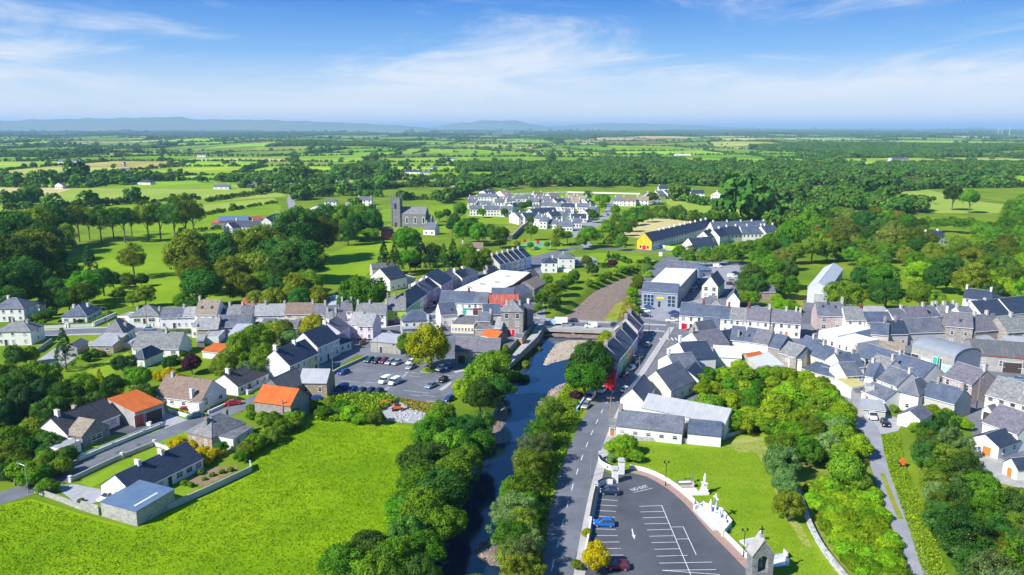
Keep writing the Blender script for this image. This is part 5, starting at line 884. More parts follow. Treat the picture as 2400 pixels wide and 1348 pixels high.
for i, (x0, y0, x1, y1, rf_, k_, d_) in enumerate([(205, 375, 310, 378, 'slate_purple', 'g', 'white purple-roofed estate house at the left of the eastern row'), (315, 378, 480, 380, 'tile_brown', 'g', 'white brown-roofed estate house in the eastern row'), (485, 372, 640, 375, 'tile_tan', 'g', 'white tan-roofed estate house in the eastern row'), (645, 355, 800, 350, 'tile_tan', 'g', 'white estate house behind the round tree'), (570, 315, 690, 315, 'slate_purple', 'f', 'white sawtooth gable house, left'), (680, 290, 770, 300, 'slate_purple', 'f', 'white sawtooth gable house, centre'), (775, 285, 880, 290, 'slate_purple', 'f', 'white sawtooth gable house, right'), (1175, 285, 1340, 285, 'slate_dark', 'g', 'white house with blue roof and front gable on the rise'), (1420, 300, 1565, 305, 'slate', 'f', 'white gable-fronted house on the rise'), (770, 225, 885, 225, 'slate_dark', 'g', 'blue-roofed bungalow behind the sawtooth houses'), (1320, 98, 1450, 95, 'slate_dark', 'g', 'white farmhouse with blue roof among the woods')]):
    B(d_, zy(x0, y0), zy(x1, y1), 5.0, 9, 3.4, k_, rf_, win=(('F', 2, 3),), ch=((.1, 1.1, 'white'),))
# ---- church
CH = B('grey stone church with square pinnacled tower', (918, 502), (997, 503), 9.5, 12, 5.0, roof='slate_mottled', wall='stone_dark', cat='church', name='church', fascia=None, over=.15)
def church_parts(r, L):
    m = MB(); x = -L / 2 - 0.2; m.box(x - 0.0, x + 6.6, -6.6, 0.2, -.3, 21, 'stone_dark')
    for sx in (0.3, 6.3):
        for sy in (-6.3, -0.1):
            m.box(x + sx - .55, x + sx + .55, sy - .55, sy + .55, -.3, 21.2, 'stone_dark'); m.cyl(x + sx, sy, 21.2, 26, .5, .05, 'stone_dark', 6)
    for k in range(4):
        m.box(x + 1.0 + k * 1.3, x + 1.7 + k * 1.3, -6.6, -6.1, 21, 22.3, 'stone_dark'); m.box(x + 6.1, x + 6.6, -5.9 + k * 1.3, -5.2 + k * 1.3, 21, 22.3, 'stone_dark')
    m.build('tower', r)
    def arch(w_, h_, mt):
        q = MB(); n = 8; pts = [(-w_ / 2, 0), (w_ / 2, 0), (w_ / 2, h_ - w_ * .6)] + [(w_ / 2 * math.cos(math.pi * k / n), h_ - w_ * .6 + w_ * .6 * math.sin(math.pi * k / n)) for k in range(1, n)] + [(-w_ / 2, h_ - w_ * .6)]
        q.hull([(a, -.06, b) for a, b in pts[::-1]], [(a, .06, b) for a, b in pts[::-1]], mt); return q
    for k in range(3): o = arch(2.0, 5.2, 'frame').build('window', r, (-L / 2 + 11.5 + k * 6.3, -6.05, 2.6)); p = arch(1.4, 4.4, 'glass').build('pane', o, (0, -.06, .35))
    arch(1.6, 4.2, 'black').build('louvre', r, (x + 3.3, -6.66, 13.5)); arch(1.8, 3.6, 'door_dark').build('door', r, (x + 3.3, -6.66, 0))
    m = MB(); m.box(L / 2, L / 2 + 4, -3.5, 3.5, -.3, 6.0, 'stone_dark'); m.hull([(L / 2, -3.7, 6), (L / 2 + 4.2, -3.7, 6), (L / 2 + 4.2, 3.7, 6), (L / 2, 3.7, 6)], [(L / 2, -.1, 9), (L / 2 + 4.2, -.1, 9), (L / 2 + 4.2, .1, 9), (L / 2, .1, 9)], 'slate_mottled'); m.build('chancel', r)
church_parts(CH, (P(918, 502, 9.5) - P(997, 503, 9.5)).length)
B('farm barn with red barrel roof below the church', (893, 549), (916, 549), 3.5, 12, 3.0, 'b', 'red_sheet', 'rust_red', cat='barn', name='barn')
B('red sheet-roofed lean-to beside the barrel-roofed barn', (895, 551), (922, 551), 3.0, 9, .8, 's', 'red_sheet', 'rust_red', cat='shed', name='shed')
B('white cottage with chimneys beside the church', (992, 537), (1019, 538), 4.0, 9, 4.0, roof='slate', ch=((.1, 1.3), (.95, 1.3)), win=(('F', 1, 2),))
# ---- farm and houses beyond
B('white farmhouse with twin front gables and blue slate roof', (524, 530), (600, 533), 5.0, 9, 4.0, roof='slate_dark', win=(('F', 2, 4),), ch=((.3, 1.3, 'white'), (.8, 1.3)))
B('white front gable of the farmhouse', (524, 533), (545, 535), 4.8, 6, 3.4, 'f', 'slate_dark', win=(('F', 2, 1),))
B('blue-roofed long farm shed behind the farmhouse', (512, 519), (582, 517), 4.0, 14, 3.0, roof='sheet_blue', wall='clad_grey', cat='shed', name='shed')
B('red-roofed open shed left of the farmhouse', (495, 522), (527, 522), 3.0, 8, .8, 's', 'red_sheet', 'stone_dark', cat='shed', name='shed')
B('reddish farm outbuilding right of the farmhouse', (584, 517), (620, 514), 3.4, 9, 2.2, roof='rust_red', wall='stone', cat='barn', name='barn')
B('grey farm outbuilding beside the white gabled farm house', (612, 525), (637, 523), 3.0, 8, 2.0, roof='slate_mottled', wall='stone', cat='outhouse', name='outhouse')
B('white gabled house by the road at the farm end', (636, 521), (662, 510), 5.0, 8, 3.4, roof='slate', win=(('F', 2, 2), ('L', 1, 1)), ch=((.95, 1.3),))
for p, q, z_, k_, rf_, lab in [((760, 473), (788, 473), 5.0, 'h', 'slate', 'white house with pyramid slate roof near the church road'), ((836, 469), (871, 469), 5.2, 'g', 'slate', 'large white house with yellow door near the church'), ((810, 474), (829, 474), 3.2, 'h', 'slate', 'small cream bungalow beside the large white house'), ((727, 488), (760, 488), 3.0, 'f', 'slate_dark', 'white bungalow with front gable near the church road'), ((945, 403), (985, 403), 3.5, 'g', 'slate_dark', 'white farmhouse on the green hill field'), ((988, 405), (1008, 405), 3, 'g', 'slate', 'low white farm wing on the hill field'), ((308, 427), (352, 428), 3.2, 'h', 'slate_dark', 'white bungalow with hipped roof by the left hedgerows'), ((555, 434), (602, 433), 3, 'g', 'slate', 'long white bungalow by the country road'), ((500, 438), (536, 438), 3, 'g', 'slate', 'white bungalow left of the long one'), ((677, 436), (702, 436), 3, 'g', 'tile_brown', 'brown-roofed bungalow on the country road'), ((445, 415), (462, 415), 4, 'flat', 'sheet_grey', 'grey farm shed beyond the hedges on the left'), ((128, 434), (146, 434), 4.5, 'f', 'slate', 'small white gabled cottage by the stubble field'), ((10, 416), (36, 416), 4.5, 'g', 'slate', 'white house at the far left beyond the fields'), ((285, 419), (305, 419), 4, 'f', 'slate', 'pale cottage beside the left trees'), ((1035, 373), (1065, 373), 4, 'g', 'slate', 'white farmhouse far beyond the hill field'), ((1082, 398), (1095, 398), 4.5, 'f', 'slate', 'tiny white gabled cottage in the far trees'), ((1262, 398), (1288, 398), 4.5, 'f', 'slate_dark', 'white gabled house far right of the hill field'), ((1008, 393), (1025, 393), 4, 'g', 'slate', 'white house just above the hill farm'), ((785, 430), (805, 430), 4, 'g', 'slate', 'pale house by the country road bend'), ((800, 424), (818, 422), 4, 'h', 'slate', 'white house above the country road bend'), ((2253, 387), (2278, 387), 4, 'f', 'slate', 'white house in the right-hand woods'), ((1648, 413), (1672, 413), 4, 'g', 'slate', 'pale cottage in the woods right of centre'), ((1620, 333), (1636, 333), 5, 'g', 'slate', 'far white farmhouse right of centre'), ((1582, 361), (1620, 361), 4.5, 'flat', 'sheet_pale', 'far grey farm sheds right of centre'), ((1950, 345), (1972, 345), 6, 'g', 'slate', 'far white house towards the right woods'), ((462, 364), (482, 364), 5, 'g', 'slate', 'far white cottage left of centre'), ((135, 379), (160, 379), 5, 'g', 'slate', 'far farmstead on the left, left building'), ((165, 378), (185, 378), 5, 'g', 'slate', 'far farmstead on the left, right building'), ((280, 398), (300, 398), 4.5, 'g', 'slate', 'far white bungalow above the left woods'), ((286, 383), (290, 383), 6, 'f', 'slate', 'far white gable on the left'), ((2180, 555), (2215, 552), 5.2, 'g', 'slate_dark', 'blue-roofed white house hidden in the right-hand trees'), ((2320, 553), (2345, 553), 4, 'g', 'slate_dark', 'blue-roofed bungalow hidden at the far right'), ((2090, 373), (2130, 372), 5, 'g', 'slate', 'far pale sheds in the right-hand woods'), ((1800, 340), (1830, 340), 6, 'flat', 'sheet_pale', 'far pale farm building right of centre'), ((1250, 360), (1275, 360), 5, 'g', 'tile_brown', 'far red-brown roofed farmstead')]:
    B(lab, p, q, z_, 9, 2.6, k_, rf_, win=(('F', 2 if z_ > 4.9 else 1, 3, 1.2, 1.3),), ch=((.1, 1.1, 'white'), (.9, 1.1, 'white')) if k_ == 'g' else ())
# ================================================================ walls, bridge, street furniture
def wall_run(label, px, h, th, m, cap=None, pil=0.0, group=None, pts=None, name='wall', cat='wall', pm='white', z0=-.3, rnd=0):
    c = pts or G(px)
    if rnd: c = smooth(c, rnd)
    r = empty(name, (c[0].x, c[0].y, 0)); tag(r, label, cat, group); o = c[0].copy(); o.z = 0; c = [p - o for p in c]; L_, R_ = offsets(c, th / 2), offsets(c, -th / 2); mb = MB(); k = MB()
    for i in range(len(c) - 1):
        ring = [R_[i], R_[i + 1], L_[i + 1], L_[i]]; mb.hull([(p.x, p.y, z0) for p in ring], [(p.x, p.y, h) for p in ring], m)
    mb.build('masonry', r)
    if cap:
        A_, B_ = offsets(c, th / 2 + .06), offsets(c, -th / 2 - .06)
        for i in range(len(c) - 1):
            ring = [B_[i], B_[i + 1], A_[i + 1], A_[i]]; k.hull([(p.x, p.y, h) for p in ring], [(p.x, p.y, h + .1) for p in ring], cap)
        k.build('coping', r)
    if pil:
        pp_ = [p for p, d in along(c, pil)]; pp_ = [p for p in pp_ if (p - c[-1]).length > 1.2] + [c[-1]]
        for p in pp_:
            q = MB(); q.box(-.28, .28, -.28, .28, -.3, h + .35, pm); q.box(-.36, .36, -.36, .36, h + .35, h + .47, 'sill'); q.cyl(0, 0, h + .47, h + .62, .2, .05, pm, 8); q.build('pillar', r, p)
    return r
# balustraded front wall
BW = wall_run('white balustraded wall with pillars along the lane', [(186, 1080), (250, 1053), (320, 1024), (378, 1001)], .75, .28, 'white', 'white', 8.5, cat='wall')
bal = MB(); bal.lathe([(.07, 0), (.11, .12), (.05, .3), (.08, .42)], 'white', n=6); balm = bal.mesh('baluster'); c_ = [p - Vector((BW.location.x, BW.location.y, 0)) for p in G([(186, 1080), (250, 1053), (320, 1024), (378, 1001)])]
for p, d in along(c_, .5, .3): link('baluster', balm, BW, (p.x, p.y, .85))
rl = MB()
for a, b in zip(c_, c_[1:]): rl.bar((a.x, a.y, 1.32), (b.x, b.y, 1.32), .13, 'white')
rl.build('top_rail', BW)
wall_run('grey rendered wall with white pillars before the long bungalow', [(165, 1130), (265, 1083), (362, 1044)], .9, .22, 'grey_render', 'concrete', 13)
wall_run('low grey wall beside the stone cottage garden', [(362, 1044), (385, 1052), (402, 1056)], .9, .22, 'white', 'concrete')
wall_run('low block wall along the edge of the meadow', [(82, 1155), (140, 1175), (192, 1196)], 1.0, .22, 'block', 'concrete')
wall_run('tall block wall beside the blue-roofed shed', [(192, 1196), (233, 1208)], 2.0, .22, 'block')
wall_run('grey garden wall between long bungalow and meadow', [(378, 1203), (480, 1158), (590, 1106), (586, 1092)], 1.25, .22, 'grey_render', 'concrete')
wall_run('dark stone wall under the hedge on the lane', [(182, 1088), (110, 1118), (36, 1138), (32, 1122), (0, 1128)], 1.1, .4, 'stone_dark')
wall_run('white wall before the hipped bungalow, left of its gate', [(93, 771), (154, 768)], 1.0, .25, 'white', 'white', 20)
wall_run('white wall before the hipped bungalow, right of its gate', [(160, 768), (219, 765)], 1.0, .25, 'white', 'white', 20)
wall_run('long white side wall running back from the road', [(222, 764), (272, 742)], 1.6, .25, 'white', 'white')
wall_run('white front wall of the bay-windowed bungalow', [(297, 767), (374, 764)], .8, .25, 'white', 'white', 9)
wall_run('white garden wall behind the roadside car', [(374, 768), (368, 752)], .9, .2, 'white')
wall_run('grey yard wall beside the builder yard', [(88, 828), (122, 803)], 1.6, .25, 'block')
wall_run('low white wall round the rusty barn yard', [(317, 987), (352, 1000)], .8, .25, 'white', None, 7)
wall_run('white wall with red flowers before the brown-roofed bungalow', [(395, 966), (444, 980), (470, 967)], .8, .25, 'white', 'white')
wall_run('white wall beside the parked red car', [(488, 970), (555, 940)], .7, .22, 'white', 'white')
wall_run('white wall before the black-tiled bungalow', [(580, 925), (612, 905), (655, 890)], .9, .25, 'white', 'white', 9)
wall_run('low wall between lane and riverside car park', [(752, 893), (800, 866), (862, 838)], .8, .3, 'concrete', 'concrete')
wall_run('concrete wall at the lower edge of the car park', [(1000, 946), (1052, 951)], .7, .25, 'concrete', 'concrete')
wall_run('concrete wall behind the row of shaded parked cars', [(760, 925), (830, 930), (902, 934)], .7, .25, 'concrete', 'concrete')
wall_run('timber fence panel at the lane corner', [(843, 812), (858, 802)], 1.7, .1, 'wood', cat='fence', name='fence')
# river walls
wall_run('stone quay wall with path below the tall stone house', [(1193, 862), (1222, 830), (1258, 795), (1276, 766)], .9, .5, 'stone', 'concrete', z0=-2.6)
wall_run('shaded garden wall above the quay path', [(1183, 838), (1212, 806), (1240, 780), (1252, 760)], 1.8, .4, 'stone_dark')
wall_run('low roadside wall above the river bank', [(1352, 965), (1375, 930), (1412, 880), (1430, 862)], .9, .3, 'blue_wall', 'sky_blue')
# rubble walls of the churchyard: stones laid in courses
def rubble(label, px, h, th):
    c = smooth(G(px), 2); r = empty('stone_wall', (c[0].x, c[0].y, 0)); tag(r, label, 'stone wall'); o = Vector((c[0].x, c[0].y, 0)); mb = MB(); ln = 0
    for lay in range(int(h / .22)):
        for p, d in along(c, .42, random.uniform(0, .3)):
            n = Vector((-d.y, d.x, 0)); q = p - o; a = random.uniform(.2, .3); b = th / 2 * random.uniform(.75, 1.1) * (1 - .25 * lay * .22 / h); z_ = lay * .22 - .1; t_ = .22 * random.uniform(.85, 1.15)
            tw = random.uniform(-.12, .12); d2 = d + n * tw; n2 = n - d * tw
            ring = [q - d2 * a - n2 * b, q + d2 * a - n2 * b, q + d2 * a + n2 * b, q - d2 * a + n2 * b]; k = random.uniform(.8, .95)
            mb.hull([(v.x, v.y, z_) for v in ring], [(q.x + (v.x - q.x) * k, q.y + (v.y - q.y) * k, z_ + t_) for v in ring], random.choice(('marble_grey', 'concrete', 'grey_render')))
    s = mb.build('stones', r); s['kind'] = 'stuff'
rubble('rubble stone wall along the top of the churchyard lawn', [(1432, 1032), (1520, 1032), (1620, 1040), (1690, 1032), (1745, 1012)], 1.3, .7)
rubble('rubble stone wall between churchyard and bramble slope', [(1870, 1155), (1885, 1195), (1900, 1240), (1930, 1295), (1975, 1350), (2010, 1395)], 1.2, .8)
# churchyard: white wall, gate piers
OUT = offsets(CP, 1.95)
wall_run('curving low white wall between church car park and lawn', None, .75, .35, 'white', 'white', pts=OUT)
wall_run('white curved wall at the church gate, upper side', [(1404, 1078), (1408, 1090), (1420, 1098), (1436, 1104)], 1.3, .3, 'white', 'black', 0, rnd=2)
wall_run('white curved wall at the church gate, lower side', [(1398, 1150), (1402, 1142), (1418, 1134), (1436, 1135)], 1.3, .3, 'white', 'black', 0, rnd=2)
wall_run('shaded white wall between footpath and church car park', [(1398, 1150), (1391, 1185), (1384, 1225)], 1.3, .3, 'white', 'black')
wall_run('white railing wall beside the yellow cypress', [(1388, 1206), (1380, 1260), (1372, 1300)], 1.0, .2, 'white', 'white')
pier = MB(); pier.box(-.6, .6, -.6, .6, -.2, 2.9, 'white'); pier.box(-.75, .75, -.75, .75, 2.9, 3.15, 'marble_grey'); pier.box(-.55, .55, -.55, .55, 3.15, 3.4, 'marble_grey'); pm_ = pier.mesh('pier')
for (x, y), lb in zip(((1441, 1130), (1456, 1110), (1407, 1078), (1397, 1152)), ('white square gate pier right of the parked dark blue car', 'white square gate pier against the churchyard shrubs', 'small white gate pier at the upper end of the gate wall', 'small white gate pier at the lower end of the gate wall')):
    o = link('gate_pier', pm_, None, P(x, y)); tag(o, lb, 'gate pier'); s = 1 if x > 1410 else .6; o.scale = (s, s, s)
# bridge
BA, BB = P(1275, 762), P(1445, 768); bu = (BB - BA).normalized(); BL = (BB - BA).length; bn = Vector((-bu.y, bu.x, 0)); br = empty('bridge', BA, math.atan2(bu.y, bu.x)); tag(br, 'concrete road bridge with railings over the shallow river', 'bridge')
m = MB(); m.box(-2, BL + 2, -6.2, 6.2, -.85, .012, 'concrete'); m.build('deck', br)
for x in (BL * .42, BL * .92):
    m = MB(); m.box(x - .6, x + .6, -5.8, 5.8, -3.0, -.85, 'concrete'); m.build('pier', br)
for y in (-6.0, 6.0):
    m = MB(); m.box(-2, BL + 2, y - .18, y + .18, .0, .35, 'concrete'); m.build('parapet', br)
    m = MB(); m.bar((-2, y, 1.15), (BL + 2, y, 1.15), .035, 'metal_pole'); m.bar((-2, y, .75), (BL + 2, y, .75), .025, 'metal_pole'); m.build('rail', br); post = MB(); post.box(-.03, .03, -.03, .03, .35, 1.18, 'metal_pole'); pmh = post.mesh('post')
    for i in range(int((BL + 4) / 2)): link('post', pmh, br, (-2 + 2 * i, y, 0))
# lamp posts and poles
def lamp(label, bx, by, h, kind='street', arm=(1, 0), group=None):
    p = P(bx, by); r = empty('street_lamp', (p.x, p.y, gz(p.x, p.y)), math.atan2(arm[1], arm[0])); tag(r, label, 'street lamp', group); m = MB(); mm = 'metal_pole' if kind == 'street' else 'black_metal'
    m.cyl(0, 0, -.2, .9, .11, .10, mm, 8); m.cyl(0, 0, .9, h, .075, .05, mm, 8); m.build('pole', r)
    if kind == 'street':
        m = MB(); m.bar((0, 0, h - .1), (1.5, 0, h + .25), .035, mm); m.build('arm', r); m = MB(); m.box(1.3, 2.0, -.14, .14, h + .18, h + .32, 'metal_pole'); m.box(1.4, 1.95, -.1, .1, h + .13, h + .18, 'lamp_glass'); m.build('lamp_head', r)
    else:
        m = MB(); m.bar((-.45, 0, h - .15), (.45, 0, h - .15), .03, mm); m.build('arm', r)
        for s in (-.42, .42): m = MB(); m.lathe([(.05, h - .12), (.16, h + .05), (.2, h + .28), (.04, h + .42)], mm, s, 0, 8); m.build('lantern', r)
for a in [('tall pale lamp post at the lower edge of the car park', 961, 938, 11, 'street', (0, 1)), ('lamp post between lane and car park', 780, 873, 8, 'street', (1, .4)), ('bent-arm lamp post beside the lane at the left', 66, 1156, 6, 'street', (-1, .3)), ('black twin lantern post by the grave plots', 1560, 1140, 5.2, 'old'), ('black twin lantern post left of the bell tower', 1742.3, 1306, 5.0, 'old'), ('tall white lamp post on the river street', 1498, 884, 6.5, 'street', (-1, -.2)), ('lamp post behind the block-walled shed', 886, 838, 9, 'street', (-1, 0)), ('lamp post in front of the brown-roofed bungalow', 492, 984, 6, 'street', (0, 1)), ('lamp post outside the modern supermarket', 1603, 713, 6, 'street', (-1, 0)), ('lamp post beside the long bright shop roof', 1060, 694, 9, 'street', (1, 0)), ('lamp post by the riverside walk above the bridge', 1284, 728, 5, 'street', (1, 0)), ('lamp post on the bridge end by the tall stone house', 1278, 768, 5, 'street', (-1, 0)), ('lamp post near the yellow-gabled shop, left', 1445, 582, 8, 'street', (1, 0)), ('lamp post near the yellow-gabled shop, right', 1457, 580, 8, 'street', (1, 0)), ('lamp post on the green below the estate, left', 1188, 579, 8, 'street', (1, 0)), ('lamp post on the green below the estate, right', 1131, 574, 7, 'street', (1, 0)), ('lamp post on the estate road, left', 1325, 583, 8, 'street', (1, 0)), ('lamp post on the estate road, right', 1342, 588, 8, 'street', (1, 0)), ('lamp post on the road at the far left', 253, 764, 7, 'street', (-1, 0)), ('lamp post facing the halls on the main road', 1384, 1118, 6, 'street', (-1, 0))]: lamp(*a)
def pole(label, bx, by, h):
    p = P(bx, by); r = empty('utility_pole', (p.x, p.y, 0)); tag(r, label, 'utility pole'); m = MB(); m.cyl(0, 0, -.3, h, .15, .10, 'wood_pole', 8); m.build('shaft', r); m = MB(); m.box(-.9, .9, -.05, .05, h - .5, h - .38, 'wood_pole'); m.build('crossarm', r)
    for s in (-.75, 0, .75): m = MB(); m.cyl(s, 0, h - .38, h - .2, .05, .04, 'lamp_glass', 6); m.build('insulator', r)
    return Vector((p.x, p.y, h - .25))
pt = {}
for k, a in dict(a=('wooden pole beside the pink stone house', 2288, 963, 9.5), b=('pale pole rising from the long blue-slated terrace', 2052, 868, 9.5), c=('wooden pole on the main street beside the bungalow', 345, 766, 8.5), d=('wooden pole beside the main road near the halls', 1430, 1002, 8), e=('wooden pole behind the warehouse yard', 1675, 618, 10), f=('wooden pole by the lane near the balustraded wall', 181, 1070, 4.5), g=('pole in front of the ivy barn', 665, 990, 6), h=('dark pole near the square crossing', 1567, 812, 8), i=('dark pole beside the square car park', 1521, 783, 8)).items(): pt[k] = pole(*a)
def wire(label, a, b, sag=.8, group=None):
    m = MB(); n = 10; pts = [a.lerp(b, k / n) - Vector((0, 0, sag * 4 * (k / n) * (1 - k / n))) for k in range(n + 1)]
    for p, q in zip(pts, pts[1:]): m.bar(p, q, .018, 'wire', 3)
    tag(m.build('overhead_wire'), label, 'wire', group)
wire('overhead wire from the blue-slated terrace to the pink stone house', pt['b'], pt['a'], 1.0); wire('second wire from the blue-slated terrace pole', pt['b'] + Vector((.7, 0, 0)), pt['a'] + Vector((.7, 0, -.3)), 1.2); wire('wire from the pink stone house pole to the right edge', pt['a'], P(2430, 990, 8), .8); wire('wire over the church car park', P(1395, 1276, 7.5), P(1760, 1310, 5.5), .6)
wire('wire from the halls across the road', pt['d'], P(1372, 1150, 7), .6)
# ================================================================ churchyard monuments
def grave(label, x, y, ln, wd, rz, stone='marble', bed='marble_grey', head=None):
    p = P(x, y); r = empty('grave', (p.x, p.y, 0), rz); tag(r, label, 'grave'); m = MB(); m.box(-ln / 2, ln / 2, -wd / 2, -wd / 2 + .14, -.05, .3, stone); m.box(-ln / 2, ln / 2, wd / 2 - .14, wd / 2, -.05, .3, stone); m.box(-ln / 2, -ln / 2 + .14, -wd / 2 + .14, wd / 2 - .14, -.05, .3, stone); m.box(ln / 2 - .14, ln / 2, -wd / 2 + .14, wd / 2 - .14, -.05, .3, stone); m.build('kerb', r)
    m = MB(); m.box(-ln / 2 + .14, ln / 2 - .14, -wd / 2 + .14, wd / 2 - .14, -.05, .2, bed); m.build('bed', r)
    if head == 'cross': m = MB(); m.box(ln / 2 - .25, ln / 2 + .25, -.3, .3, .3, .6, stone); m.box(ln / 2 - .1, ln / 2 + .1, -.1, .1, .6, 2.1, stone); m.box(ln / 2 - .1, ln / 2 + .1, -.45, .45, 1.5, 1.7, stone); m.build('cross', r)
    if head == 'stone': m = MB(); m.box(ln / 2 - .16, ln / 2, -wd / 2 + .1, wd / 2 - .1, .3, 1.2, stone); m.build('headstone', r)
    if head == 'urn': m = MB(); m.box(ln / 2 - .8, ln / 2 + .8, -.8, .8, -.1, .5, stone); m.box(ln / 2 - .6, ln / 2 + .6, -.6, .6, .5, 1.1, stone); m.box(ln / 2 - .42, ln / 2 + .42, -.42, .42, 1.1, 2.2, stone); m.box(ln / 2 - .55, ln / 2 + .55, -.55, .55, 2.2, 2.4, stone); m.lathe([(.3, 2.4), (.2, 2.8), (.3, 3.3), (.22, 3.8), (.12, 4.2), (.02, 4.5)], stone, ln / 2, 0, 10); m.build('monument', r)
g0 = R(6)
grave('dark-edged grave with thin black cross, topmost of four', 1605, 1132, 3.0, 1.3, g0, 'statue_dark', 'marble', 'cross'); grave('pinkish grave slab, second of four', 1611, 1142, 2.6, 1.2, g0, 'stone_pink', 'stone_pink', 'stone'); grave('plain pale grave slab, third of four', 1618, 1150, 2.6, 1.2, g0, 'marble', 'marble'); grave('pale grave with tall white pedestal monument', 1631, 1158, 3.4, 1.4, g0, 'marble', 'marble', 'urn')
grave('grave with white Celtic cross behind the bell tower', 1762, 1273, 3.6, 2.2, R(20), 'marble', 'marble_grey', 'cross'); grave('white grave with headstone right of the bell tower', 1822, 1322, 3.4, 1.8, R(12), 'marble', 'marble', 'stone'); grave('grey gravel grave beside the white one', 1822, 1308, 3.2, 1.6, R(12), 'marble_grey', 'marble_grey', 'stone')
# calvary group: cross with figures on a stepped plinth
p = P(1672, 1218); ax_ = (P(1690, 1240) - P(1640, 1190)).normalized(); cal = empty('calvary', (p.x, p.y, 0), math.atan2(ax_.y, ax_.x)); tag(cal, 'white calvary monument with crucifix and statues on steps', 'monument')
m = MB(); m.box(-4.2, 4.2, -2.2, 1.6, -.1, .25, 'marble_grey'); m.box(-3.6, 3.6, -1.4, 1.4, .25, .55, 'marble'); m.box(-2.8, 2.8, -.8, 1.2, .55, 1.3, 'marble'); m.build('steps', cal)
m = MB(); m.box(-.14, .14, .2, .44, 1.3, 5.2, 'marble'); m.box(-.85, .85, .2, .44, 4.2, 4.45, 'marble'); m.build('cross', cal)
fig = MB(); fig.lathe([(.12, 0), (.15, .5), (.19, .9), (.17, 1.15), (.07, 1.28), (.1, 1.36), (.11, 1.48), (.02, 1.58)], 'statue_dark', n=8); fig.bar((-.15, 0, 1.1), (-.75, 0, 1.35), .05, 'statue_dark'); fig.bar((.15, 0, 1.1), (.75, 0, 1.35), .05, 'statue_dark'); fig.build('crucified_figure', cal, (0, .08, 2.95))
st_ = MB(); st_.lathe([(.36, 0), (.4, .2), (.28, .9), (.3, 1.3), (.24, 1.5), (.09, 1.62), (.15, 1.74), (.15, 1.9), (.03, 2.02)], 'marble', n=10); sm_ = st_.mesh('statue')
for x in (-1.7, 1.7, -.75): link('statue', sm_, cal, (x, .2 if x != -.75 else -.4, 1.3))
for x, y in ((1651, 1203), (1676, 1233), (1666, 1219)):
    q = P(x, y); m = MB(); m.lathe([(.25, .0), (.32, .35)], 'marble_grey', n=8)
    for k in range(14): m.cyl(random.uniform(-.3, .3), random.uniform(-.3, .3), .35, random.uniform(.5, .8), .09, .13, 'flowers', 5)
    o = m.build('flower_pot', None, (q.x, q.y, .1)); tag(o, {1651: 'pink flower pot at the left of the calvary steps', 1676: 'red flower pot at the right of the calvary steps', 1666: 'small flower pot in the middle of the calvary steps'}[x], 'flower pot')
wall_run('white angled wall behind the calvary monument', [(1627, 1197), (1648, 1190), (1690, 1203), (1713, 1232), (1692, 1258)], 1.0, .3, 'white', 'white')
for x, y, lb in ((1629, 1192, 'small dark statue on a white stand left of the calvary'), (1696, 1255, 'small kneeling white statue at the end of the angled wall')):
    q = P(x, y); r = empty('statue', (q.x, q.y, 0)); tag(r, lb, 'statue'); m = MB(); m.box(-.3, .3, -.3, .3, 0, .7, 'marble'); m.build('pedestal', r); m = MB(); m.lathe([(.26, .7), (.2, 1.2), (.22, 1.5), (.08, 1.68), (.13, 1.82), (.03, 2.0)], 'statue_dark' if x < 1650 else 'marble', n=9); m.build('figure', r)
q = P(1650, 1190); be = empty('bench', (q.x, q.y, 0), math.atan2(ax_.y, ax_.x)); tag(be, 'white bench beside the calvary wall', 'bench'); m = MB(); m.box(-1, 1, -.25, .25, .42, .5, 'marble'); m.build('seat', be); m = MB(); m.box(-1, 1, .2, .28, .5, .95, 'marble'); m.build('backrest', be)
for s in (-.8, .8): m = MB(); m.box(s - .1, s + .1, -.2, .2, 0, .42, 'marble'); m.build('leg', be)
# bell shrine (stone gable with an arched opening)
q = P(1778, 1362); bt_ = empty('bell_shrine', (q.x, q.y, 0), R(8)); tag(bt_, 'grey stone bell gable with arched opening and cross on top', 'bell tower')
W_, TH, EH, RH = 3.6, 2.2, 5.2, 2.6; ow = 0.85; m = MB()
for y0, y1 in ((-TH / 2, TH / 2),):
    n = 10; arc = [(ow * math.cos(math.pi * k / n), 4.2 + ow * math.sin(math.pi * k / n)) for k in range(n + 1)]
    for s in (-1, 1):
        m.hull([(s * ow, y0, -.2), (s * W_ / 2, y0, -.2), (s * W_ / 2, y1, -.2), (s * ow, y1, -.2)][::s], [(s * ow, y0, 4.2), (s * W_ / 2, y0, 4.2), (s * W_ / 2, y1, 4.2), (s * ow, y1, 4.2)][::s], 'stone_dark')
    m.box(-ow, ow, y0, y1, -.2, 2.2, 'stone_dark')
    for k in range(n):
        (xa, za), (xb, zb2) = arc[k], arc[k + 1]; ta2, tb2 = EH + RH * (1 - abs(xa) / (W_ / 2)), EH + RH * (1 - abs(xb) / (W_ / 2))
        m.hull([(xb, y0, zb2), (xa, y0, za), (xa, y1, za), (xb, y1, zb2)], [(xb, y0, tb2), (xa, y0, ta2), (xa, y1, ta2), (xb, y1, tb2)], 'stone_dark')
    for s in (-1, 1):
        m.hull([(s * ow, y0, 4.2), (s * W_ / 2, y0, 4.2), (s * W_ / 2, y1, 4.2), (s * ow, y1, 4.2)][::s], [(s * ow, y0, EH + RH * (1 - ow / (W_ / 2))), (s * W_ / 2, y0, EH), (s * W_ / 2, y1, EH), (s * ow, y1, EH + RH * (1 - ow / (W_ / 2)))][::s], 'stone_dark')
m.build('masonry', bt_)
m = MB(); k = RH / (W_ / 2)
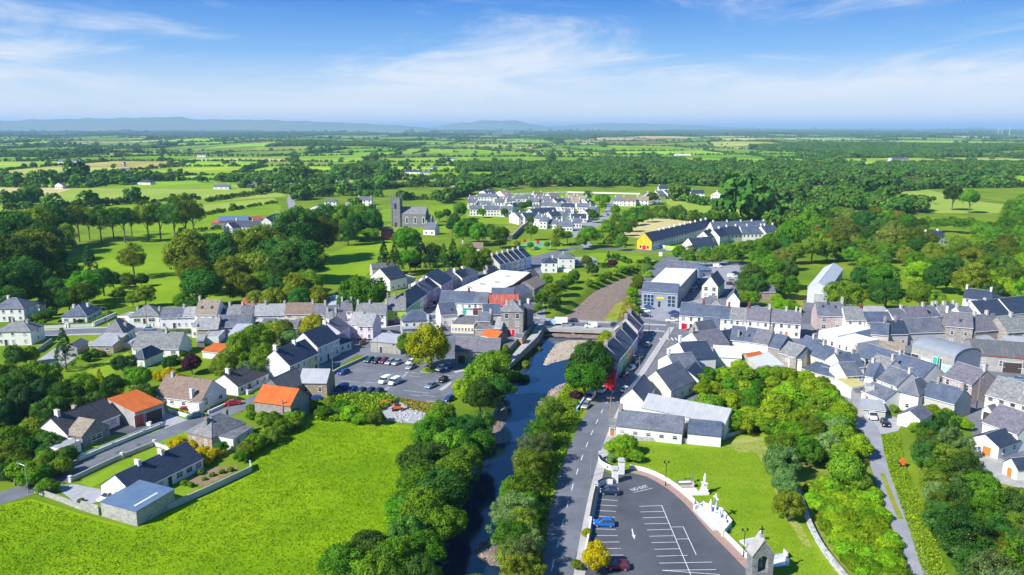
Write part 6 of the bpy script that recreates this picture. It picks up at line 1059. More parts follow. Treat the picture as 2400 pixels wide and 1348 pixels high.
for s in (-1, 1):
    lo = [(0, -TH / 2 - .1, EH + RH), (s * (W_ / 2 + .15), -TH / 2 - .1, EH - .15 * k), (s * (W_ / 2 + .15), TH / 2 + .1, EH - .15 * k), (0, TH / 2 + .1, EH + RH)][::s]; m.hull(lo, [(a, b, c + .2) for a, b, c in lo], 'concrete')
m.build('coping', bt_)
m = MB(); m.box(-.3, .3, -.3, .3, EH + RH + .1, EH + RH + .5, 'concrete'); m.box(-.07, .07, -.07, .07, EH + RH + .5, EH + RH + 1.9, 'black_metal'); m.box(-.4, .4, -.07, .07, EH + RH + 1.3, EH + RH + 1.45, 'black_metal'); m.build('cross', bt_)
m = MB(); m.lathe([(.58, 2.75), (.52, 2.85), (.4, 3.2), (.34, 3.6), (.22, 3.85), (.06, 3.95)], 'bronze', n=14); m.build('bell', bt_)
m = MB(); m.bar((-ow, 0, 4.05), (ow, 0, 4.05), .09, 'bronze'); m.build('yoke', bt_)
wall_run('short stone wall behind the bell gable', [(1752, 1290), (1760, 1312), (1772, 1345)], 1.2, .5, 'stone_dark', 'concrete')
# ================================================================ vehicles
def car_parts(kind):
    L_, Wd, H_ = {'hatch': (4.0, 1.74, 1.47), 'saloon': (4.5, 1.78, 1.45), 'van': (4.7, 1.85, 1.95)}[kind]; hl = L_ / 2
    st = {'hatch': [(-1, .45, .62, .74), (-.97, .30, .88, .84), (-.8, .22, .96, .87), (-.2, .2, .95, .87), (.45, .2, .93, .87), (.8, .22, .80, .85), (.96, .3, .68, .78), (1, .42, .58, .66)],
          'saloon': [(-1, .45, .65, .7), (-.96, .30, .90, .82), (-.75, .22, .96, .88), (-.2, .2, .95, .89), (.42, .2, .92, .89), (.8, .22, .80, .86), (.96, .3, .68, .78), (1, .42, .58, .66)],
          'van': [(-1, .4, 1.7, .86), (-.98, .28, 1.86, .9), (-.7, .22, 1.93, .92), (0, .2, 1.95, .92), (.36, .2, 1.92, .92), (.62, .22, 1.15, .91), (.94, .3, .92, .84), (1, .42, .66, .72)]}[kind]
    body = MB(); rings = []
    for t, zb_, zt_, hw in st:
        x = t * hl; rings.append([(x, -hw * .92, zb_), (x, hw * .92, zb_), (x, hw, zb_ + (zt_ - zb_) * .45), (x, hw * .93, zt_ - .06), (x, hw * .72, zt_), (x, -hw * .72, zt_), (x, -hw * .93, zt_ - .06), (x, -hw, zb_ + (zt_ - zb_) * .45)])
    body.mats = ['P']
    i0 = 0
    for r in rings: body.v += r
    for k in range(len(rings) - 1):
        for j in range(8): a = k * 8 + j; b = k * 8 + (j + 1) % 8; body.f.append((a, b, b + 8, a + 8)); body.m.append(0)
    body.f.append(tuple(range(7, -1, -1))); n = len(rings) - 1; body.f.append(tuple(n * 8 + j for j in range(8))); body.m += [0, 0]
    glass = MB(); roof = MB(); roof.mats = ['P']
    if kind == 'van':
        glass.hull([(hl * .40, -.80, 1.80), (hl * .64, -.86, 1.12), (hl * .64, .86, 1.12), (hl * .40, .80, 1.80)], [(hl * .40 + .06, -.80, 1.84), (hl * .64 + .06, -.86, 1.16), (hl * .64 + .06, .86, 1.16), (hl * .40 + .06, .80, 1.84)], 'glass')
        for s in (-1, 1): glass.hull([(hl * .12, s * .90, 1.15), (hl * .5, s * .90, 1.15), (hl * .34, s * .86, 1.75), (hl * .12, s * .86, 1.75)][::s], [(hl * .12, s * .945, 1.15), (hl * .5, s * .945, 1.15), (hl * .34, s * .935, 1.75), (hl * .12, s * .935, 1.75)][::s], 'glass')
    else:
        r0 = -.93 if kind == 'hatch' else -.70; a = [(hl * r0, -.76, .94), (hl * .44, -.77, .91), (hl * .44, .77, .91), (hl * r0, .76, .94)]; tb = -.72 if kind == 'hatch' else -.40; b = [(hl * tb, -.56, H_ - .04), (hl * .10, -.57, H_ - .04), (hl * .10, .57, H_ - .04), (hl * tb, .56, H_ - .04)]
        glass.hull(a, b, 'glass'); roof.hull([(x * 1.02 + .0, y * 1.05, z - .02) for x, y, z in b], [(x * .96, y * .9, H_ + .02) for x, y, z in b], 'P')
        for s in (-1, 1):
            for xa, xb in ((hl * .44, hl * .10), (hl * r0, hl * tb)): roof.bar((xa, s * .765, .93), (xb, s * .565, H_ - .03), .035, 'P')
            roof.bar((hl * -.2, s * .775, .93), (hl * -.2, s * .575, H_ - .03), .04, 'P')
    wh = MB(); n = 12
    c = [(math.cos(2 * math.pi * k / n), math.sin(2 * math.pi * k / n)) for k in range(n)]; wh.hull([(a * .31, -.1, b * .31) for a, b in c[::-1]], [(a * .31, .1, b * .31) for a, b in c[::-1]], 'rubber'); wh.hull([(a * .2, -.12, b * .2) for a, b in c[::-1]], [(a * .2, .12, b * .2) for a, b in c[::-1]], 'rim')
    hlm = MB(); hlm.box(-.1, .04, -.2, .2, -.08, .08, 'lamp_glass'); tlm = MB(); tlm.box(-.04, .08, -.1, .1, -.14, .14, 'tail_red')
    MATS['P'] = MATS['frame']
    return dict(body=body.mesh('body'), glass=glass.mesh('window'), roof=roof.mesh('roof_panel') if roof.f else None, wheel=wh.mesh('wheel'), hl=hlm.mesh('headlight'), tl=tlm.mesh('tail_light'), L=L_, W=Wd, zt=.74 if kind != 'van' else .85)
CARP = {k: car_parts(k) for k in ('hatch', 'saloon', 'van')}
PAINT = {n: mat('car_' + n, c, rough=.28, spec=.6, metal=mt) for n, c, mt in (('white', (.78, .78, .78), 0), ('silver', (.48, .50, .53), .5), ('grey', (.16, .17, .19), .4), ('blue', (.02, .07, .30), .2), ('bright_blue', (.01, .13, .50), .1), ('dark_blue', (.012, .025, .07), .2), ('red', (.45, .01, .02), .1), ('dark_red', (.16, .01, .03), .2), ('black', (.014, .015, .018), .2), ('teal', (.03, .12, .14), .3), ('pale_blue', (.25, .36, .46), .4))}
def car(label, x, y, hd, paint, kind='hatch', group=None, p=None):
    c = CARP[kind]; p = p or P(x, y, .0); r = empty('parked_van' if kind == 'van' else 'parked_car', (p.x, p.y, .045), R(hd)); tag(r, label, 'van' if kind == 'van' else 'car', group)
    for nm, key in (('body', 'body'), ('roof_panel', 'roof')):
        if c[key]:
            o = link(nm, c[key], r); o.material_slots[0].link = 'OBJECT'; o.material_slots[0].material = PAINT[paint]
    link('window', c['glass'], r)
    for sx in (-1, 1):
        for sy in (-1, 1): link('wheel', c['wheel'], r, (sx * c['L'] * .31, sy * (c['W'] / 2 - .07), .31))
    for s in (-1, 1): link('headlight', c['hl'], r, (c['L'] / 2 - .1, s * .58, .66)); link('tail_light', c['tl'], r, (-c['L'] / 2 + .07, s * .66, c['zt']))
for a in [('blue-grey car in the top row, leftmost', 866, 848, 245, 'teal'), ('dark blue car in the top row, second from left', 883, 850, 245, 'dark_blue'), ('dark red car in the top row of the car park', 900, 850, 245, 'dark_red'), ('silver car in the top row beside the dark red one', 914, 853, 245, 'silver'), ('silver car at the right end of the top row', 930, 854, 245, 'silver'), ('white car with red beyond, next to the tree', 963, 853, 245, 'white'), ('silver car parked behind the white one near the tree', 964, 864, 245, 'silver', 'saloon'), ('deep blue car alone at the left of the car park', 806, 877, 235, 'blue'), ('white van in the car park, left of a pair', 902, 897, 245, 'white', 'van'), ('white van in the car park, right of a pair', 925, 900, 245, 'white', 'van'), ('pale blue car near the right kerb island', 1011, 908, 240, 'pale_blue', 'saloon'), ('black car near the right kerb island', 1038, 895, 245, 'black'), ('silver car in the shade of the yellow tree', 1032, 868, 245, 'silver'), ('blue car in the deep shade beside the silver one', 1051, 864, 245, 'blue'), ('blue shaded car in the bottom row, leftmost', 801, 917, 245, 'blue', 'van'), ('blue shaded car in the bottom row, second', 825, 919, 245, 'blue'), ('dark shaded car in the bottom row, middle', 846, 922, 245, 'dark_blue'), ('dark shaded car in the bottom row, fourth', 867, 922, 245, 'dark_blue'), ('dark shaded car in the bottom row, rightmost', 886, 923, 245, 'dark_blue'), ('blue car half under trees at the car park exit', 1052, 940, 235, 'blue'),
    ('white car at the left end of the bridge', 1287, 760, 0, 'silver'), ('dark blue car on the far side of the bridge', 1342, 755, 180, 'dark_blue'), ('silver car on the near side of the bridge', 1328, 765, 0, 'silver'), ('white van crossing the bridge', 1385, 768, 180, 'white', 'van'), ('dark car at the right end of the bridge', 1443, 765, 0, 'dark_blue'),
    ('white car on the street below the red gable', 1411, 918, 245, 'white', 'saloon'), ('large white van parked by the river bushes', 1384, 935, 248, 'white', 'van'), ('silver car below the large white van', 1373, 955, 248, 'silver'), ('dark car nearest the red gable', 1463, 882, 236, 'dark_blue'), ('silver car second from the red gable', 1478, 868, 236, 'silver'), ('dark car third from the red gable', 1487, 856, 236, 'dark_blue'), ('grey car fourth from the red gable', 1496, 842, 236, 'grey'), ('silver car near the square in the terrace shade', 1518, 811, 70, 'silver'), ('white car half hidden by the white gable', 1467, 917, 56, 'white'),
    ('silver car nearest the supermarket windows', 1520, 717, -8, 'silver'), ('bright blue car outside the supermarket', 1521, 724, -8, 'bright_blue'), ('white car outside the supermarket', 1512, 732, -8, 'white'), ('dark car outside the supermarket', 1515, 743, -8, 'dark_blue'), ('blue car by the pub side wall, back one', 1578, 736, 185, 'blue', 'saloon'), ('grey car by the pub side wall, middle one', 1580, 744, 185, 'grey'), ('white car by the pub side wall, front one', 1574, 754, 185, 'white', 'saloon'),
    ('blue shaded car along the warehouse, nearest', 1622, 684, 240, 'blue'), ('blue shaded car along the warehouse, second', 1628, 676, 240, 'pale_blue'), ('dark shaded car along the warehouse, third', 1634, 668, 240, 'dark_blue'), ('blue shaded car along the warehouse, fourth', 1640, 661, 240, 'blue'), ('blue shaded car along the warehouse, farthest', 1646, 647, 240, 'blue'), ('white van at the back of the warehouse yard', 1682, 627, 0, 'white', 'van'), ('dark car under the trees in the yard', 1725, 643, 0, 'dark_blue'), ('white van under the trees in the yard', 1716, 651, 0, 'white', 'van'), ('silver car under the trees in the yard', 1717, 661, 0, 'silver'), ('dark red car under the trees in the yard', 1712, 668, 0, 'dark_red'), ('silver car parked behind the pub', 1660, 704, 20, 'silver'),
    ('dark blue car near the church gate', 1429, 1158, 172, 'dark_blue'), ('bright blue hatchback in the church car park', 1415, 1232, 175, 'bright_blue'), ('dark red car beside the yellow cypress', 1447, 1333, 178, 'dark_red'), ('red car on the lane by the ivy barn', 548, 949, 25, 'red', 'saloon'), ('dark teal car outside the brown-roofed bungalow', 458, 979, 215, 'teal', 'saloon'), ('red car in the drive of the brown-roofed bungalow', 427, 967, 200, 'red'), ('grey-blue car on the western main street', 349, 774, 0, 'pale_blue', 'saloon'), ('white van in the side lane yard', 2042, 980, 262, 'white', 'van'), ('black car in the side lane yard', 2074, 997, 255, 'black'), ('white car hidden behind the blue-roofed shed', 252, 1171, 250, 'white'), ('blue car behind the stone barns', 738, 938, 190, 'blue'), ('silver car on the north street, nearest', 1012, 720, 55, 'silver'), ('dark car on the north street, second', 1024, 712, 55, 'dark_blue'), ('silver car by the right edge barns', 2385, 893, 165, 'pale_blue', 'saloon'), ('silver car outside the house in the right trees', 2222, 577, 0, 'silver'), ('white car by the yellow-gabled shop wall', 1569, 588, 0, 'white'), ('grey car on the green road below the estate', 1259, 584, 0, 'grey'), ('car by the estate entrance', 1425, 505, 80, 'dark_blue'), ('second car by the estate entrance', 1420, 500, 80, 'silver')]: car(*a)
# box truck on the bridge
q = P(1308, 763); tr = empty('delivery_truck', (q.x, q.y, .03), 0); tag(tr, 'white box truck with blue cab on the bridge', 'truck'); m = MB(); m.box(-1.2, 3.4, -1.1, 1.1, .9, 3.0, 'white'); m.build('box', tr); m = MB(); m.hull([(-3.2, -1.05, .5), (-1.3, -1.05, .5), (-1.3, 1.05, .5), (-3.2, 1.05, .5)], [(-2.7, -1, 2.3), (-1.3, -1, 2.3), (-1.3, 1, 2.3), (-2.7, 1, 2.3)], 'sky_blue'); m.build('cab', tr); m = MB(); m.hull([(-3.05, -.9, 1.3), (-3.0, -.9, 1.3), (-3.0, .9, 1.3), (-3.05, .9, 1.3)], [(-2.82, -.9, 2.1), (-2.76, -.9, 2.1), (-2.76, .9, 2.1), (-2.82, .9, 2.1)], 'glass'); m.build('windscreen', tr); m = MB(); m.box(-3.0, 3.3, -.5, .5, .5, .9, 'black'); m.build('chassis', tr)
for x in (-2.4, 2.2):
    for y in (-.95, .95): o = link('wheel', CARP['van']['wheel'], tr, (x, y, .42)); o.scale = (1.35, 1.2, 1.35)
# mini excavator
q = P(930, 962); ex = empty('excavator', (q.x, q.y, .03), R(8)); tag(ex, 'orange mini excavator on the gravel patch by the car park', 'excavator')
for y in (-.75, .75): m = MB(); m.hull([(-1.3, y - .2, .15), (1.3, y - .2, .15), (1.3, y + .2, .15), (-1.3, y + .2, .15)], [(-1.1, y - .2, .62), (1.1, y - .2, .62), (1.1, y + .2, .62), (-1.1, y + .2, .62)], 'rubber'); m.build('track', ex)
m = MB(); m.box(-.9, 1.1, -.8, .8, .7, 1.35, 'digger_orange'); m.build('body', ex); m = MB(); m.box(-.5, .7, -.75, .15, 1.35, 2.6, 'glass'); m.box(-.55, .75, -.8, .2, 2.6, 2.7, 'black_metal'); m.build('cab', ex)
m = MB(); m.bar((-.9, .45, 1.2), (-2.5, .45, 2.7), .16, 'digger_orange'); m.build('boom', ex); m = MB(); m.bar((-2.5, .45, 2.7), (-3.9, .45, 2.5), .13, 'digger_orange'); m.bar((-3.9, .45, 2.5), (-4.2, .45, 1.5), .12, 'digger_orange'); m.build('arm', ex); m = MB(); m.hull([(-4.4, .1, .8), (-3.9, .1, .9), (-3.9, .8, .9), (-4.4, .8, .8)], [(-4.5, .1, 1.4), (-4.0, .1, 1.6), (-4.0, .8, 1.6), (-4.5, .8, 1.4)], 'black_metal'); m.build('bucket', ex); m = MB(); m.box(1.3, 1.5, -.9, .9, .1, .5, 'digger_orange'); m.build('blade', ex)
# satellite dish on the roof corner
q = P(1024, 764, 4.0); sd = empty('satellite_dish', (q.x, q.y, 0)); tag(sd, 'round white satellite dish beside the white shop house', 'satellite dish'); m = MB(); m.cyl(0, 0, 0, 3.4, .08, .08, 'metal_pole'); m.build('mast', sd); m = MB()
for k, (r0, r1, z0, z1) in enumerate(((.05, .7, 0, .08), (.7, 1.25, .08, .3))): m.cyl(0, 0, z0, z1, r0, r1, 'white', 18)
o = m.build('dish', sd, (0, 0, 3.4)); o.rotation_euler = (R(60), 0, R(-10))
# shop fronts and signs
def sign(root, x0, x1, z0, z1, m_, y, nm='sign'):
    m = MB(); m.box(x0, x1, y - .08, y + .02, z0, z1, m_); return m.build(nm, root)
la, lb_ = (P(1108, 710, 5.4) - P(1029, 708, 5.4)).length / 2, (P(1142, 711, 5.4) - P(1108.5, 710, 5.4)).length / 2
sign(SHA, la * .40, la * .98, 2.5, 3.2, 'teal', -4.52); sign(SHA, la * .42, la * .60, .4, 2.4, 'teal', -4.52, 'shop_window'); sign(SHB, -lb_ * .98, lb_ * .98, 2.5, 3.3, 'maroon', -4.52); sign(SHB, -lb_ * .98, -lb_ * .3, .3, 2.4, 'door_dark', -4.52, 'shop_window'); sign(SHB, lb_ * .3, lb_ * .98, .3, 2.4, 'door_dark', -4.52, 'shop_window')
wall_run('low wall with bright blue mural beside the yellow-gabled shop', [(1528, 578), (1560, 583)], 2.0, .3, 'sky_blue', None); wall_run('low wall with lime green mural beside the yellow-gabled shop', [(1561, 583), (1600, 588)], 2.0, .3, 'lime', None)
wall_run('tall dark stone wall of the old graveyard', [(1238, 527), (1222, 540), (1200, 562), (1165, 563)], 3.0, .6, 'stone_dark', 'concrete'); wall_run('white garden wall before the northern hipped houses', [(1268, 632), (1345, 640)], 1.6, .3, 'white', 'white'); wall_run('white wall along the rise behind the estate', [(1205, 456), (1330, 452), (1500, 456)], 1.6, .4, 'white')
Lq = (P(1588.5, 688, 6.2) - P(1504, 682.5, 6.2)).length / 2
for x0, x1, a in ((-Lq * .88, -Lq * .3, 3), (Lq * .45, Lq * .88, 2)):
    fr = sign(SQ, x0, x1, .3, 5.2, 'sky_blue', -4.02, 'window_wall')
    for i in range(a):
        for j in range(3): w0 = x0 + (x1 - x0) * i / a; m = MB(); m.box(w0 + .12, w0 + (x1 - x0) / a - .12, -4.16, -4.08, .5 + 1.55 * j, 1.85 + 1.55 * j, 'glass'); m.build('pane', fr)
sign(SQ, -Lq * .15, Lq * .25, 3.4, 4.2, 'yellow_sign', -4.03); sign(SQ, -Lq * .06, Lq * .06, 0, 2.4, 'black', -4.03, 'door'); sign(SQ, -.35, .15, 6.0, 9.3, 'frame', -4.3, 'roof_divider').scale = (1, .05, .02)
sign(RED, -.6, .6, 1.4, 1.75, 'frame', 0).matrix_basis = Matrix.Translation((-2.0 - 0.75, 0, 0)) @ Matrix.Rotation(-math.pi / 2, 4, 'Z')
for lb, x, y, c_, hh in (('bright red information board on the square', 1603, 775, 'red', 2.6), ('white notice board by the grass field', 1548, 603, 'frame', 3.0), ('red bus sign beside the sports court', 1261, 574, 'red', 3.0), ('red sign on the estate green', 1230, 570, 'red', 2.6)):
    q = P(x, y); r = empty('board', (q.x, q.y, 0)); tag(r, lb, 'sign'); m = MB(); m.box(-1.0, 1.0, -.1, .1, .6, hh, c_); m.build('panel', r)
    for s in (-.9, .9): m = MB(); m.cyl(s, 0, 0, .7, .05, .05, 'metal_pole', 6); m.build('leg', r)
q = P(1512, 795); r = empty('road_sign', (q.x, q.y, 0)); tag(r, 'round red road sign at the square', 'road sign'); m = MB(); m.cyl(0, 0, 0, 2.6, .04, .04, 'metal_pole', 6); m.build('post', r); m = MB(); m.cyl(0, 0, -.03, .03, .38, .38, 'red', 14); o = m.build('disc', r, (0, -.05, 2.6)); o.rotation_euler = (R(90), 0, 0)
q = P(2210, 798); 
for i, x in enumerate((2207, 2213)):
    q = P(x, 800); m = MB(); m.lathe([(.9, 0), (1.0, .4), (1.0, 2.0), (.7, 2.5), (.2, 2.7)], 'plastic_blue', n=12); tag(m.build('water_tank', None, (q.x, q.y, 2.2)), ['bright blue plastic tank on a roof, left of two', 'bright blue plastic tank on a roof, right of two'][i], 'tank')
# orange tractor-like mower by the lane
q = P(2113, 1092); tr = empty('tractor', (q.x, q.y, 0), R(80)); tag(tr, 'small orange tractor beside the narrow lane', 'tractor'); m = MB(); m.box(-.9, .9, -.35, .35, .5, 1.1, 'digger_orange'); m.build('body', tr); m = MB(); m.box(-.9, -.2, -.4, .4, 1.1, 1.9, 'digger_orange'); m.build('cab', tr)
for x, s in ((-.6, 1.5), (.7, 1.0)):
    for y in (-.5, .5): o = link('wheel', CARP['van']['wheel'], tr, (x, y, .31 * s)); o.scale = (s, 1.2, s)
# wind turbines on the right horizon
for i, (x, h_) in enumerate(((2318, 70), (2327, 66), (2344, 82), (2391, 74))):
    d_ = 9000; X_ = (x - 1200) / F * d_; r = empty('wind_turbine', (X_, d_, 0)); tag(r, 'white wind turbine on the right horizon, ' + ['first', 'second', 'third', 'last'][i] + ' from left', 'wind turbine', 'wind turbines on the horizon'); m = MB(); m.cyl(0, 0, -5, h_, 3.0, 1.8, 'white', 8); m.build('tower', r)
    for k in range(3):
        a = R(20 + 50 * i + 120 * k); m = MB(); e_ = Vector((math.sin(a), 0, math.cos(a))); n_ = Vector((math.cos(a), 0, -math.sin(a))); c0 = Vector((0, -3, h_)); m.hull([c0 - n_ * 1.6, c0 + n_ * 1.6, c0 + n_ * 1.6 + Vector((0, 1, 0)), c0 - n_ * 1.6 + Vector((0, 1, 0))], [c0 + e_ * 34 - n_ * .6, c0 + e_ * 34 + n_ * .6, c0 + e_ * 34 + n_ * .6 + Vector((0, 1, 0)), c0 + e_ * 34 - n_ * .6 + Vector((0, 1, 0))], 'white'); m.build('blade', r)
# ================================================================ vegetation
def quads_mesh(name, C, N_, S, T_, m, asp=1.0):
    """leaf-sized faces: centres, normals, sizes and a tint per face"""
    n = len(C); a = np.cross(N_, rng.normal(size=(n, 3))); a /= np.linalg.norm(a, axis=1)[:, None] + 1e-9; b = np.cross(N_, a); a = a * (S / 2)[:, None]; b = b * (S / 2 * asp)[:, None]
    V = np.stack([C - a - b * .6, C + a * .7 - b, C + a + b * .6, C - a * .7 + b], 1).reshape(-1, 3).astype(np.float32)
    me = bpy.data.meshes.new(name); me.vertices.add(4 * n); me.vertices.foreach_set('co', V.ravel()); me.loops.add(4 * n); me.loops.foreach_set('vertex_index', np.arange(4 * n, dtype=np.int32)); me.polygons.add(n); me.polygons.foreach_set('loop_start', np.arange(0, 4 * n, 4, dtype=np.int32)); me.update(calc_edges=True)
    at = me.attributes.new('tint', 'FLOAT', 'FACE'); at.data.foreach_set('value', np.clip(T_, 0, 1).astype(np.float32)); me.materials.append(MATS[m]); return me
def unit(n): v = rng.normal(size=(n, 3)); return v / np.linalg.norm(v, axis=1)[:, None]
def crown(name, ncl, nl, ls, zr=.85, low=-.55, lump=(.2, .36), shape='round'):
    cs = []; rr = []
    lob = unit(7); lw = rng.uniform(.05, .44, 7)
    while len(cs) < ncl:
        d = unit(1)[0]
        if shape == 'cone':
            h = rng.uniform(0, 1) ** .8; rad = (1 - h) * .92 + .05; a = rng.uniform(0, 2 * np.pi); k = rng.uniform(.75, 1.0); cs.append((rad * k * np.cos(a), rad * k * np.sin(a), (h - .42) * 2 * zr)); rr.append(rng.uniform(*lump) * (.55 + .45 * (1 - h))); continue
        if d[2] < low: continue
        k = .64 + float(np.max(lw * np.clip((lob @ d - .55) / .45, 0, 1))); k *= rng.uniform(.86, 1.0)
        cs.append((d[0] * k, d[1] * k, d[2] * k * zr)); rr.append(rng.uniform(*lump))
    cs = np.array(cs); rr = np.array(rr); C = []; N_ = []; T_ = []
    for c, r in zip(cs, rr):
        n = int(nl * (r / np.mean(lump)) ** 2); u = unit(n); out_ = c / (np.linalg.norm(c) + 1e-6); u = u + out_ * .35; u[:, 2] += .15; u /= np.linalg.norm(u, axis=1)[:, None]
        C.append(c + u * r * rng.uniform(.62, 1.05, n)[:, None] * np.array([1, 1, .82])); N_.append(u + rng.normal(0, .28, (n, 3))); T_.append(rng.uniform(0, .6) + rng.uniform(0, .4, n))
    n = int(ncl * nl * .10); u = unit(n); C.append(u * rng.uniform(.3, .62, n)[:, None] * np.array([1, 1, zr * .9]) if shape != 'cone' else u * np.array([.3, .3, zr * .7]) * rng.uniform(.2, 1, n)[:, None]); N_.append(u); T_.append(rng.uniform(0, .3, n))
    C = np.concatenate(C); N_ = np.concatenate(N_); T_ = np.concatenate(T_); N_ /= np.linalg.norm(N_, axis=1)[:, None]
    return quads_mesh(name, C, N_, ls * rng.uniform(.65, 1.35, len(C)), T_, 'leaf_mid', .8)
def trunk_mesh(m):
    b = MB(); b.cyl(0, 0, -.08, .35, .085, .06, m, 7); b.cyl(0, 0, .35, .8, .06, .04, m, 6)
    for k in range(5):
        a = 2 * math.pi * k / 5 + .4; z0 = .4 + .07 * k; b.bar((0, 0, z0), (.45 * math.cos(a), .45 * math.sin(a), z0 + .42), .022, m, 5)
    return b.mesh('trunk')
TRUNK = trunk_mesh('bark'); TRUNKP = trunk_mesh('bark_pale')
CROWN = {'round': [crown('crown', 110, 105, .060, z, -.6, (.16, .34)) for z in (.85, .95, .8, 1.05)], 'airy': [crown('crown', 85, 75, .056, z, -.7, (.13, .30)) for z in (1.0, 1.15, .9)], 'cone': [crown('crown', 130, 45, .075, z, lump=(.14, .24), shape='cone') for z in (1.5, 1.3)], 'bush': [crown('crown', 75, 80, .080, z, -.25, (.17, .38)) for z in (.75, .85, .65)]}
NT = [0, 0]
def T(label, group, leaf, lst, k=1.35, shape='round', cat='tree', name='tree', trunk=True, tm=None):
    """trees given by the photo pixel of the crown's centre and its half width in pixels"""
    for i, (x, y, rp_) in enumerate(lst):
        lf = leaf if isinstance(leaf, str) else leaf[i % len(leaf)]; z = 4.0
        for _ in range(6): p = P(x, y, z); r = rp_ / ppm(p); z = k * r
        g = gz(p.x, p.y); lb = label
        if len(lst) > 3:
            xa_, xb_, yc_, yd_ = min(q[0] for q in lst), max(q[0] for q in lst), min(q[1] for q in lst), max(q[1] for q in lst); u_, v_ = (x - xa_) / max(1, xb_ - xa_), (y - yc_) / max(1, yd_ - yc_)
            lb = ('' if isinstance(leaf, str) else HUE.get(lf, '') + ' ') + label + ', ' + ('back ' if v_ < .34 else 'front ' if v_ > .66 else 'middle ') + ('left' if u_ < .25 else 'centre-left' if u_ < .5 else 'centre-right' if u_ < .75 else 'right')
        if rp_ < 15 and cat == 'tree' and group in STUFFED or group in STUFFED:
            LOOSE.append((p.x, p.y, r, k)); continue
        if shape == 'bush' and not trunk:
            o = link(name, random.choice(CROWN['bush']), None, (p.x, p.y, g + z * .8)); tag(o, lb, cat, group); o.scale = (r * random.uniform(.88, 1.18), r * random.uniform(.88, 1.18), r * random.uniform(.85, 1.2)); o.rotation_euler = (0, 0, random.uniform(0, 6.28)); o.material_slots[0].link = 'OBJECT'; o.material_slots[0].material = MATS[lf]; NT[1] += 1; continue
        rt = empty(name, (p.x, p.y, g), random.uniform(0, 6.28)); tag(rt, lb, cat, group)
        t = link('trunk', tm or TRUNK, rt); t.scale = (r * .9, r * .9, max(z - g, r)); s = random.uniform(.9, 1.08)
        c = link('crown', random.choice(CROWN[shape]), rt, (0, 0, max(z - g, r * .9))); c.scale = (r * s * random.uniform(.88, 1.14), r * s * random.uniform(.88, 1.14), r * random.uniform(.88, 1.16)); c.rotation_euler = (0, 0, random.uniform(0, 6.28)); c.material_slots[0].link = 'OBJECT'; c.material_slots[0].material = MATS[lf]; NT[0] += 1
HUE = dict(leaf_mid='green', leaf_dark='dark green', leaf_olive='olive', leaf_lime='lime green', leaf_grey='grey-green', leaf_scrub='yellowish', leaf_conifer='blackish green', leaf_russet='russet', leaf_hedge='fresh green', leaf_yellow='yellow')
LOOSE = []; STUFFED = ('belt below the estate', 'belt above the warehouse', 'far right wood', 'trees in the estate', 'bramble bushes', 'conifer row on the right')
def inpoly(x, y, poly):
    r = False
    for (a, b), (c, d) in zip(poly, poly[1:] + poly[:1]):
        if (b > y) != (d > y) and x < (c - a) * (y - b) / (d - b) + a: r = not r
    return r
def scatter(poly, n, r0, r1, sp=.8, vy=.55):
    """crown centres spread over an outline of the photo, larger towards the viewer"""
    xs_ = [p[0] for p in poly]; ys_ = [p[1] for p in poly]; out_ = []; tr = 0
    while len(out_) < n and tr < n * 60:
        tr += 1; x = random.uniform(min(xs_), max(xs_)); y = random.uniform(min(ys_), max(ys_))
        if not inpoly(x, y, poly): continue
        t = (y - min(ys_)) / max(1, max(ys_) - min(ys_)); r = (r0 + (r1 - r0) * t) * random.uniform(.62, 1.28)
        if all(math.hypot(x - a, (y - b) / vy) > (r + c) * sp for a, b, c in out_): out_.append((x, y, r))
    return out_
MIX = ('leaf_mid', 'leaf_dark', 'leaf_mid', 'leaf_olive')
T('dense tree in the row between meadow and river', 'riverside trees by the meadow', ('leaf_mid', 'leaf_dark', 'leaf_mid'), [(800, 1322, 52), (860, 1290, 58), (925, 1310, 58), (880, 1350, 55), (955, 1255, 52), (1000, 1195, 58), (940, 1195, 40), (1035, 1150, 58), (985, 1135, 50), (1060, 1105, 50), (1000, 1080, 52), (1060, 1055, 52), (1010, 1025, 48), (1090, 1010, 45), (1035, 975, 42), (1125, 1045, 38), (1125, 1005, 42), (960, 1320, 46), (1092, 1085, 44), (1066, 1160, 46), (1035, 1225, 46), (1000, 1290, 46), (985, 1345, 44)], 1.15)
T('dense tree on the bank beside the car park', 'trees between car park and river', ('leaf_mid', 'leaf_dark'), [(1145, 880, 52), (1125, 925, 42), (1165, 850, 34), (1168, 910, 36), (1140, 850, 28)], 1.2)
T('small yellow-green tree at the car park exit', None, 'leaf_lime', [(1085, 918, 26)], 1.1)
T('narrow ivy-green tree at the end of the long stone barn', None, 'leaf_mid', [(1182, 822, 15)], 1.8)
T('light tree in the row between river and road', 'riverside trees by the road', ('leaf_olive', 'leaf_mid', 'leaf_grey'), [(1290, 968, 36), (1262, 1008, 36), (1250, 1050, 40), (1240, 1098, 42), (1225, 1148, 46), (1208, 1195, 44), (1222, 1232, 42), (1205, 1262, 42), (1222, 1300, 44), (1208, 1335, 42), (1262, 1085, 28), (1185, 1200, 38), (1270, 1030, 26), (1200, 1150, 36), (1190, 1248, 38), (1195, 1300, 36), (1240, 1190, 36), (1245, 1270, 34), (1240, 1330, 36)], 1.25, 'airy')
T('big round tree beside the colourful terrace', 'trees behind the colourful terrace', ('leaf_dark', 'leaf_mid', 'leaf_dark'), [(1385, 845, 52), (1372, 888, 46), (1350, 868, 32)], 1.2)
T('lime green tree at the terrace end of the bridge', None, 'leaf_lime', [(1425, 800, 34)], 1.2)
T('large yellow-green chestnut tree in the car park', None, 'leaf_yellow', [(1008, 815, 58)], .92)
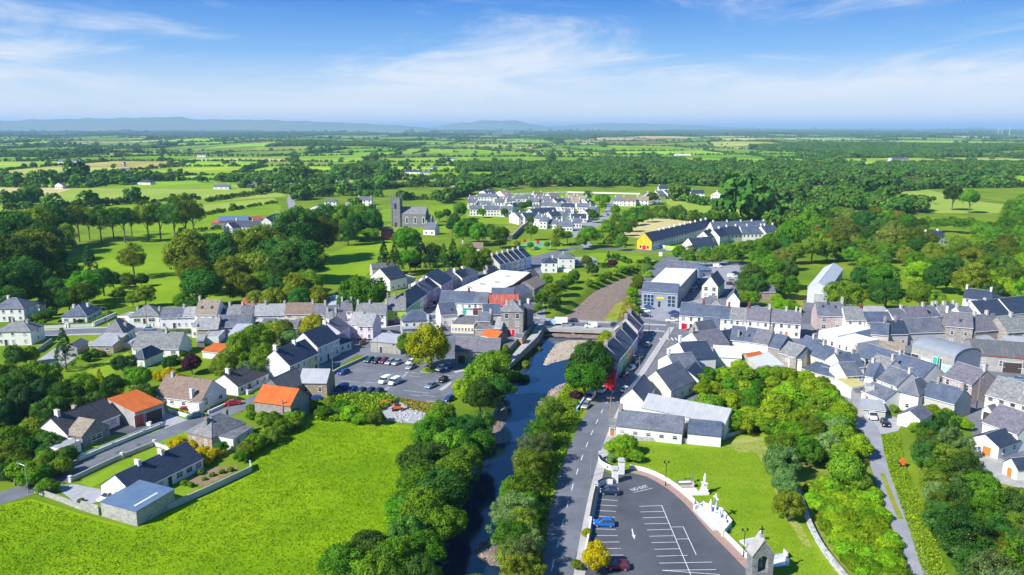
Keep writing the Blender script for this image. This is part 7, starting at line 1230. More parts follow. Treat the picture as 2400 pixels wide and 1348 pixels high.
T('dark green tree half behind the large yellow-green one', None, 'leaf_mid', [(952, 808, 26)], 1.2)
T('copper-leaved tree beside the orange shed garden', None, 'leaf_copper', [(448, 850, 25)], 1.1)
T('copper-leaved tree below the tall conifers', None, 'leaf_copper', [(973, 620, 15)], 1.1)
T('copper-leaved tree behind the western terrace', None, 'leaf_copper', [(790, 697, 13)], 1.2)
T('copper-leaved tree in the small river field', None, 'leaf_copper', [(1437, 617, 11)], 1.2)
T('dark purple shrub beside the large white van', None, 'leaf_copper', [(1352, 926, 14)], .8, 'bush', 'shrub', 'shrub', False)
T('tall dark cypress in the left gardens', None, 'leaf_conifer', [(150, 818, 32)], 1.6, 'cone')
T('garden tree in the thicket behind the lane houses', 'garden thicket trees', ('leaf_mid', 'leaf_olive', 'leaf_mid', 'leaf_grey'), [(600, 800, 44), (645, 782, 36), (565, 828, 42), (680, 800, 28), (618, 845, 40), (530, 858, 34), (650, 840, 26), (585, 868, 30), (700, 822, 20), (668, 775, 24)], 1.0)
T('yellow-green garden tree among the outbuildings', None, 'leaf_yellow', [(735, 765, 30)], 1.1)
T('shady garden tree in the dark plot at the left', 'dark plot trees on the left', ('leaf_dark', 'leaf_mid', 'leaf_dark', 'leaf_conifer'), [(35, 905, 48), (95, 885, 46), (150, 930, 42), (60, 950, 46), (120, 965, 40), (195, 905, 36), (180, 960, 34), (290, 855, 30), (262, 905, 32), (325, 885, 36), (335, 925, 28), (20, 975, 40), (35, 838, 26), (70, 830, 22), (405, 850, 20), (100, 935, 40), (225, 945, 26), (10, 880, 36)], 1.05)
T('yellowish conifer in the dark plot', None, 'leaf_yellow', [(235, 905, 24)], 1.4, 'cone')
T('golden shrub in the garden above the brown roof', 'golden shrubs', 'leaf_gold', [(372, 880, 16), (398, 876, 18), (418, 886, 14)], .7, 'bush', 'shrub', 'shrub', False)
T('golden shrub beside the stone cottage', 'golden shrubs at the cottage', 'leaf_gold', [(418, 1040, 22), (448, 1048, 20), (474, 1058, 18), (500, 1062, 18), (488, 1075, 16)], .7, 'bush', 'shrub', 'shrub', False)
T('upright dark clipped shrub at the cottage corner', None, 'leaf_dark', [(519, 1048, 14)], 1.2)
T('hawthorn bush along the edge of the meadow', 'meadow edge bushes', ('leaf_olive', 'leaf_mid'), [(575, 1050, 24), (600, 1035, 26), (630, 1020, 26), (660, 1000, 24), (690, 985, 22), (565, 1068, 18)], .8, 'bush', 'bush', 'bush', False)
T('ivy and bramble bush smothering the orange-roofed barn', 'ivy on the barn', ('leaf_mid', 'leaf_lime', 'leaf_mid'), [(640, 985, 26), (665, 985, 22), (615, 982, 22), (690, 970, 22), (640, 958, 16), (588, 955, 13), (588, 972, 13), (698, 945, 12)], .9, 'bush', 'bush', 'bush', False)
T('rounded bush on the rough ground below the car park', 'rough ground bushes', ('leaf_lime', 'leaf_olive', 'leaf_mid'), [(822, 968, 26), (880, 975, 26), (800, 955, 24), (735, 950, 16), (770, 945, 22), (755, 965, 20), (850, 980, 18)], .8, 'bush', 'bush', 'bush', False)
T('round clipped bush by the entrance of the long bungalow', None, 'leaf_hedge', [(106, 1140, 22)], .7, 'bush', 'bush', 'bush', False)
T('overgrown hedge bush on the left of the lane', 'overgrown hedge on the left', ('leaf_olive', 'leaf_dark', 'leaf_hedge'), scatter([(-20, 990), (60, 985), (110, 1020), (175, 1072), (150, 1100), (60, 1122), (-20, 1110)], 26, 26, 36, .55), .75, 'bush', 'bush', 'bush', False)
T('garden bush in the front lawn of the left plot', 'left lawn bushes', 'leaf_dark', [(72, 965, 13), (98, 972, 10), (130, 952, 12)], .7, 'bush', 'bush', 'bush', False)
# old parkland west of the village
T('tall park tree with bare trunk in the long western row', 'western row of tall trees', ('leaf_dark', 'leaf_olive', 'leaf_dark'), [(150, 510, 32), (180, 508, 30), (205, 512, 25), (232, 512, 28), (262, 512, 25), (288, 510, 30), (305, 510, 22), (343, 502, 32), (372, 505, 30), (405, 500, 35), (432, 492, 38), (450, 500, 28)], 2.0, 'airy')
T('park tree in the wood at the left edge', 'left edge wood', ('leaf_dark', 'leaf_olive', 'leaf_dark'), [(25, 545, 57), (75, 530, 55), (115, 525, 47), (30, 600, 62), (80, 585, 55), (15, 660, 52), (60, 640, 47), (100, 620, 39), (140, 540, 36)], 1.25)
T('dark shrubby tree in the shade of the left wood', 'shade trees by the left wood', ('leaf_dark', 'leaf_olive'), [(100, 565, 48), (60, 605, 46), (112, 605, 38), (150, 560, 34), (95, 645, 32), (150, 640, 24), (265, 655, 20), (300, 660, 18), (330, 655, 16), (175, 640, 22), (128, 672, 26), (280, 690, 18)], 1.1)
T('massive old beech in the western parkland', 'parkland beeches', ('leaf_olive', 'leaf_dark', 'leaf_dark', 'leaf_olive'), [(435, 598, 56), (480, 588, 54), (525, 600, 51), (575, 592, 54), (625, 580, 54), (650, 600, 51), (698, 545, 63), (740, 550, 51), (600, 625, 44), (690, 600, 54), (760, 520, 37), (455, 640, 44), (540, 640, 40), (660, 640, 42), (720, 610, 46)], 1.2)
T('dark spreading tree below the parkland beeches', None, 'leaf_dark', [(475, 668, 54)], 1.1)
T('tree beyond the parkland beside the church field', 'church field trees', ('leaf_mid', 'leaf_dark'), [(805, 520, 36), (832, 530, 31), (842, 503, 29), (875, 525, 31), (868, 548, 19), (815, 545, 26)], 1.2)
T('garden tree between park and main street', 'trees behind the western street', ('leaf_mid', 'leaf_dark', 'leaf_olive'), [(200, 668, 41), (240, 655, 36), (195, 690, 34), (120, 690, 26), (160, 700, 29), (340, 692, 26), (62, 682, 36), (20, 700, 34), (310, 700, 19), (430, 705, 24), (460, 710, 22), (570, 675, 36), (610, 668, 36), (650, 672, 36), (690, 678, 34), (725, 665, 36), (705, 700, 31), (745, 700, 29), (850, 690, 50), (830, 705, 36), (640, 700, 29), (880, 690, 31), (775, 705, 17), (600, 700, 24)], 1.1)
T('pale green tree alone in the western pasture', None, 'leaf_olive', [(310, 602, 36)], 1.4, 'airy')
T('dark conifer in the western gardens', None, 'leaf_conifer', [(208, 612, 26)], 1.6, 'cone')
T('large lime tree below the church', None, 'leaf_mid', [(952, 560, 40)], 1.4)
T('tall conifer in the grove above the shops', 'grove conifers', ('leaf_conifer', 'leaf_dark'), [(900, 602, 22), (925, 605, 24), (985, 590, 22), (1040, 605, 20), (1008, 605, 20), (1062, 600, 20)], 1.9, 'cone')
T('leafy tree in the grove above the shops', 'grove trees', ('leaf_mid', 'leaf_olive', 'leaf_mid'), [(960, 605, 26), (1015, 590, 26), (1078, 605, 24), (1110, 612, 28), (1140, 608, 24), (1095, 590, 20), (1165, 612, 14)], 1.4)
T('tree along the churchyard wall', 'churchyard wall trees', ('leaf_mid', 'leaf_dark'), [(1078, 492, 18), (1060, 528, 20), (1085, 540, 24), (1108, 530, 20), (1122, 545, 24), (1150, 545, 18), (1172, 552, 24), (1065, 512, 14), (1030, 505, 12), (1048, 500, 12)], 1.3)
T('small round tree on the green below the estate', 'trees on the estate green', ('leaf_mid', 'leaf_olive'), [(1245, 540, 16), (1310, 550, 18), (1330, 552, 14), (1212, 572, 9), (1244, 575, 8), (1282, 573, 9), (1302, 572, 11), (1178, 570, 9)], 1.5)
T('orange-tinged small tree on the green', None, 'leaf_yellow', [(1297, 560, 9)], 1.4)
T('tree between the estate houses', 'trees in the estate', ('leaf_mid', 'leaf_olive', 'leaf_mid'), [(1225, 483, 12), (1240, 480, 11), (1216, 495, 9), (1127, 497, 11), (1182, 497, 9), (1228, 510, 10), (1245, 515, 10), (1218, 468, 5), (1377, 457, 12), (1408, 465, 12), (1418, 468, 13), (1412, 482, 11), (1443, 492, 13), (1390, 505, 14), (1420, 525, 12), (1380, 550, 24), (1362, 565, 16), (1400, 552, 16), (1530, 462, 14), (1592, 455, 10)], 1.3)
T('bushy tree in the belt between estate and yellow shop', 'belt below the estate', MIX, scatter([(1415, 545), (1440, 510), (1500, 495), (1560, 485), (1640, 500), (1740, 505), (1720, 512), (1640, 508), (1560, 502), (1500, 515), (1460, 545), (1460, 575), (1425, 570)], 36, 11, 19, .6), 1.1)
T('tree in the belt above the warehouse', 'belt above the warehouse', MIX, scatter([(1590, 585), (1700, 590), (1800, 560), (1830, 540), (1850, 580), (1760, 610), (1680, 608), (1600, 605)], 24, 15, 24, .62), 1.1)
T('riverside tree above the bridge', 'trees above the bridge', ('leaf_mid', 'leaf_olive', 'leaf_dark'), [(1270, 702, 20), (1290, 688, 24), (1312, 672, 22), (1330, 660, 18), (1260, 722, 14), (1300, 708, 18), (1345, 648, 15), (1375, 612, 14), (1388, 632, 15), (1282, 655, 14), (1262, 668, 12)], 1.1)
T('slim conifer in the small river field', None, 'leaf_conifer', [(1426, 603, 9)], 1.8, 'cone')
T('bank bush above the bridge', 'bank bushes above the bridge', ('leaf_lime', 'leaf_mid', 'leaf_olive'), [(1395, 655, 13), (1410, 648, 13), (1425, 642, 12), (1440, 636, 12), (1458, 630, 12), (1475, 626, 12), (1490, 622, 11), (1380, 662, 12), (1495, 640, 14), (1510, 630, 13), (1525, 622, 12), (1488, 665, 14), (1482, 685, 15), (1487, 705, 14), (1500, 655, 12), (1520, 640, 12), (1490, 725, 12), (1470, 735, 9)], .8, 'bush', 'bush', 'bush', False)
# right hand woods
T('broad round tree just above the market street roofs', 'round trees above the roofs', ('leaf_mid', 'leaf_dark', 'leaf_mid'), [(1978, 692, 38), (2078, 688, 42), (2160, 690, 38), (2195, 708, 28), (2018, 650, 26), (2070, 650, 38), (2040, 625, 34)], 1.1)
T('big dark tree beside the warehouse yard', 'trees beside the warehouse yard', ('leaf_dark', 'leaf_mid'), [(1760, 645, 34), (1800, 635, 36), (1845, 640, 34), (1820, 665, 30), (1775, 672, 28), (1850, 672, 26), (1745, 670, 20)], 1.2)
T('woodland tree in the big wood on the right', 'big wood on the right', ('leaf_mid', 'leaf_dark', 'leaf_olive', 'leaf_mid', 'leaf_russet'), scatter([(1830, 560), (1870, 520), (1960, 500), (2080, 500), (2180, 530), (2180, 560), (2120, 620), (2010, 612), (1960, 585), (1890, 590), (1840, 610)], 46, 24, 36, .62), 1.2)
T('tree of the hedged gardens at the right edge', 'right edge gardens', ('leaf_mid', 'leaf_olive', 'leaf_dark', 'leaf_lime'), scatter([(2130, 620), (2200, 585), (2300, 570), (2420, 560), (2420, 690), (2340, 690), (2270, 660), (2180, 655)], 30, 24, 34, .65), 1.05)
T('conifer in the row behind the right-hand house', 'conifer row on the right', ('leaf_conifer', 'leaf_dark'), [(2190, 525, 14), (2210, 522, 14), (2232, 522, 15), (2250, 525, 15), (2272, 522, 16), (2170, 520, 14)], 1.6, 'cone')
T('tall oak standing in the right-hand pasture', 'pasture oaks', ('leaf_dark', 'leaf_mid'), [(2235, 455, 24), (2275, 462, 24), (2188, 466, 8)], 1.6)
T('wood tree at the far right edge', 'far right wood', ('leaf_dark', 'leaf_mid', 'leaf_olive'), scatter([(2290, 540), (2340, 500), (2420, 460), (2420, 550), (2330, 560)], 16, 20, 28, .6), 1.2)
T('bushy tree behind the market street', 'trees behind the market street', ('leaf_lime', 'leaf_mid', 'leaf_lime'), [(1745, 698, 20), (1765, 700, 18), (1822, 700, 15), (1838, 720, 22), (1855, 715, 16), (1865, 722, 12), (1830, 690, 10)], 1.0)
T('bright gold shrub between the round trees', None, 'leaf_gold', [(2022, 692, 9)], .9, 'bush', 'shrub', 'shrub', False)
T('garden tree beside the orange shed', None, 'leaf_mid', [(1787, 810, 17)], 1.2)
# scrub slope, lower right
T('sprawling bush on the scrub slope behind the halls', 'scrub slope bushes', ('leaf_lime', 'leaf_mid', 'leaf_scrub', 'leaf_lime', 'leaf_mid'), scatter([(1625, 905), (1660, 870), (1740, 855), (1850, 875), (1950, 890), (1975, 960), (2015, 1040), (1970, 1080), (1880, 1060), (1800, 1010), (1740, 1000), (1700, 985), (1640, 935)], 60, 24, 40, .64), .9, 'bush', 'bush', 'bush', False)
T('willow-like tree at the foot of the scrub slope', 'lawn edge trees', ('leaf_grey', 'leaf_mid', 'leaf_olive'), [(1835, 1085, 44), (1832, 1045, 36), (1848, 1185, 40), (1842, 1130, 36), (1985, 1100, 48), (2010, 1125, 34), (1945, 1050, 38), (1900, 1060, 38), (1900, 1010, 36), (1960, 1010, 34)], 1.0)
BR = scatter([(1895, 1130), (1950, 1120), (2040, 1150), (2075, 1225), (2105, 1320), (2130, 1400), (2065, 1400), (2010, 1330), (1950, 1250), (1910, 1185)], 200, 20, 32, .42)
T('pale-stemmed tree in the thicket right of the lane', 'thicket right of the lane', ('leaf_dark', 'leaf_olive', 'leaf_mid', 'leaf_dark', 'leaf_grey'), scatter([(2155, 1010), (2200, 995), (2255, 1030), (2290, 1100), (2340, 1160), (2420, 1190), (2420, 1400), (2270, 1400), (2245, 1300), (2190, 1180)], 46, 34, 58, .6), 1.05, 'airy', tm=TRUNKP)
T('overgrown shrub among the lower right houses', 'shrubs among the lower right houses', ('leaf_lime', 'leaf_mid'), [(2185, 960, 20), (2215, 970, 22), (2240, 985, 20), (2225, 1010, 24), (2130, 935, 10), (2095, 955, 12), (2265, 995, 16), (2255, 950, 10), (2150, 1000, 20)], .9, 'bush', 'bush', 'bush', False)
T('shrub at the church gate', 'church gate shrubs', ('leaf_lime', 'leaf_lime', 'leaf_mid', 'leaf_grey'), [(1438, 1045, 24), (1468, 1042, 30), (1492, 1068, 20), (1437, 1072, 14), (1455, 1065, 20)], .8, 'bush', 'shrub', 'shrub', False)
T('golden yellow cypress beside the church car park', None, 'leaf_gold', [(1395, 1305, 33)], 1.15)
T('small shrub below the church railing', 'railing shrubs', ('leaf_olive', 'leaf_yellow'), [(1352, 1322, 15), (1376, 1248, 13)], .9, 'bush', 'shrub', 'shrub', False)
T('river edge bush under the quay wall', 'river edge bushes', ('leaf_olive', 'leaf_dark', 'leaf_olive'), [(1210, 862, 16), (1228, 865, 14), (1232, 835, 12), (1262, 800, 8), (1200, 890, 12), (1345, 945, 14), (1110, 1335, 36), (1300, 955, 18)], .8, 'bush', 'bush', 'bush', False)
T('garden bush along the left bungalow gardens', 'west garden bushes', ('leaf_dark', 'leaf_hedge', 'leaf_dark'), [(70, 752, 12), (88, 745, 14), (108, 738, 16), (122, 730, 14), (100, 755, 10), (255, 735, 8), (240, 748, 8), (415, 815, 9), (430, 812, 8), (430, 828, 10), (220, 828, 14), (205, 838, 14), (240, 830, 10)], .7, 'bush', 'bush', 'bush', False)
T('dark round clipped shrub before the hipped bungalow', 'clipped shrubs at the bungalow', 'leaf_copper', [(141, 753, 6), (187, 752, 8)], .8, 'bush', 'shrub', 'shrub', False)
T('small clipped bush in the vegetable garden', 'vegetable garden bushes', 'leaf_hedge', [(433, 1131, 9), (447, 1136, 9), (470, 1108, 8), (520, 1105, 8), (498, 1112, 7), (540, 1100, 8), (480, 1122, 6), (190, 1172, 8)], .6, 'bush', 'bush', 'bush', False)
T('spiky cordyline palm by the brown-roofed bungalow', None, 'leaf_lime', [(476, 943, 12)], 1.4, 'airy')
def hedge(label, px, wd, h, leaf, dens=26, group=None, ls=.3):
    c = G(px); r = Vector((c[0].x, c[0].y, 0)); C = []; N_ = []
    for a, b in zip(c, c[1:]):
        L_ = (b - a).length; d = np.array((b - a).normalized()); nn = np.array([-d[1], d[0], 0]); n = int(L_ * (wd + 2 * h) * dens); t = rng.uniform(0, L_, n); s = rng.uniform(-h, h + wd, n)
        off = np.where(s < 0, -wd / 2, np.where(s > wd, wd / 2, s - wd / 2)); zz_ = np.where(s < 0, h + s, np.where(s > wd, h - (s - wd), h)); jn = rng.normal(0, .14, n)
        nv = np.where((s < 0)[:, None], -nn, np.where((s > wd)[:, None], nn, np.array([0, 0, 1.]))); C.append(np.array(a - r) + t[:, None] * d + off[:, None] * nn + np.array([0, 0, 1]) * zz_[:, None] + nv * jn[:, None]); N_.append(nv + rng.normal(0, .5, (n, 3)))
    C = np.concatenate(C); N_ = np.concatenate(N_); N_ /= np.linalg.norm(N_, axis=1)[:, None]; o = link('hedge', quads_mesh('hedge', C, N_, ls * rng.uniform(.7, 1.3, len(C)), rng.uniform(0, 1, len(C)), leaf), None, r); tag(o, label, 'hedge', group)
hedge('clipped hedge with yellow top beside the western street', [(382, 783), (446, 780)], 1.2, 1.3, 'leaf_lime')
hedge('low clipped hedge before the hipped bungalow, left', [(95, 766), (152, 764)], 1.0, .9, 'leaf_hedge'); hedge('low clipped hedge before the hipped bungalow, right', [(160, 764), (213, 762)], 1.0, .9, 'leaf_hedge'); hedge('hedge along the bungalow side wall', [(214, 762), (262, 738)], 1.4, 1.5, 'leaf_hedge'); hedge('dark hedge at the side of the northern white house', [(1410, 628), (1440, 626)], 2, 2.5, 'leaf_dark'); hedge('flower border hedge before the brown-roofed bungalow', [(408, 966), (440, 975)], .8, .9, 'leaf_lime')
FH = [([(0, 492), (150, 488), (240, 482), (330, 476), (470, 468)], 4, 5), ([(0, 480), (60, 476), (85, 470)], 8, 12), ([(460, 508), (560, 490), (650, 475)], 3, 4), ([(480, 474), (560, 462), (640, 450), (700, 458)], 5, 8), ([(420, 548), (520, 536), (640, 545)], 3, 4), ([(640, 440), (760, 452), (860, 448), (930, 440), (1000, 435), (1090, 430)], 7, 12), ([(930, 470), (990, 468), (1060, 470)], 5, 8), ([(730, 496), (800, 492), (880, 492)], 3, 5), ([(560, 440), (620, 432), (700, 430), (780, 432)], 6, 9), ([(1440, 610), (1480, 618), (1540, 614)], 2, 3), ([(1090, 455), (1060, 465), (1040, 478)], 6, 9), ([(140, 712), (90, 728), (60, 735)], 3, 5), ([(1550, 512), (1640, 520), (1690, 520)], 4, 6), ([(1860, 480), (1960, 470), (2060, 480), (2130, 490)], 6, 10)]
# rough tall weeds along the river island and below the car park, reeds and grass tufts: beyond counting
def weeds(label, name, poly, n, ls, hh, leaf):
    C = []
    pl = [(p.x, p.y) for p in G(poly)]; a = np.array(pl); lo, hi = a.min(0), a.max(0)
    while len(C) < n:
        x, y = rng.uniform(lo[0], hi[0]), rng.uniform(lo[1], hi[1])
        if inpoly(x, y, pl): C.append((x, y, 0))
    C = np.array(C); C[:, 2] = ground_z(C[:, 0], C[:, 1]) + rng.uniform(.05, hh, n); N_ = rng.normal(size=(n, 3)); N_[:, 2] = np.abs(N_[:, 2]) * .5 + .15; N_ /= np.linalg.norm(N_, axis=1)[:, None]
    tag(link(name, quads_mesh(name, C, N_, ls * rng.uniform(.6, 1.4, n), rng.uniform(0, 1, n), leaf)), label, kind='stuff')
weeds('tall yellowing weeds on the river island above the bridge', 'weeds', [(1415, 754), (1438, 715), (1468, 698), (1490, 715), (1497, 745), (1470, 757)], 9000, .45, 1.3, 'reed')
weeds('tall yellow weeds between car park and meadow', 'weeds', [(735, 985), (762, 945), (800, 925), (905, 928), (935, 938), (900, 960), (830, 985), (780, 990)], 9000, .4, 1.1, 'leaf_scrub')
weeds('weeds at the lower edge of the car park', 'weeds', [(935, 938), (1000, 948), (1040, 955), (1000, 968), (960, 960)], 4000, .35, .9, 'reed')
weeds('rough bank grass on both banks of the river', 'bank_grass', [(1340, 1000), (1440, 850), (1420, 805), (1335, 890), (1262, 990), (1215, 1085), (1190, 1180), (1180, 1400), (1262, 1400), (1290, 1200)], 14000, .4, .6, 'leaf_scrub')
weeds('rough bank grass under the quay', 'bank_grass', [(1165, 950), (1195, 862), (1225, 830), (1260, 795), (1278, 788), (1225, 850), (1192, 900)], 5000, .4, .8, 'leaf_dark')
weeds('grassy verge beside the narrow lane', 'verge_grass', [(2065, 1020), (2110, 1020), (2120, 1090), (2170, 1200), (2240, 1400), (2180, 1400), (2130, 1240), (2085, 1110)], 9000, .26, .25, 'leaf_scrub')
weeds('short mown grass of the churchyard lawn', 'lawn_grass', [(1450, 1085), (1500, 1040), (1620, 1050), (1700, 1045), (1800, 1030), (1815, 1085), (1835, 1155), (1900, 1270), (1960, 1350), (1840, 1390), (1760, 1310), (1700, 1265), (1640, 1185), (1545, 1118)], 24000, .12, .06, 'grass_blade')
# grass tufts over the meadow
pl = [(p.x, p.y) for p in G([(-60, 1195), (75, 1172), (190, 1208), (315, 1243), (592, 1112), (592, 1078), (692, 1008), (742, 990), (830, 990), (960, 1004), (985, 1030), (960, 1120), (930, 1220), (850, 1420), (-200, 1420)])]
n_ = 60000; aa = np.array(pl); lo, hi = aa.min(0), aa.max(0); X = rng.uniform(lo[0], hi[0], n_ * 2); Y = rng.uniform(lo[1], hi[1], n_ * 2); ok = pdist(X, Y, aa) < -.3
den_ = np.sin(X * .9 + np.sin(Y * .7) * 2) * np.sin(Y * 1.1 + np.sin(X * .5) * 2); ok &= rng.uniform(-1, 1.1, len(X)) < den_ * .8 + .25; X, Y = X[ok][:n_], Y[ok][:n_]; n_ = len(X)
N_ = rng.normal(size=(n_, 3)) * np.array([1, 1, .5]) + np.array([-.3, -.3, .9]); N_ /= np.linalg.norm(N_, axis=1)[:, None]
tag(link('grass_tufts', quads_mesh('grass_tufts', np.stack([X, Y, rng.uniform(.02, .10, n_)], -1), N_, rng.uniform(.12, .27, n_), rng.uniform(0, 1, n_), 'grass_blade')), 'tufts of grass all over the foreground meadow', kind='stuff')

# ================================================================ far country: fields, hedgerows, woods, hills
FC = {'g1': (.15, .28, .012), 'g2': (.20, .34, .018), 'g3': (.25, .38, .03), 'g4': (.11, .22, .014), 'p1': (.33, .37, .08), 'p2': (.20, .25, .04), 's1': (.46, .38, .16), 'r1': (.15, .15, .035), 'w': (.03, .07, .018)}
fm_ = bpy.data.materials.new('farmland'); fm_.use_nodes = True; t = fm_.node_tree; bs = t.nodes['Principled BSDF']; bs.inputs['Roughness'].default_value = 1; bs.inputs['Specular IOR Level'].default_value = .05
at = t.nodes.new('ShaderNodeAttribute'); at.attribute_name = 'crop'; nz = t.nodes.new('ShaderNodeTexNoise'); nz.inputs['Scale'].default_value = .012; nz.inputs['Detail'].default_value = 6; ge = t.nodes.new('ShaderNodeNewGeometry'); t.links.new(ge.outputs['Position'], nz.inputs['Vector'])
mp = t.nodes.new('ShaderNodeMapRange'); mp.inputs[1].default_value = .3; mp.inputs[2].default_value = .7; mp.inputs[3].default_value = .75; mp.inputs[4].default_value = 1.25; t.links.new(nz.outputs[0], mp.inputs[0]); mm_ = t.nodes.new('ShaderNodeMix'); mm_.data_type = 'RGBA'; mm_.blend_type = 'MULTIPLY'; mm_.inputs[0].default_value = 1; t.links.new(at.outputs['Color'], mm_.inputs[6]); t.links.new(mp.outputs[0], mm_.inputs[7]); t.links.new(mm_.outputs[2], bs.inputs['Base Color'])
V = []; FQ = []; CL = []; PTS = []
def line_y(j, x, y0): return y0 + 0.10 * y0 ** .8 * math.sin(x / (y0 * .35) + j * 1.7) * .25 + 25 * math.sin(x / 230 + j * 2.3)
def edge_pts(a, b, s0, dens):
    L_ = math.hypot(b[0] - a[0], b[1] - a[1]); n = int(L_ / dens)
    tall = random.random() < .25
    for k in range(n):
        if random.random() < .10: continue
        u = (k + random.random()) / max(n, 1); s = s0 * random.uniform(.6, 1.25) * (1.7 if tall else 1)
        if random.random() < .10: s *= 2.0
        PTS.append((a[0] + (b[0] - a[0]) * u + random.gauss(0, 1.2), a[1] + (b[1] - a[1]) * u + random.gauss(0, 1.2), s, .75))
y = 1010.0; j = 0; rows = []
while y < 30000: rows.append(y); y += max(125, y * .125) * random.uniform(.75, 1.3)
for j in range(len(rows) - 1):
    ya_, yb_ = rows[j], rows[j + 1]; hw = .70 * yb_ + 120; x = -hw; cols = []
    while x < hw: cols.append(x); x += max(120, yb_ * .095) * random.uniform(.6, 1.7)
    cols.append(x); slant = [random.uniform(-.25, .25) * (yb_ - ya_) for _ in cols]
    for i in range(len(cols) - 1):
        kind = random.choices(list(FC), (14, 20, 20, 6, 12, 10, 6, 4, 4 if cols[i] > ya_ * .15 else 2))[0]
        if ya_ > 5500 and random.random() < .22: kind = 'w'
        if cols[i] > ya_ * .36 and 1900 < ya_ < 2900 and random.random() < .6: kind = 'w'
        if cols[i] > -ya_ * .1 and 1050 < ya_ < 1500 and random.random() < .3: kind = 'w'
        n = 3; base = len(V); c = [v * random.uniform(.85, 1.15) for v in FC[kind]]
        for q in range(n + 1):
            for p_ in range(n + 1):
                u, v = p_ / n, q / n; x = (cols[i] + slant[i] * v) * (1 - u) + (cols[i + 1] + slant[i + 1] * v) * u; V.append((x, line_y(j, x, ya_) * (1 - v) + line_y(j + 1, x, yb_) * v, 0))
        for q in range(n):
            for p_ in range(n): a = base + q * (n + 1) + p_; FQ.append((a, a + 1, a + n + 2, a + n + 1)); CL.append(c)
        A, B_, C_, D_ = V[base], V[base + n], V[base + n * (n + 1) + n], V[base + n * (n + 1)]; s0 = 2.4 + ya_ / 5000 if ya_ < 5000 else 3.2 + (ya_ - 5000) / 1500; dn = 2.6 + ya_ / 1100
        for e0, e1, pr in ((A, B_, .85), (A, D_, .8)):
            if random.random() < pr: edge_pts(e0, e1, s0, dn)
        if kind == 'w':
            area = abs((B_[0] - A[0]) * (D_[1] - A[1])); sz = 5.5 if ya_ < 4000 else 5.5 + (ya_ - 4000) / 900
            for _ in range(int(area / (sz * sz * 1.9))):
                u, v = random.random(), random.random(); PTS.append((A[0] * (1 - u) * (1 - v) + B_[0] * u * (1 - v) + C_[0] * u * v + D_[0] * (1 - u) * v, A[1] * (1 - u) * (1 - v) + B_[1] * u * (1 - v) + C_[1] * u * v + D_[1] * (1 - u) * v, sz * random.uniform(.7, 1.25), 1.0))
        elif random.random() < .5:
            for _ in range(random.randint(1, 5)): u, v = random.random(), random.random(); PTS.append((A[0] * (1 - u) + B_[0] * u, A[1] * (1 - v) + D_[1] * v, random.uniform(3, 5.5), 1.0))
V = np.array(V); V[:, 2] = far_z(V[:, 0], V[:, 1]) + .35
me = bpy.data.meshes.new('farmland'); me.from_pydata([tuple(v) for v in V], [], FQ); me.materials.append(fm_); at = me.attributes.new('crop', 'FLOAT_COLOR', 'FACE'); at.data.foreach_set('color', np.array([(*c, 1) for c in CL], np.float32).ravel()); tag(link('farmland', me), 'patchwork of distant fields', kind='structure')
for px, h_, w_ in FH:
    c = G(px)
    for a, b in zip(c, c[1:]): edge_pts((a.x, a.y), (b.x, b.y), h_ * .55, 1.6 + h_ * .25)
# near extra hedgerow trees of the middle distance, between the village and the farmland
for px, s0, dn in [([(700, 470), (720, 462), (800, 458), (900, 462)], 4, 5), ([(1590, 470), (1700, 490), (1800, 480), (1900, 470)], 4.5, 5), ([(1100, 440), (1300, 432), (1500, 430), (1700, 438), (1900, 445)], 6, 4), ([(1900, 490), (2000, 480), (2100, 490)], 5, 5), ([(1740, 520), (1830, 510), (1900, 515)], 5, 5), ([(2100, 450), (2200, 440), (2400, 440)], 5, 5), ([(-20, 440), (120, 432), (250, 428), (400, 425)], 4.5, 6), ([(170, 440), (260, 436), (330, 432)], 5, 6)]:
    c = G(px)
    for a, b in zip(c, c[1:]): edge_pts((a.x, a.y), (b.x, b.y), s0, dn)
for poly, n, s in [([(1095, 450), (1120, 425), (1300, 405), (1500, 398), (1700, 405), (1900, 420), (1900, 435), (1700, 432), (1500, 440), (1300, 440)], 560, 6), ([(200, 432), (230, 418), (300, 420), (290, 436)], 60, 6), ([(430, 430), (600, 420), (760, 422), (820, 436), (700, 432), (560, 428)], 260, 4.5), ([(1900, 460), (2000, 450), (2100, 475), (2180, 500), (2100, 505), (1980, 490)], 220, 5.5), ([(1700, 450), (1800, 440), (1890, 455), (1880, 480), (1780, 470)], 150, 5.5), ([(1650, 430), (1800, 415), (2100, 400), (2420, 385), (2420, 415), (2100, 430), (1850, 440)], 330, 6), ([(1780, 530), (1850, 505), (1960, 490), (1900, 515), (1830, 540)], 70, 5)]:
    pl = G(poly); pl2 = [(p.x, p.y) for p in pl]; a = np.array(pl2); lo, hi = a.min(0), a.max(0); k = 0
    while k < n:
        x, y = random.uniform(lo[0], hi[0]), random.uniform(lo[1], hi[1])
        if inpoly(x, y, pl2): PTS.append((x, y, s * random.uniform(.65, 1.25), 1.05)); k += 1
pts = np.array(PTS); keep = np.abs(pts[:, 0]) < pts[:, 1] * .72 + 60; pts = pts[keep]; z = far_z(pts[:, 0], pts[:, 1]) + pts[:, 2] * pts[:, 3]; pts[:, 3] = z
FARC = [crown('far_crown', 22, 15, .30, zr, -.6, (.32, .52)) for zr in (.8, .95, 1.1, .7)]
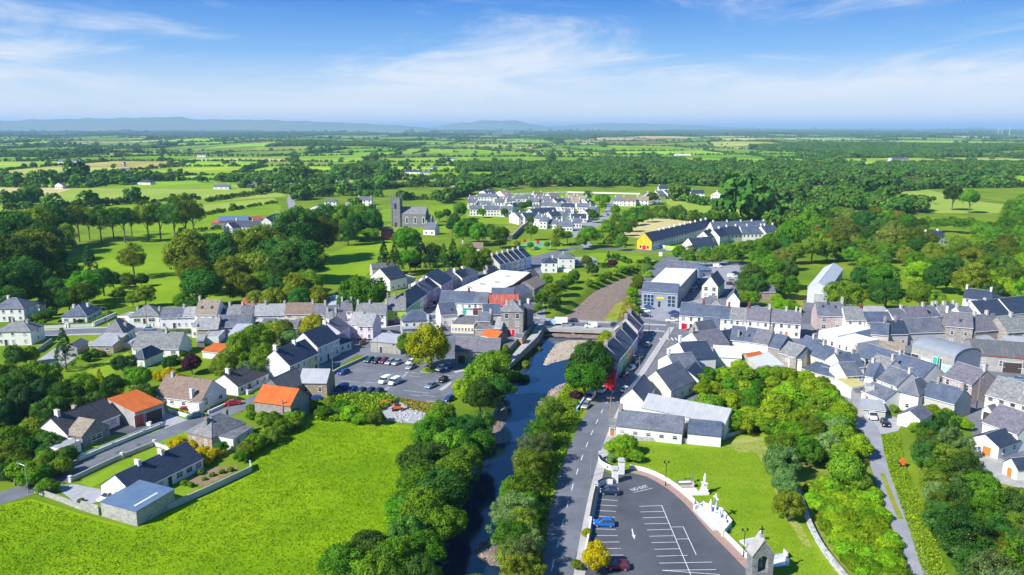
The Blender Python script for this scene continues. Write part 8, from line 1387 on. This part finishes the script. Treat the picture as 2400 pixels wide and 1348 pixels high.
def gn_scatter(name, label, pts, meshes, leaf):
    """one object beyond counting: crowns set on points (x, y, size, height of centre)"""
    pts = np.array(pts, float); pc = bpy.data.collections.new(name)
    for m_ in meshes:
        o = bpy.data.objects.new(name + '_crown', m_); o.material_slots[0].link = 'OBJECT'; o.material_slots[0].material = MATS[leaf]; pc.objects.link(o)
    me = bpy.data.meshes.new(name); me.vertices.add(len(pts)); me.vertices.foreach_set('co', pts[:, [0, 1, 3]].astype(np.float32).ravel())
    for nm, arr in (('size', pts[:, 2]), ('turn', rng.uniform(0, 6.28, len(pts)))): q = me.attributes.new(nm, 'FLOAT', 'POINT'); q.data.foreach_set('value', arr.astype(np.float32))
    do = tag(link(name, me), label, kind='stuff')
    ng = bpy.data.node_groups.new('scatter', 'GeometryNodeTree'); ng.interface.new_socket('Geometry', in_out='INPUT', socket_type='NodeSocketGeometry'); ng.interface.new_socket('Geometry', in_out='OUTPUT', socket_type='NodeSocketGeometry'); N = ng.nodes.new; L = ng.links.new
    gi, go = N('NodeGroupInput'), N('NodeGroupOutput'); ip = N('GeometryNodeInstanceOnPoints'); ci = N('GeometryNodeCollectionInfo'); ci.inputs['Collection'].default_value = pc; ci.inputs['Separate Children'].default_value = True; ci.inputs['Reset Children'].default_value = True
    def attr(n_): a = N('GeometryNodeInputNamedAttribute'); a.data_type = 'FLOAT'; a.inputs['Name'].default_value = n_; return a.outputs[0]
    cx_ = N('ShaderNodeCombineXYZ'); L(attr('turn'), cx_.inputs[2]); L(gi.outputs[0], ip.inputs['Points']); L(ci.outputs[0], ip.inputs['Instance']); ip.inputs['Pick Instance'].default_value = True; L(cx_.outputs[0], ip.inputs['Rotation']); L(attr('size'), ip.inputs['Scale']); L(ip.outputs[0], go.inputs[0])
    md = do.modifiers.new('scatter', 'NODES'); md.node_group = ng
gn_scatter('distant_trees', 'hedgerows and woods of the distant countryside', pts, FARC, 'leaf_far')
gn_scatter('tree_belts', 'tree belts round the estate and behind the warehouse', [(x, y_, r, k * r) for x, y_, r, k in LOOSE], CROWN['round'][:2] + CROWN['airy'][:1], 'leaf_mid')
bp = []
for x, y_, r_ in BR: p = P(x, y_, 1.0); r = r_ / ppm(p); bp.append((p.x, p.y, r, r * .15))
gn_scatter('brambles', 'dense brambles covering the slope beside the narrow lane', bp, CROWN['bush'], 'leaf_lime')
# hills on the horizon
def hill(name, prof, dist, depth, label):
    px = np.array([p[0] for p in prof], float); py = np.array([p[1] for p in prof], float); xs_ = np.linspace(px[0], px[-1], 90); cr = np.interp(xs_, px, py); nd = 12; Vv = []; Ff = []
    for k in range(nd + 1):
        d = dist + depth * k / nd; s = math.sin(math.pi * min(k / nd * 1.0, 1.0)) ** .8
        for x, c in zip(xs_, cr):
            h = max(0.0, (HY - c) / F * (dist + depth * .5) + (HC if c < HY - 1 else HC * max(0, (HY - c)))) ; h *= s * (1 + .05 * math.sin(x * .09 + k) + .04 * math.sin(x * .23 + k * 2)) if 0 < k < nd else 0; Vv.append(((x - 1200) / F * d, d, h - 3))
    n = len(xs_)
    for k in range(nd):
        for i in range(n - 1): a = k * n + i; Ff.append((a, a + 1, a + n + 1, a + n))
    me = bpy.data.meshes.new(name); me.from_pydata(Vv, [], Ff); me.materials.append(MATS['hill_a']); me.polygons.foreach_set('use_smooth', np.ones(len(Ff), bool)); tag(link(name, me), label, kind='structure')
hill('hills', [(-900, 296), (-500, 290), (-200, 286), (0, 286), (100, 282), (250, 279), (430, 276), (480, 281), (600, 282), (700, 284), (800, 288), (900, 292), (1000, 299), (1030, 302)], 15000, 4000, 'long blue ridge on the left horizon')
hill('hills', [(985, 302), (1010, 300), (1060, 291), (1130, 284), (1200, 283), (1250, 292), (1290, 299), (1320, 302)], 18000, 4000, 'low blue hill at the centre of the horizon')
hill('hills', [(1240, 302), (1310, 295), (1420, 289), (1560, 292), (1700, 298), (1800, 302)], 21000, 5000, 'faint long hill right of centre on the horizon')
# ================================================================ haze over the whole country
hb = MB(); hb.box(-60000, 60000, -1500, 75000, -12, 345, 'frame'); hz = hb.build('haze'); hz['kind'] = 'stuff'; hz['label'] = 'thin blue summer haze over the countryside'
hm = bpy.data.materials.new('haze'); hm.use_nodes = True; t = hm.node_tree; t.nodes.clear(); o = t.nodes.new('ShaderNodeOutputMaterial'); pv = t.nodes.new('ShaderNodeVolumePrincipled'); pv.inputs['Color'].default_value = (.45, .73, 1.0, 1); pv.inputs['Density'].default_value = 6e-5; pv.inputs['Anisotropy'].default_value = 0.0; t.links.new(pv.outputs[0], o.inputs['Volume']); hz.data.materials.clear(); hz.data.materials.append(hm)
print('buildings', NB, 'trees', NT, 'far points', len(pts))
